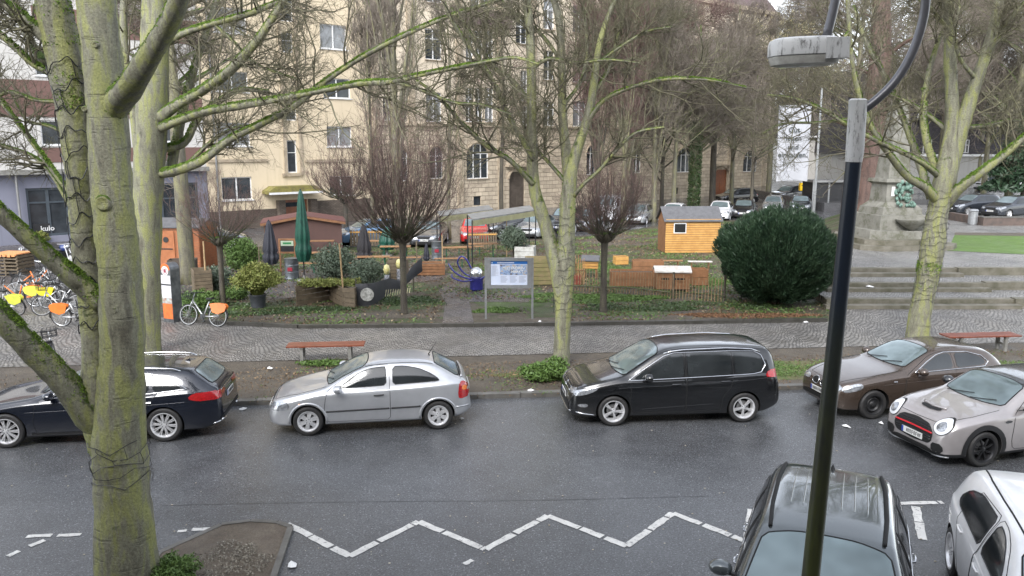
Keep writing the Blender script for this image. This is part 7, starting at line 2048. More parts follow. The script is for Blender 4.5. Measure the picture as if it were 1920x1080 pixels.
cover('ground_ivy', 945, 583, 1.0, .45, 2600, .026, M['herb'], 3)
cover('ground_ivy', 740, 565, 1.9, .8, 4500, .026, M['ivy'], 4)
cover('ground_ivy', 590, 580, 1.5, .35, 2200, .026, M['ivy'], 5)
cover('ground_ivy', 470, 585, 2.2, .5, 3600, .026, M['ivy'], 6)
cover('ground_ivy', 390, 575, 1.6, .8, 3000, .03, M['ivy'], 7)
cover('verge_grass', 1560, 690, 4.6, .75, 15000, .016, M['herb'], 8, h=.05)
cover('verge_grass', 1900, 690, 2.6, .55, 5000, .016, M['herb'], 9, h=.05)
cover('lawn_tufts', 1330, 530, 1.1, .9, 4500, .022, M['herb'], 10)
cover('lawn_tufts', 960, 505, 1.6, .8, 3500, .022, M['herb'], 11)
cover('lawn_tufts', 1120, 500, 2.0, 1.2, 4000, .025, M['herb'], 12)
cover('dead_leaves', 1400, 592, 2.4, .35, 2600, .03, pm('dead_leaf', (.12,.055,.03), .8, c2=(.2,.11,.05), scale=9), 13, h=.03)
cover('dead_leaves', 700, 700, 6.0, .5, 1200, .02, pm('dead_leaf_tan', (.25,.17,.09), .8), 14, h=.015)
cover('gravel_litter', 430, 1050, .55, .5, 1500, .012, pm('gravel_bits', (.35,.32,.26), .8, c2=(.1,.09,.07), scale=30), 15, z=.07, h=.012)

def scatter(name, poly, n, size, mat, seed, z, clump=1.0, h=.03):
    rg = np.random.default_rng(seed); P_ = np.array([(G(x,y,z).x, G(x,y,z).y) for x, y in poly]); lo, hi = P_.min(0), P_.max(0)
    X = rg.uniform(lo[0],hi[0],n*3); Y = rg.uniform(lo[1],hi[1],n*3); ins = np.zeros(len(X), bool); j = len(P_)-1
    for i in range(len(P_)):
        c_ = ((P_[i,1] > Y) != (P_[j,1] > Y)) & (X < (P_[j,0]-P_[i,0])*(Y-P_[i,1])/(P_[j,1]-P_[i,1]+1e-9)+P_[i,0]); ins ^= c_; j = i
    d_ = np.sin(X*1.3+seed)+np.sin(Y*1.9+X*.6+seed*2)+.7*np.sin(X*4.1-Y*3.3)+rg.normal(0,.7,len(X)); ok = ins & (d_ > clump)
    C = np.stack([X,Y,z+rg.random(len(X))*h],1)[ok][:n]
    return tag(leaf_cloud(name, C, size, mat, None, rg, flatup=.4), kind='stuff')
PKP = [(300,590),(430,603),(560,609),(820,606),(835,560),(1020,566),(1060,603),(1340,598),(1540,596),(1590,570),(1600,430),(1310,416),(1120,444),(930,456),(600,470),(400,470)]
scatter('grass_tufts', PKP, 42000, .034, M['herb'], 3, PZ, .55)
scatter('leaf_litter', PKP, 26000, .035, pm('litter_leaf', (.16,.10,.055), .8, c2=(.07,.045,.03), scale=6), 4, PZ, -.2, .015)
scatter('pale_leaf_litter', PKP, 6000, .03, pm('litter_leaf_pale', (.33,.26,.16), .8), 6, PZ, -.5, .02)
VG = [(0,740),(0,702),(500,690),(960,678),(1920,655),(1920,725),(1500,728),(960,742),(500,755)]
scatter('verge_litter', VG, 9000, .018, pm('verge_leaf', (.20,.14,.08), .8, c2=(.09,.06,.04), scale=6), 7, PZ, -.4, .012)
scatter('verge_weeds', VG, 5000, .018, M['herb'], 8, PZ, 1.3, .04)
# --- wooden planters, stakes, fences -----------------------------------------------------------------
def plank_wall(mb, a, b, z0, z1, n, th=.03, gap=.015, mi=0):
    a, b = Vector((a[0],a[1],0)), Vector((b[0],b[1],0)); h = (z1-z0)/n
    for k in range(n):
        z = z0+h*k; rr_ = .006*((k*7) % 3-1)
        mb.bar((a.x+rr_,a.y,z+h/2), (b.x+rr_,b.y,z+h/2), th, h-gap, mi)
soil = M['dirt']
q = W3(608,570); pl = empty('raised_bed', (q.x,q.y,PZ), 0, 'weathered V-shaped raised bed of planks planted with herbs', 'planter')
pA, pB, pC, pD = [Vector(W3(*t))-q for t in ((556,574),(618,562),(645,577),(666,578))]
hh = 40/pxm(570)
for a_, b_ in ((pA,pB),(pB,pC),(pC,pD),(pA+Vector((0,.8,0)),pA),(pD,pD+Vector((0,1.0,0)))):
    mb = MB(); plank_wall(mb, a_, b_, .0, hh*.94, 4); mb.build('plank_wall', M['wood_weathered'], pl)
mb = MB(); mb.flat([(pA.x,pA.y+.02,hh*.88),(pB.x,pB.y+.02,hh*.88),(pC.x,pC.y+.02,hh*.88),(pD.x,pD.y+.02,hh*.88),(pD.x,pD.y+1.0,hh*.88),(pA.x,pA.y+1.0,hh*.88)]); mb.build('soil', soil, pl)
rg = np.random.default_rng(2); C = np.stack([rg.uniform(pA.x,pD.x,2600), pA.y+rg.uniform(.15,1.0,2600), hh*.86+rg.random(2600)*.2],1); leaf_cloud('herbs', C, .03, M['grass_dry'], pl, rg)
def slat_box(px, py, w, d, h, label, rz=0, mat=None, n=3, fill=True, z=PZ):
    q = G(px,py,z); r = empty('planter', (q.x,q.y+d/2,z), rz, label, 'planter', 'wooden planter boxes')
    for a_, b_ in (((-w/2,-d/2),(w/2,-d/2)),((w/2,-d/2),(w/2,d/2)),((w/2,d/2),(-w/2,d/2)),((-w/2,d/2),(-w/2,-d/2))):
        mb = MB(); plank_wall(mb, a_, b_, .02, h, n); mb.build('plank_wall', mat or M['wood_weathered'], r)
    if fill:
        mb = MB(); mb.box(-w/2+.02,w/2-.02,-d/2+.02,d/2-.02,.02,h*.85); mb.build('soil', soil, r)
    return r
slat_box(372, 556, .62, .9, 1.0, 'grey slatted compost box behind the leaning rental bike', R(28), n=7)
slat_box(806, 517, 1.25, .7, .55, 'brown pallet planter between two stakes left of the brick path', R(4), M['wood_brown'], 4)
slat_box(745, 527, .75, .6, .9, 'tall plank planter behind the largest pollard', R(-6), M['wood_weathered'], 6)
slat_box(1010, 535, 1.0, .9, 1.1, 'stack of mossy pallets behind the forked tree', R(6), pm('mossy_wood', (.17,.16,.06), .8, c2=(.25,.19,.1), scale=4, bump=.3), 6)
slat_box(985, 500, .9, .7, .95, 'white-painted pallet box beside the round olive tree', R(-10), pm('white_wood', (.5,.5,.48), .7, c2=(.3,.29,.26), scale=5), 4)
slat_box(1187, 538, 1.75, .8, .62, 'long brown wooden trough behind the rustic fence', R(-3), M['wood_brown'], 2)
slat_box(1216, 512, 1.35, .6, .55, 'brown wooden trough behind the long trough', R(-3), M['wood_brown'], 2)
slat_box(1312, 536, .62, .6, .68, 'square rust-brown wooden tub right of the white-roofed hutch', R(3), M['wood_brown'], 2)
slat_box(1078, 535, .5, .5, .42, 'little reddish box in the corner of the rustic fence', R(0), pm('red_box', (.22,.05,.03), .6), 2)
slat_box(1165, 497, .6, .5, .4, 'small orange tub on the lawn behind the pollard', R(10), M['wood_orange'], 2)
slat_box(338, 522, 1.1, .7, .8, 'dark slatted pallet stack in front of the orange shed', R(12), pm('dark_pallet', (.09,.07,.055), .8), 6)
def stake(px, py, ptop, label, w=.05, mat=None, lean=0):
    q = W3(px,py); s_ = pxm(py); h = (py-ptop)/s_
    mb = MB(); mb.tube([(0,0,-.05),(lean,0,h)], [w*.6,w*.5], 7); o = mb.build('wooden_stake', mat or M['wood_weathered'], loc=(q.x,q.y,PZ)); tag(o, label, 'stake', 'wooden stakes')
lw = pm('light_stake_wood', (.40,.28,.15), .7, c2=(.3,.2,.1), scale=6)
stake(646,574,456,'tall pale wooden stake at the right end of the V-shaped bed', .06, lw, -.1)
stake(388,552,452,'pale stake beside the slatted compost box', .06, lw)
stake(416,572,470,'pale stake strapped to the left pollard trunk', .05, lw)
stake(830,516,440,'thin pale stake at the right end of the pallet planter', .05, lw)
stake(782,512,452,'stake at the left end of the pallet planter', .06, M['wood_weathered'])
stake(950,482,412,'thin pale stake left of the round olive tree', .045, lw)
stake(488,520,462,'grey stake beside the dark folded parasol near the hut', .045, M['wood_weathered'])
stake(1007,505,470,'dark stake next to the white pallet box', .05, M['bark_dark'])
# rustic picket fence
q = W3(1215,556); fe = empty('picket_fence', (q.x,q.y,PZ), 0, 'low rustic fence of thin sticks with a mossy log rail', 'fence')
fpts = [W3(1068,545), W3(1180,550), W3(1262,560), W3(1358,566)]
M['picket'] = pm('picket_wood', (.30,.21,.12), .7, c2=(.16,.11,.06), scale=6)
rr_ = random.Random(3); mb = MB(); k = 0
Pm = MB()
for a_, b_ in zip(fpts[:-1], fpts[1:]):
    n = int((b_-a_).length/.11)
    for i in range(n):
        p = a_.lerp(b_, i/n)-q; h = rr_.uniform(.72,.95); x = rr_.uniform(-.02,.02)
        mb = MB(); mb.tube([(p.x,p.y,-.03),(p.x+x,p.y+x,h)], [.018,.014], 5); k += 1
        if k <= 95: mb.build('picket', M['picket'], fe)
mb = MB(); mb.tube([tuple(fpts[0]-q+Vector((0,-.05,.22))), tuple(fpts[1]-q+Vector((0,-.06,.25))), tuple(fpts[2]-q+Vector((-.1,-.05,.26)))], .035, 8); mb.build('rail', M['bark_far'], fe, True)
mb = MB(); mb.tube([tuple(fpts[1]-q+Vector((1.2,-.04,.12))), tuple(fpts[3]-q+Vector((0,-.04,.22)))], .035, 8); mb.build('rail', M['bark_dark'], fe, True)
for t_ in (fpts[0], fpts[2], fpts[3]):
    p = t_-q; mb = MB(); mb.tube([(p.x,p.y+.03,-.05),(p.x,p.y+.03,1.0)], .045, 7); mb.build('post', M['bark_dark'], fe)
# bamboo panel at the left end
q = W3(1075,536); bp_ = empty('bamboo_screen', (q.x,q.y+.3,PZ), R(5), 'upright screen of reddish canes right of the forked tree', 'fence'); mb = MB()
for i in range(26):
    x = -.45+.037*i; mb.tube([(x,0,0),(x+rr_.uniform(-.03,.03),0,rr_.uniform(.9,1.35))], .012, 5)
mb.build('canes', pm('cane_red', (.3,.14,.06), .6, c2=(.42,.28,.12), scale=8), bp_)
mb = MB(); mb.tube([(-.48,-.03,.6),(.5,-.03,.6)], .018, 6); mb.build('rail', M['wood_brown'], bp_)
# hutches
def hut(px, py, w, d, h, roofh, wall, roof, label, rz=0, cat='hutch', over=.15, z=PZ, legs=0, win=None, ridge='x', name='hutch', door=None):
    q = G(px,py,z); r = empty(name, (q.x,q.y+d/2,z), rz, label, cat)
    z0 = legs
    mb = MB(); boards = None
    if ridge == 'x':
        boards = MB()
        mb.prism([(-d/2,z0),(d/2,z0),(d/2,z0+h),(0,z0+h+roofh),(-d/2,z0+h)], -w/2, w/2, 0, Matrix.Rotation(R(90),4,'Z'))
        n = max(3, int(h/.12))
        for k in range(n): boards.box(-w/2,w/2,-d/2-.02,-d/2-.001,z0+h*k/n+.014,z0+h*(k+1)/n-.014)
        for k in range(n): boards.box(w/2+.001,w/2+.02,-d/2,d/2,z0+h*k/n+.008,z0+h*(k+1)/n-.008)
    else:
        mb.prism([(-w/2,z0),(w/2,z0),(w/2,z0+h),(0,z0+h+roofh),(-w/2,z0+h)], -d/2, d/2)
    mb.build('wall', M['wood_brown'] if boards else wall, r)
    if boards: boards.build('wall_boards', wall, r)
    if ridge == 'x':
        for sg in (-1,1):
            mb = MB(); a_ = (0,0,z0+h+roofh+.03); e_ = (0, sg*(d/2+over), z0+h-over*roofh/(d/2)+.03)
            mb.add([(-w/2-over,a_[1],a_[2]),(w/2+over,a_[1],a_[2]),(w/2+over,e_[1],e_[2]),(-w/2-over,e_[1],e_[2]),(-w/2-over,a_[1],a_[2]+.05),(w/2+over,a_[1],a_[2]+.05),(w/2+over,e_[1],e_[2]+.05),(-w/2-over,e_[1],e_[2]+.05)],[(0,3,2,1),(4,5,6,7),(0,1,5,4),(1,2,6,5),(2,3,7,6),(3,0,4,7)])
            mb.build('roof', roof, r)
    else:
        for sg in (-1,1):
            mb = MB(); a_ = (0,0,z0+h+roofh+.03); e_ = (sg*(w/2+over), 0, z0+h-over*roofh/(w/2)+.03)
            y0_, y1_ = -d/2-over, d/2+over
            mb.add([(a_[0],y0_,a_[2]),(a_[0],y1_,a_[2]),(e_[0],y1_,e_[2]),(e_[0],y0_,e_[2]),(a_[0],y0_,a_[2]+.05),(a_[0],y1_,a_[2]+.05),(e_[0],y1_,e_[2]+.05),(e_[0],y0_,e_[2]+.05)],[(0,3,2,1),(4,5,6,7),(0,1,5,4),(1,2,6,5),(2,3,7,6),(3,0,4,7)])
            mb.build('roof', roof, r)
    for (a_,b_,c_,d_) in (win or []):
        mb = MB(); mb.box(a_,b_,-d/2-.045,-d/2-.022,c_,d_); f = mb.build('window', M['white_frame'] if name == 'playhouse' else M['wood_brown'], r)
        mb = MB(); mb.box(a_+.05,b_-.05,-d/2-.05,-d/2-.046,c_+.05,d_-.05); mb.build('pane', M['gap'], f)
    for (lx,ly) in ([(-w/2+.06,-d/2+.06),(w/2-.06,-d/2+.06),(w/2-.06,d/2-.06),(-w/2+.06,d/2-.06)] if legs else []):
        mb = MB(); mb.box(lx-.03,lx+.03,ly-.03,ly+.03,0,legs); mb.build('leg', M['wood_brown'], r)
    return r
felt = pm('roof_felt', (.11,.11,.115), .8, c2=(.075,.075,.08), scale=5, bump=.4)
s_ = pxm(474)
ph = hut(1296, 474, 103/s_, 1.7, 1.72, .62, M['wood_orange'], felt, 'orange log-board garden hut with grey felt roof and one small window', R(3), 'garden hut', .12, win=[(-103/s_/2+.42,-103/s_/2+1.1,1.05,1.6)], name='playhouse')
mb = MB(); w_ = 103/s_/2; mb.box(w_+.022,w_+.05,-.45,.1,.55,1.5); mb.build('poster', pm('magenta_poster', (.55,.03,.2), .5, c2=(.3,.3,.1), scale=5), ph)
mb = MB(); mb.box(-w_,w_,-.89,-.87,1.72,1.80); mb.build('eaves_board', M['wood_orange'], ph)
wr = pm('white_roof', (.6,.58,.55), .6, c2=(.42,.38,.33), scale=6)
hut(1262, 548, 1.28, .7, .66, .14, M['wood_brown'], wr, 'wooden hutch with a white roof behind the rustic fence', R(-4), 'hutch', .08, legs=.12, win=[(-.5,-.1,.45,.62),(.02,.5,.45,.62)])
hut(1108, 522, .62, .55, .34, .14, M['wood_orange'], felt, 'little orange hutch with a dark roof standing on legs', R(-8), 'hutch', .08, legs=.42)
M['table_wood'] = pm('table_wood', (.33,.18,.085), .5, c2=(.22,.11,.05), scale=5)
M['leg_green'] = pm('leg_green', (.012,.10,.055), .4)
# planks bench in the chicken run and wire panels
def table(px, py, L, label, rz=0, top=None, green=True, h=.76, w=.5, cat='beer table', grp='folding beer garden tables', sitz=PZ):
    q = G(px,py,sitz); r = empty('folding_table' if h > .6 else 'folding_bench', (q.x,q.y,sitz), rz, label, cat, grp)
    mb = MB(); n = 4 if w > .4 else 2
    for k in range(n): mb.box(-L/2,L/2,-w/2+w*k/n+.004,-w/2+w*(k+1)/n-.004,h-.03,h)
    mb.build('table_top' if h > .6 else 'seat', top or M['table_wood'], r)
    gm_ = M['leg_green'] if green else M['wood_brown']
    for x in (-L*.36, L*.36):
        mb = MB(); mb.tube([(x,-w*.4,0),(x,-w*.4,h-.03)], .018, 6); mb.tube([(x,w*.4,0),(x,w*.4,h-.03)], .018, 6); mb.tube([(x,-w*.4,.12),(x,w*.4,.12)], .014, 6); mb.tube([(x,0,h-.05),(x*.45,0,.4 if h > .6 else .2)], .012, 6)
        mb.build('leg', gm_, r)
table(1248, 502, 1.55, 'low orange plank bench left of the wire gate posts', R(-4), None, False, .36, .3, 'bench', 'benches in the run')
table(1312, 504, 1.1, 'low plank bench in front of the garden hut', R(-4), wr, False, .36, .3, 'bench', 'benches in the run')
for i, (px, py, rz, lb) in enumerate(((607,503,.1,'orange beer table beside the tall green parasol'),(600,478,.1,'orange beer table in front of the brown hut'),(700,512,.1,'orange beer table behind the right-hand dark parasol'),(742,490,.05,'orange beer table in front of the short green parasol'),(700,478,.0,'orange beer table near the blue car'),(858,492,.12,'orange beer table under the awnings left of the path'),(905,484,.15,'beer table at the right side of the awnings'))):
    table(px, py, 1.5, lb, rz)
for i, (px, py, rz, lb) in enumerate(((632,512,.1,'narrow beer bench in front of the olive bush'),(566,512,.1,'narrow beer bench beside the metal barrel'),(760,500,.05,'narrow beer bench in front of the short green parasol'),(845,502,.12,'narrow beer bench under the awnings'),(880,478,.12,'narrow beer bench leaning under the awning posts'))):
    table(px, py, 1.5, lb, rz, h=.46, w=.26, cat='beer bench', grp='folding beer garden benches')
for i, (px, py, w_, lb) in enumerate(((690,463,2.0,'short slatted wooden rail fence beside the blue car'),(740,466,1.4,'short slatted wooden rail fence behind the pollard'),(905,468,1.6,'grey-brown slatted barrier in front of the red car'))):
    q = W3(px,py); r = empty('slatted_barrier', (q.x,q.y,PZ), .1, lb, 'barrier', 'slatted wooden barriers')
    mb = MB()
    for k in range(12): mb.box(-w_/2+w_*k/12+.02,-w_/2+w_*(k+1)/12-.02,-.01,.01,.05,.95)
    mb.build('slats', M['wood_weathered'], r); mb = MB(); mb.box(-w_/2,w_/2,-.035,-.012,.8,.88); mb.build('rail', M['wood_orange'], r)

# --- parasols, folded -------------------------------------------------------------------------------
def parasol(px, py, ptop, wpx, mat, label, tie=.28, knot=True):
    q = W3(px,py); s_ = pxm(py); h = (py-ptop)/s_; rw = wpx/s_/2
    r = empty('parasol', (q.x,q.y,PZ), 0, label, 'parasol', 'folded parasols in the beer garden')
    mb = MB(); mb.tube([(0,0,0),(0,0,h)], .03, 8); mb.build('pole', M['dark_metal'], r)
    mb = MB(); mb.lathe([(.001,0),(.28,0),(.28,.05),(.05,.08),(.05,.25)], 16); mb.build('base', M['concrete'], r)
    n, K = 40, 12; vs = []; 
    prof = [(0,.03),(.05,.25),(.15,.42),(.3,.60),(.45,.76),(.6,.92),(.70,1.0),(.76,.85),(.82,1.12),(.9,1.05),(1,.75)]
    zb_ = h*.22
    for t, w in prof:
        for k in range(n):
            a = 2*math.pi*k/n; f = 1+.22*math.sin(8*a+t*3)+.08*math.sin(3*a)
            vs.append((rw*w*f*math.cos(a), rw*w*f*math.sin(a), h-(h-zb_)*t))
    mb = MB(); mb.add(vs, [(i*n+k, i*n+(k+1) % n, (i+1)*n+(k+1) % n, (i+1)*n+k) for i in range(len(prof)-1) for k in range(n)])
    mb.build('canopy', mat, r, True)
    return r
gr = pm('parasol_green', (.006,.075,.048), .5, c2=(.004,.038,.025), scale=5); dk = pm('parasol_anthracite', (.018,.02,.03), .7, c2=(.03,.032,.042), scale=3); dk2 = pm('parasol_black', (.028,.026,.03), .75, c2=(.015,.014,.016), scale=3)
parasol(571, 527, 355, 24, gr, 'tall green folded parasol in front of the brown hut')
parasol(509, 518, 412, 24, dk, 'dark blue-black folded parasol left of the framed sign')
parasol(684, 508, 420, 24, dk2, 'black folded parasol beside the grey multi-stemmed tree')
parasol(726, 480, 425, 26, gr, 'short bundled green parasol behind the largest pollard')
parasol(470+330, 498, 455, 10, dk, 'small dark folded parasol behind the pallet planter')
# --- brown hut ------------------------------------------------------------------------------------
s_ = pxm(468)
hr = pm('hut_roof_red', (.16,.06,.05), .8, c2=(.09,.045,.04), scale=8, bump=.6)
q = W3(565,470)
bh = hut(560, 474, 135/s_, 2.6, 1.6, .32, pm('hut_brown', (.115,.062,.052), .75, c2=(.10,.055,.047), scale=2), hr, 'brown boarded beer garden hut with a reddish shallow roof', R(14), 'hut', .22, name='garden_hut', ridge='y')
mb = MB(); w_ = 135/s_/2
for k in range(14): mb.box(-w_-.025,-w_-.003,-1.3+2.6*k/14+.01,-1.3+2.6*(k+1)/14-.01,0,1.57)
mb.build('side_boards', M['wood_brown'], bh)
mb = MB(); mb.bar((-w_-.2,-1.53,1.55),(0,-1.53,1.93),.03,.12); mb.bar((0,-1.53,1.93),(w_+.2,-1.53,1.55),.03,.12); mb.build('gable_board', M['wood_brown'], bh)
# orange shed
s_ = pxm(502)
sh = hut(338, 506, 88/s_, 1.8, 1.95, .3, pm('shed_orange', (.30,.105,.04), .6, c2=(.2,.065,.025), scale=3, bump=.3), felt, 'orange wooden shed behind the ridged park tree', R(-6), 'shed', .12, name='garden_shed')
for x in (-.85,.05):
    mb = MB(); mb.box(x,x+.78,-.95,-.922,.1,1.8); d_ = mb.build('shed_door', pm('shed_door_orange', (.36,.13,.05), .6, c2=(.26,.09,.03)), sh)
    mb = MB(); mb.lathe([(.10,-.01),(.13,-.01),(.13,.01),(.10,.01)], 16, 0, T(x+.39,-.965,1.4,0,R(90))); mb.box(x+.1,x+.68,-.975,-.952,.95,1.0); mb.build('door_fitting', M['dark_metal'], d_)
# framed sign, barrels
q = W3(541,510); r = empty('framed_sign', (q.x,q.y,PZ), 0, 'wood-framed board with pale green header in front of the brown hut', 'sign')
s_ = pxm(510); hx = 16/s_; z0_ = .85; z1_ = 63/s_
mb = MB(); mb.box(-hx,hx,-.03,.03,z1_-.08,z1_); mb.box(-hx,hx,-.03,.03,z0_,z0_+.08); mb.box(-hx,-hx+.08,-.03,.03,z0_+.08,z1_-.08); mb.box(hx-.08,hx,-.03,.03,z0_+.08,z1_-.08); mb.build('frame', M['wood_brown'], r)
mb = MB(); mb.box(-hx+.08,hx-.08,-.01,.01,z0_+.08,z1_-.08); mb.build('board', M['ink'], r)
mb = MB(); mb.box(-hx+.1,hx-.1,-.02,-.012,z1_-.33,z1_-.1); hb_ = mb.build('header', pm('pale_green', (.4,.48,.36), .6), r)
mb = MB(); mb.box(-hx+.2,hx-.2,-.026,-.021,z1_-.25,z1_-.17); mb.build('header_mark', pm('sign_green', (.02,.2,.06), .6), hb_)
for sx_ in (-1, 1): mb = MB(); mb.box(min(sx_*(hx-.08),sx_*(hx-.02)),max(sx_*(hx-.08),sx_*(hx-.02)),-.03,.03,0,z0_-.002); mb.build('leg', M['wood_brown'], r)
def barrel(px, py, label):
    q = W3(px,py); r = empty('steel_barrel', (q.x,q.y,PZ), 0, label, 'barrel', 'steel barrels used as tables')
    mb = MB(); mb.lathe([(.001,0),(.29,0),(.30,.02),(.29,.04),(.29,.28),(.305,.30),(.29,.32),(.29,.58),(.305,.60),(.29,.62),(.29,.86),(.30,.88),(.27,.88),(.001,.86)], 24); mb.build('drum', pm('barrel_steel', (.20,.22,.24), .35, metal=.6, c2=(.1,.11,.12), scale=5), r, 30)
    mb = MB(); mb.box(-.1,.1,-.308,-.29,.36,.52); mb.build('label', pm('barrel_red', (.3,.02,.04), .5), r)
barrel(548, 522, 'steel barrel with red label standing below the framed sign'); barrel(820, 485, 'steel barrel with red label behind the pallet planter')
# awnings on posts
def awning(p0, p1, label, hgt):
    q = W3(*p0); q1 = W3(*p1); r = empty('awning', (q.x,q.y,PZ), 0, label, 'awning', 'sloping canopy roofs in the beer garden')
    d = q1-q; h = hgt; 
    mb = MB(); ux = d.normalized(); 
    a_ = Vector((0,0,h)); b_ = d+Vector((0,0,h+.06)); c_ = b_+Vector((-.3,1.5,.12)); e_ = a_+Vector((-.3,1.5,.12))
    mb.add([a_,b_,c_,e_,a_+Vector((0,0,.05)),b_+Vector((0,0,.05)),c_+Vector((0,0,.05)),e_+Vector((0,0,.05))], [(0,3,2,1),(4,5,6,7),(0,1,5,4),(1,2,6,5),(2,3,7,6),(3,0,4,7)]); mb.build('canopy', pm('canopy_grey', (.2,.2,.2), .5, c2=(.12,.12,.11), scale=3), r)
    mb = MB(); mb.add([a_+Vector((0,-.02,-.28)),b_+Vector((0,-.02,-.28)),b_+Vector((0,-.02,-.01)),a_+Vector((0,-.02,-.01)),a_+Vector((0,-.04,-.28)),b_+Vector((0,-.04,-.28)),b_+Vector((0,-.04,-.01)),a_+Vector((0,-.04,-.01))], [(0,1,2,3),(7,6,5,4),(0,4,5,1),(3,2,6,7),(0,3,7,4),(1,5,6,2)]); mb.build('valance', pm('valance_olive', (.30,.29,.17), .8, c2=(.2,.19,.1), scale=2), r)
    for p in (a_, b_, c_, e_):
        mb = MB(); mb.tube([(p.x,p.y,0),(p.x,p.y,p.z)], .035, 6); mb.build('post', M['dark_metal'], r)
awning((886,502),(1004,476),'front sloping canopy with olive valance beside the forked tree', 2.22)
awning((826,478),(925,462),'rear sloping canopy with olive valance in front of the red car', 2.0)
# black banner along the planters
q = W3(668,575); r = empty('fence_banner', (q.x,q.y,PZ), 0, 'sagging black banner with white round emblem beside the V-shaped bed', 'banner')
pA_, pB_, pC_ = Vector((0,0,0)), W3(732,562)-q, W3(775,548)-q; s_ = pxm(568)
bp3 = spline([(pA_.x,pA_.y,.03,.82),(pA_.x+.6,pA_.y+.05,.06,.85),(pB_.x,pB_.y,.25,.80),((pB_.x+pC_.x)/2,(pB_.y+pC_.y)/2,.30,.62),(pC_.x,pC_.y,.55,1.05),(pC_.x+.35,pC_.y+.2,.8,1.35)], 5)
vs = []
for p in bp3: vs += [(p[0],p[1]+.04,p[2]),(p[0],p[1]-.04,(p[2]+p[3])/2),(p[0],p[1]+.03,p[3])]
mb = MB(); fs = []
for i in range(len(bp3)-1): fs += [(3*i,3*i+3,3*i+4,3*i+1),(3*i+1,3*i+4,3*i+5,3*i+2)]
mb.add(vs, fs); cb_ = mb.build('banner_cloth', pm('banner_black', (.03,.032,.038), .5, c2=(.05,.05,.055), scale=3), r, True)
mb = MB(); mb.lathe([(.001,0),(.24,0),(.24,.012),(.001,.012)], 20, 0, T(.42,-.10,.46,0,R(90))); mb.build('round_emblem', pm('emblem_white', (.5,.5,.47), .6, c2=(.12,.12,.11), scale=14), cb_)
mb = MB()
for k in range(11): x = 1.05+.085*k; mb.bar((x,-.05+x*.03,.38+.012*k),(x+.04,-.05+x*.03,.62+.006*k),.01,.03)
o = mb.build('lettering', pm('cream_ink', (.55,.52,.32), .6), cb_); o['kind'] = 'stuff'
mb = MB()
for p_ in (pA_, pB_, pC_): mb.tube([(p_.x,p_.y+.08,0),(p_.x,p_.y+.08,1.0)], .025, 6)
mb.build('posts', M['bark_dark'], r)
for px, py, lb in ((726,540,'small painted post figure with dark stripes behind the banner'),(749,528,'painted yellow and white post figure on the planter beside the pollard')):
    q = W3(px,py); r = empty('painted_post', (q.x,q.y,PZ), 0, lb, 'ornament', 'painted post figures')
    mb = MB(); mb.lathe([(.1,0),(.12,.2),(.09,.28),(.12,.36),(.09,.45),(.11,.52),(.001,.55)], 12); mb.build('body', pm('striped_navy', (.04,.05,.09), .5, c2=(.4,.4,.4), scale=12), r, True)
    mb = MB(); mb.lathe([(.001,.54),(.1,.6),(.14,.75),(.10,.92),(.001,.97)], 12); mb.build('head', pm('cream_yellow', (.6,.55,.35), .6, c2=(.5,.45,.08), scale=10), r, True)

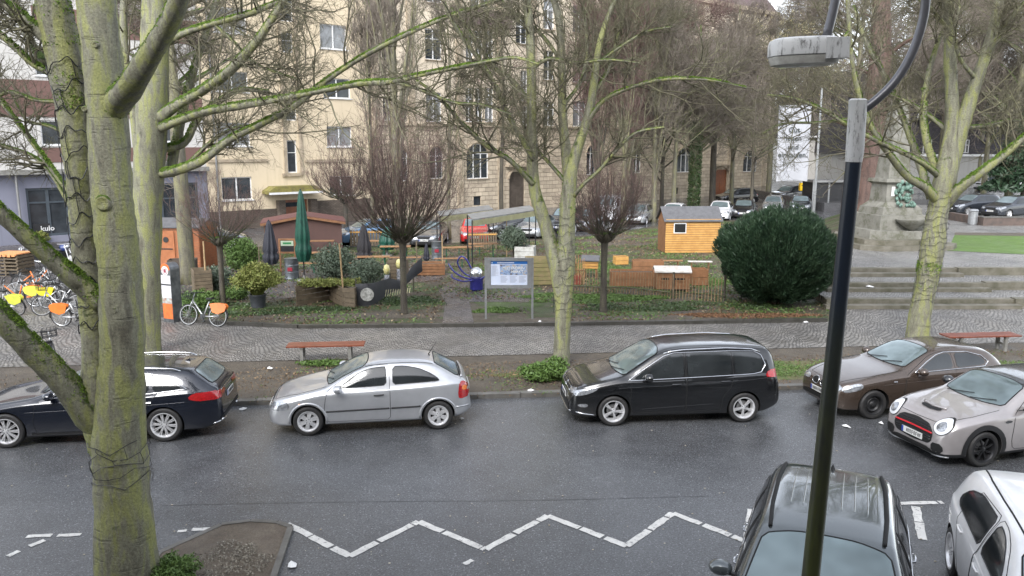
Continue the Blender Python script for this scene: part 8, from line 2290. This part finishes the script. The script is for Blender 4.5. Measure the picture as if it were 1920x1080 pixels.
# --- pallets with an orange cloth, motorcycles ------------------------------------------------------
q = W3(14,518); r = empty('pallet_stack', (q.x,q.y+.5,PZ), R(-8), 'stack of worn pallets topped with an orange cover by the shop', 'pallets')
for k in range(6):
    mb = MB(); z = .155*k
    for y in (-.5,-.25,0,.25,.5): mb.box(-.62,.62,y-.045,y+.045,z+.12,z+.145)
    for x in (-.6,0,.6): mb.box(x-.04,x+.04,-.5,.5,z+.02,z+.118)
    mb.box(-.62,.62,-.52,-.42,z,z+.018)
    mb.build('pallet', M['wood_weathered'], r)
mb = MB(); mb.box(-.66,.66,-.56,.56,.94,.99)
for k in range(6): mb.box(-.66+.22*k,-.50+.22*k,-.585,-.562,.86+.02*(k % 2),.97)
mb.build('cover', pm('orange_cover', (.6,.2,.05), .7, c2=(.5,.3,.15), scale=6), r)
def moto(px, py, rz, col_, label):
    q = W3(px,py); r = empty('motorcycle', (q.x,q.y,PZ), rz, label, 'motorcycle', 'motorcycles parked by the shop')
    for x in (-.68,.68):
        mb = MB(); mb.tube([(x+.27*math.cos(a),0,.3+.27*math.sin(a)) for a in [2*math.pi*k/20 for k in range(20)]], .055, 8, closed=True); w_ = mb.build('wheel', M['tyre'], r, True)
        mb = MB(); mb.lathe([(.05,-.03),(.17,-.012),(.17,.012),(.05,.03)], 18, 0, T(x,0,.3,0,R(90))); mb.build('rim', M['alloy'], w_)
    mb = MB(); mb.lathe([(.001,-.24),(.12,-.2),(.17,0),(.13,.2),(.001,.26)], 12, 0, T(-.18,0,.82,0,0,R(80)), sx=1, sy=.8); mb.build('tank', col_, r, True)
    mb = MB(); mb.box(-.25,.25,-.16,.16,.32,.62); mb.lathe([(.09,-.2),(.1,0),(.09,.2)], 10, 0, T(-.05,0,.62,0,R(90))); mb.build('engine', M['dark_metal'], r)
    mb = MB(); mb.prism([(.0,.78),(.55,.80),(.72,.92),(.68,.98),(.4,.88),(.0,.88)], -.12,.12); mb.build('seat', M['black_plastic'], r)
    mb = MB(); mb.tube([(-.68,.09,.3),(-.42,.09,.98)], .025, 8); mb.tube([(-.68,-.09,.3),(-.42,-.09,.98)], .025, 8); mb.tube([(-.35,-.38,1.05),(-.42,-.2,1.02),(-.42,.2,1.02),(-.35,.38,1.05)], .018, 8); mb.build('fork', M['alloy'], r)
    mb = MB(); mb.lathe([(.001,-.08),(.09,-.04),(.1,.05),(.001,.06)], 14, 0, T(-.55,0,.9,0,0,R(90))); mb.build('headlight', M['lens_bright'], r, True)
    mb = MB(); mb.tube([(0,-.18,.4),(.3,-.2,.32),(.75,-.2,.4)], [.03,.04,.05], 8); mb.build('exhaust', M['chrome'], r, True)
    mb = MB(); mb.tube([(.1,.1,.3),(.15,.3,0)], .015, 6); mb.build('side_stand', M['dark_metal'], r)
moto(66, 503, R(10), pm('moto_black', (.02,.02,.022), .3, coat=1), 'black motorcycle beside the pallet stack')
moto(118, 496, R(150), pm('moto_blue', (.02,.04,.16), .3, coat=1), 'motorcycle with blue tank and white number plate behind the mossy limb')
moto(160, 492, R(170), pm('moto_grey', (.1,.1,.11), .3, coat=1), 'grey motorcycle half hidden by the thick foreground tree')

# --- bicycles -----------------------------------------------------------------------------------------
def wheel_bike(r, x, R_=.33):
    mb = MB(); mb.tube([(x+R_*math.cos(a),0,R_+R_*math.sin(a)) for a in [2*math.pi*k/28 for k in range(28)]], .02, 6, closed=True); w = mb.build('wheel', M['tyre'], r, True)
    mb = MB(); mb.tube([(x+(R_-.028)*math.cos(a),0,R_+(R_-.028)*math.sin(a)) for a in [2*math.pi*k/28 for k in range(28)]], .013, 5, closed=True)
    for k in range(16): a = 2*math.pi*k/16; mb.tube([(x,.02*(-1)**k,R_),(x+(R_-.03)*math.cos(a),0,R_+(R_-.03)*math.sin(a))], .0028, 3, cap=False)
    mb.tube([(x,-.05,R_),(x,.05,R_)], .02, 8); mb.build('rim', M['galv'], w)
    return w
def bike(px, py, rz, frame, panel, label, lean=0, basket='front', group='orange and yellow rental bicycles on the square', z=PZ, steer=0):
    q = G(px,py,z); r = empty('bicycle', (q.x,q.y,z), rz, label, 'bicycle', group); r.rotation_euler = (lean,0,rz)
    wheel_bike(r, -.53); wheel_bike(r, .53)
    def tube_part(nm, segs, m, rad=.018):
        mb = MB()
        for s_ in segs: mb.tube(s_, rad, 7)
        return mb.build(nm, m, r, True)
    tube_part('frame', [[(-.40,0,.80),(-.05,0,.38),(.02,0,.30)],[(.02,0,.30),(.20,0,.78)],[(.02,.03,.30),(.53,.05,.33)],[(.18,.03,.62),(.53,.05,.33)],[(.02,-.03,.30),(.53,-.05,.33)]], frame, .024)
    tube_part('fork', [[(-.38,0,.86),(-.43,.05,.66),(-.53,.05,.33)],[(-.38,0,.86),(-.43,-.05,.66),(-.53,-.05,.33)],[(-.34,0,1.02),(-.40,0,.80)]], M['galv'], .014)
    tube_part('handlebar', [[(-.20,-.30,1.06),(-.34,-.22,1.06),(-.36,0,1.03),(-.34,.22,1.06),(-.20,.30,1.06)]], M['dark_metal'], .014)
    mb = MB(); mb.add([(.08,0,.90),(.33,.09,.92),(.37,0,.93),(.33,-.09,.92),(.08,0,.84),(.33,.08,.86),(.36,0,.86),(.33,-.08,.86)],[(0,1,2,3),(7,6,5,4),(0,4,5,1),(1,5,6,2),(2,6,7,3),(3,7,4,0)]); mb.tube([(.20,0,.76),(.22,0,.87)], .014, 6); mb.build('saddle', M['black_plastic'], r)
    mb = MB(); mb.lathe([(.001,-.01),(.09,-.008),(.09,.008),(.001,.01)], 16, 0, T(.02,-.06,.30,0,R(90))); mb.bar((.02,-.08,.30),(.10,-.08,.16),.02,.02); mb.bar((.02,.08,.30),(-.06,.08,.44),.02,.02); mb.box(.06,.15,-.16,-.08,.14,.165); mb.box(-.11,-.02,.08,.16,.43,.455); mb.build('crank', M['dark_metal'], r)
    tube_part('mudguard', [[(.53+.37*math.cos(R(a)),0,.33+.37*math.sin(R(a))) for a in range(-10,171,15)]], M['black_plastic'], .016)
    tube_part('kick_stand', [[(.30,.05,.30),(.36,.20,.02)]], M['galv'], .012)
    if panel:
        for sg in (1,-1):
            mb = MB(); pl_ = [(.26,.72),(.36,.46),(.55,.40),(.80,.50),(.86,.66),(.80,.74),(.5,.76)]; mb.prism(pl_, sg*.045, sg*.07); mb.build('wheel_cover', panel, r)
    if basket:
        bx = -.52 if basket == 'front' else .55; bz_ = .86 if basket == 'front' else .80
        mb = MB(); 
        for k in range(5):
            zz_ = bz_+.05*k; e = .13+.012*k; mb.tube([(bx-e,-.17,zz_),(bx+e,-.17,zz_),(bx+e,.17,zz_),(bx-e,.17,zz_)], .005, 4, closed=True)
        for x in (-.13,-.06,0,.06,.13): mb.tube([(bx+x*1.3,-.17,bz_+.2),(bx+x,-.165,bz_),(bx+x,.165,bz_),(bx+x*1.3,.17,bz_+.2)], .005, 4)
        for y in (-.15,-.05,.05,.15): mb.tube([(bx-.18,y,bz_+.2),(bx-.13,y,bz_),(bx+.13,y,bz_),(bx+.18,y,bz_+.2)], .005, 4)
        mb.build('basket', M['dark_metal'], r)
    return r
org = pm('bike_orange', (.72,.20,.03), .35, c2=(.62,.15,.02), coat=.3); yel = pm('bike_lime', (.62,.66,.08), .35, coat=.3); yel2 = pm('bike_yellow', (.72,.60,.01), .35, coat=.3)
sil = pm('bike_silver', (.5,.5,.5), .35, metal=.6)
bike(380, 611, R(-14), sil, org, 'silver rental bicycle with orange rear panels leaning beside the info pillar', R(-10))
bike(148, 612, R(178), sil, org, 'rental bicycle with orange rear panel nearest the thick tree', R(-4))
bike(118, 578, R(-176), sil, yel2, 'rental bicycle with bright yellow panel behind the nearest orange one', R(8))
bike(92, 576, R(172), sil, yel, 'rental bicycle with pale lime panel in the middle of the cluster', R(-6))
bike(38, 572, R(10), org, org, 'rental bicycle with two orange panels left of the middle of the cluster', R(14))
bike(8, 590, R(-8), sil, yel, 'rental bicycle with lime panel at the left edge of the view', R(12))
bike(104, 548, R(30), sil, None, 'silver rental bicycle tangled at the back of the cluster', R(-12))
bike(70, 545, R(200), org, None, 'orange-framed rental bicycle at the back of the cluster', R(10))
bike(128, 560, R(35), sil, None, 'silver rental bicycle leaning right at the back of the cluster', R(16))
bike(60, 560, R(20), sil, None, 'silver rental bicycle behind the two orange panels', R(-18))
bike(88, 536, R(160), sil, None, 'rearmost silver rental bicycle below the motorcycles', R(8))
bike(112, 590, R(15), sil, None, 'bare silver rental bicycle between the yellow and orange panels', R(-14))
bike(105, 700, R(-62), M['dark_metal'], None, 'black city bicycle with wire rear basket on the path edge', R(5), 'front', None)
# info pillar
q = W3(322,604); r = empty('info_pillar', (q.x,q.y+.15,PZ), R(-24), 'round-topped info pillar with orange and white panels beside the path', 'information pillar')
s_ = pxm(604); h = 112/s_; w_ = .22
mb = MB(); pr = [(-w_,0),(w_,0),(w_,h-w_)] + [(w_*math.cos(a),h-w_+w_*math.sin(a)) for a in [math.pi*k/14 for k in range(1,14)]] + [(-w_,h-w_)]
mb.prism(pr, -.19, .19); mb.build('casing', pm('pillar_metal', (.2,.21,.22), .35, metal=.6, c2=(.08,.085,.09), scale=4), r)
yf = -.193
def pan(z0_, z1_, m_, nm='panel'):
    mb = MB(); mb.box(-w_+.015,w_-.015,yf-.008,yf,z0_,z1_); return mb.build(nm, m_, r)
po = pm('pillar_orange', (.68,.17,.04), .4, c2=(.5,.11,.03), scale=7)
pan(.12,.62,po); pan(.625,.80,pm('pillar_picture', (.3,.12,.06), .4, c2=(.4,.5,.5), scale=9)); pan(.805,1.22,pm('pillar_white', (.6,.6,.62), .4)); pan(1.23,1.26,M['ink']); pan(1.265,1.55,pm('pillar_white2', (.62,.62,.64), .4)); 
mb = MB(); pr2 = [(x*.93, 1.555+(z-1.555)*.985 if z > 1.5 else 1.555) for x, z in pr[2:]]; mb.prism(pr2, yf-.008, yf); mb.build('panel', po, r)
mb = MB(); mb.lathe([(.001,0),(.15,0),(.15,.004),(.001,.004)], 24, 0, T(0,yf-.008,h-.25,0,R(90))); dsc = mb.build('round_logo', M['paper'], r)
mb = MB(); mb.lathe([(.10,0),(.115,0),(.115,.003),(.10,.003)], 24, 0, T(0,yf-.013,h-.25,0,R(90)), cap=False); mb.box(-.05,.05,yf-.017,yf-.0135,h-.31,h-.19); mb.build('logo_mark', pm('logo_maroon', (.3,.05,.08), .5), dsc)

# --- far right: signs, bin, low wall, racks -------------------------------------------------------------
q = G(1797,352,PLZ); r = empty('no_entry_sign', (q.x,q.y,PLZ), 0, 'round red no-entry sign with white bar on a thin pole', 'road sign')
s_ = pxm(352,PLZ); zc = (352-313)/s_
mb = MB(); mb.tube([(0,0,0),(0,0,zc+.5)], .04, 8); mb.build('pole', M['galv'], r)
mb = MB(); mb.lathe([(.001,0),(.38,0),(.38,.03),(.001,.03)], 24, 0, T(.05,-.06,zc,0,R(90))); ds_ = mb.build('disc', pm('sign_red', (.6,.015,.02), .4), r)
mb = MB(); mb.box(-.22,.32,-.10,-.094,zc-.06,zc+.06); mb.build('bar', M['paper'], ds_)
q = G(1788,353,PLZ); r = empty('shop_sign', (q.x,q.y+.5,PLZ), 0, 'small green hanging sign on a post left of the no-entry sign', 'sign')
mb = MB(); mb.tube([(-.5,0,0),(-.5,0,2.4)], .04, 8); mb.build('post', M['galv'], r)
mb = MB(); mb.box(-.48,.45,-.05,.05,.35,1.0); mb.build('panel', pm('sign_green2', (.01,.3,.14), .4), r)
mb = MB(); mb.box(-.3,.3,-.06,-.051,.6,.72); mb.build('panel_mark', M['paper'], r)
q = G(1823,421,PLZ); r = empty('litter_bin', (q.x,q.y,PLZ), 0, 'round ribbed grey litter bin beside the low brick wall', 'litter bin')
mb = MB(); mb.lathe([(.001,0),(.24,0),(.25,.05),(.25,.72),(.27,.75),(.27,.8),(.22,.8),(.22,.7)], 20)
for k in range(16): a = k*math.pi/8; mb.box(.245,.265,-.02,.02,.08,.7,0,Matrix.Rotation(a,4,'Z'))
mb.build('body', M['galv'], r); mb = MB(); mb.lathe([(.29,.84),(.29,.88),(.2,.96),(.001,.98)], 20); mb.box(-.28,-.24,-.02,.02,.75,.86); mb.box(.24,.28,-.02,.02,.75,.86); mb.build('lid', M['galv'], r)
q0, q1 = G(1843,423,PLZ), G(1990,427,PLZ); r = empty('low_wall', (q0.x,q0.y,PLZ), 0, 'low brown brick bed wall beside the litter bin', 'wall')
mb = MB(); L = q1.x-q0.x; mb.box(0,L,0,.35,-.05,.48); mb.box(0,.35,.351,4,-.05,.48); mb.build('wall', pm('brown_brick', (.12,.085,.07), .8, c2=(.06,.05,.045), scale=3, bump=.4), r)
mb = MB(); mb.box(-.03,L,-.03,.38,.483,.54); mb.build('coping', M['stone_kerb'], r)
q0, q1 = G(1782,384,PLZ), G(1818,384,PLZ)
mb = MB(); mb.box(0,q1.x-q0.x,0,.3,0,.5); mb.box(-8,0,.05,.28,0,.42); o = mb.build('low_wall', pm('dark_wall', (.05,.05,.05), .7), loc=(q0.x,q0.y,PLZ)); tag(o, 'dark low wall at the edge of the far street behind the leaning tree', 'wall')
for k, px in enumerate((1820,1850,1868,1890,1912)):
    q = G(px,354,PLZ); mb = MB(); mb.tube([(-.35,0,0),(-.35,0,.7),(-.2,0,.9),(.2,0,.9),(.35,0,.7),(.35,0,0)], .035, 6); o = mb.build('bike_rack', M['white_frame'], True, loc=(q.x,q.y,PLZ)) if False else mb.build('bike_rack', M['white_frame'], loc=(q.x,q.y,PLZ)); tag(o, ['white hoop stand just right of the no-entry sign','white hoop stand below the slate house window','white hoop stand left of the white far car','white hoop stand behind the white far car','white hoop stand under the conifer'][k], 'bike rack', 'white hoop stands')
q = G(1728,424,PLZ); r = empty('stone_bench', (q.x,q.y+.8,PLZ), 0, 'dark stone slab bench behind the obelisk basin', 'bench')
mb = MB(); mb.box(-.9,.9,-.3,.3,.42,.55); mb.build('seat', M['concrete'], r)
for x in (-.6,.6): mb = MB(); mb.box(x-.12,x+.12,-.25,.25,0,.418); mb.build('leg', M['dark_kerb'], r)

# --- distant parked cars ------------------------------------------------------------------------------
P_ = {k: paint('paint_'+k, c, m, .25, False) for k, (c, m) in dict(steelblue=((.14,.25,.40),.4), blackb=((.008,.008,.01),.1), red=((.50,.015,.015),.0), whiteb=((.72,.72,.74),.0), greyb=((.10,.105,.115),.5), silverb=((.38,.39,.40),.5), greyd=((.035,.04,.05),.4)).items()}
toward = Vector((-.35,-.94,0)).normalized()
gen_car('hatch', P_['steelblue'], 'steel blue compact car behind the small pollard', 690, 456, Vector((-.8,-.6,0)).normalized(), group='cars parked behind the beer garden')
gen_car('hatch', P_['greyd'], 'dark blue car half hidden left of the brown hut', 395, 468, Vector((.9,.3,0)).normalized(), group='cars parked behind the beer garden')
gen_car('sedan', P_['greyb'], 'dark grey car facing the garden left of the red car', 806, 458, Vector((-.05,-1,0)).normalized(), group='cars parked behind the beer garden')
gen_car('hatch', P_['red'], 'bright red car under the striped awnings', 890, 453, Vector((.05,-1,0)).normalized(), group='cars parked behind the beer garden')
gen_car('suv', P_['blackb'], 'black car behind the round olive tree', 945, 445, Vector((-.6,-.8,0)).normalized(), group='cars parked behind the beer garden')
gen_car('sedan', P_['silverb'], 'silver car seen between the forks of the mid tree', 1006, 443, Vector((-.3,-.95,0)).normalized())
gen_car('suv', P_['greyd'], 'dark car beside the brown brick strip right of the forked tree', 1062, 434, Vector((-.3,-.95,0)).normalized())
gen_car('hatch', P_['greyb'], 'dark car behind the fan-crowned tree', 1100, 431, Vector((-.35,-.94,0)).normalized())
gen_car('van', P_['whiteb'], 'white van behind the twigs of the mossy pollard', 1140, 412, Vector((-.3,-.95,0)).normalized())
gen_car('hatch', P_['silverb'], 'grey car behind the right half of the mossy pollard', 1197, 419, toward)
gen_car('sedan', P_['whiteb'], 'white saloon standing left of the black hatchback', 1350, 411, toward)
gen_car('hatch', P_['blackb'], 'black compact between the white saloon and the silver car', 1394, 408, toward)
gen_car('suv', P_['blackb'], 'large black estate parked in front of the brown arched door', 1378, 384, Vector((-.9,-.4,0)).normalized())
gen_car('hatch', P_['silverb'], 'silver small car behind the twisted thin tree', 1449, 399, toward)
gen_car('sedan', P_['greyd'], 'dark metallic car below the white banner', 1500, 397, toward)
gen_car('suv', P_['blackb'], 'dark estate in the rear row behind the silver small car', 1478, 378, Vector((-.8,-.6,0)).normalized())
gen_car('hatch', P_['greyb'], 'light grey car in the rear row below the yellow box', 1517, 374, Vector((-.8,-.6,0)).normalized())
gen_car('hatch', P_['whiteb'], 'white car at the edge of the parking row behind the garden hut', 1262, 418, toward)
gen_car('hatch', P_['greyd'], 'dark compact car parked behind the litter bin', 1822, 402, Vector((-.95,-.3,0)).normalized(), PLZ, 'cars on the far street')
gen_car('hatch', P_['greyd'], 'dark small car cut off by the right edge behind the low wall', 1893, 407, Vector((-.95,-.4,0)).normalized(), PLZ, 'cars on the far street')
gen_car('suv', P_['whiteb'], 'white car in front of the conifer on the far street', 1868, 358, Vector((-1,-.15,0)).normalized(), PLZ, 'cars on the far street')
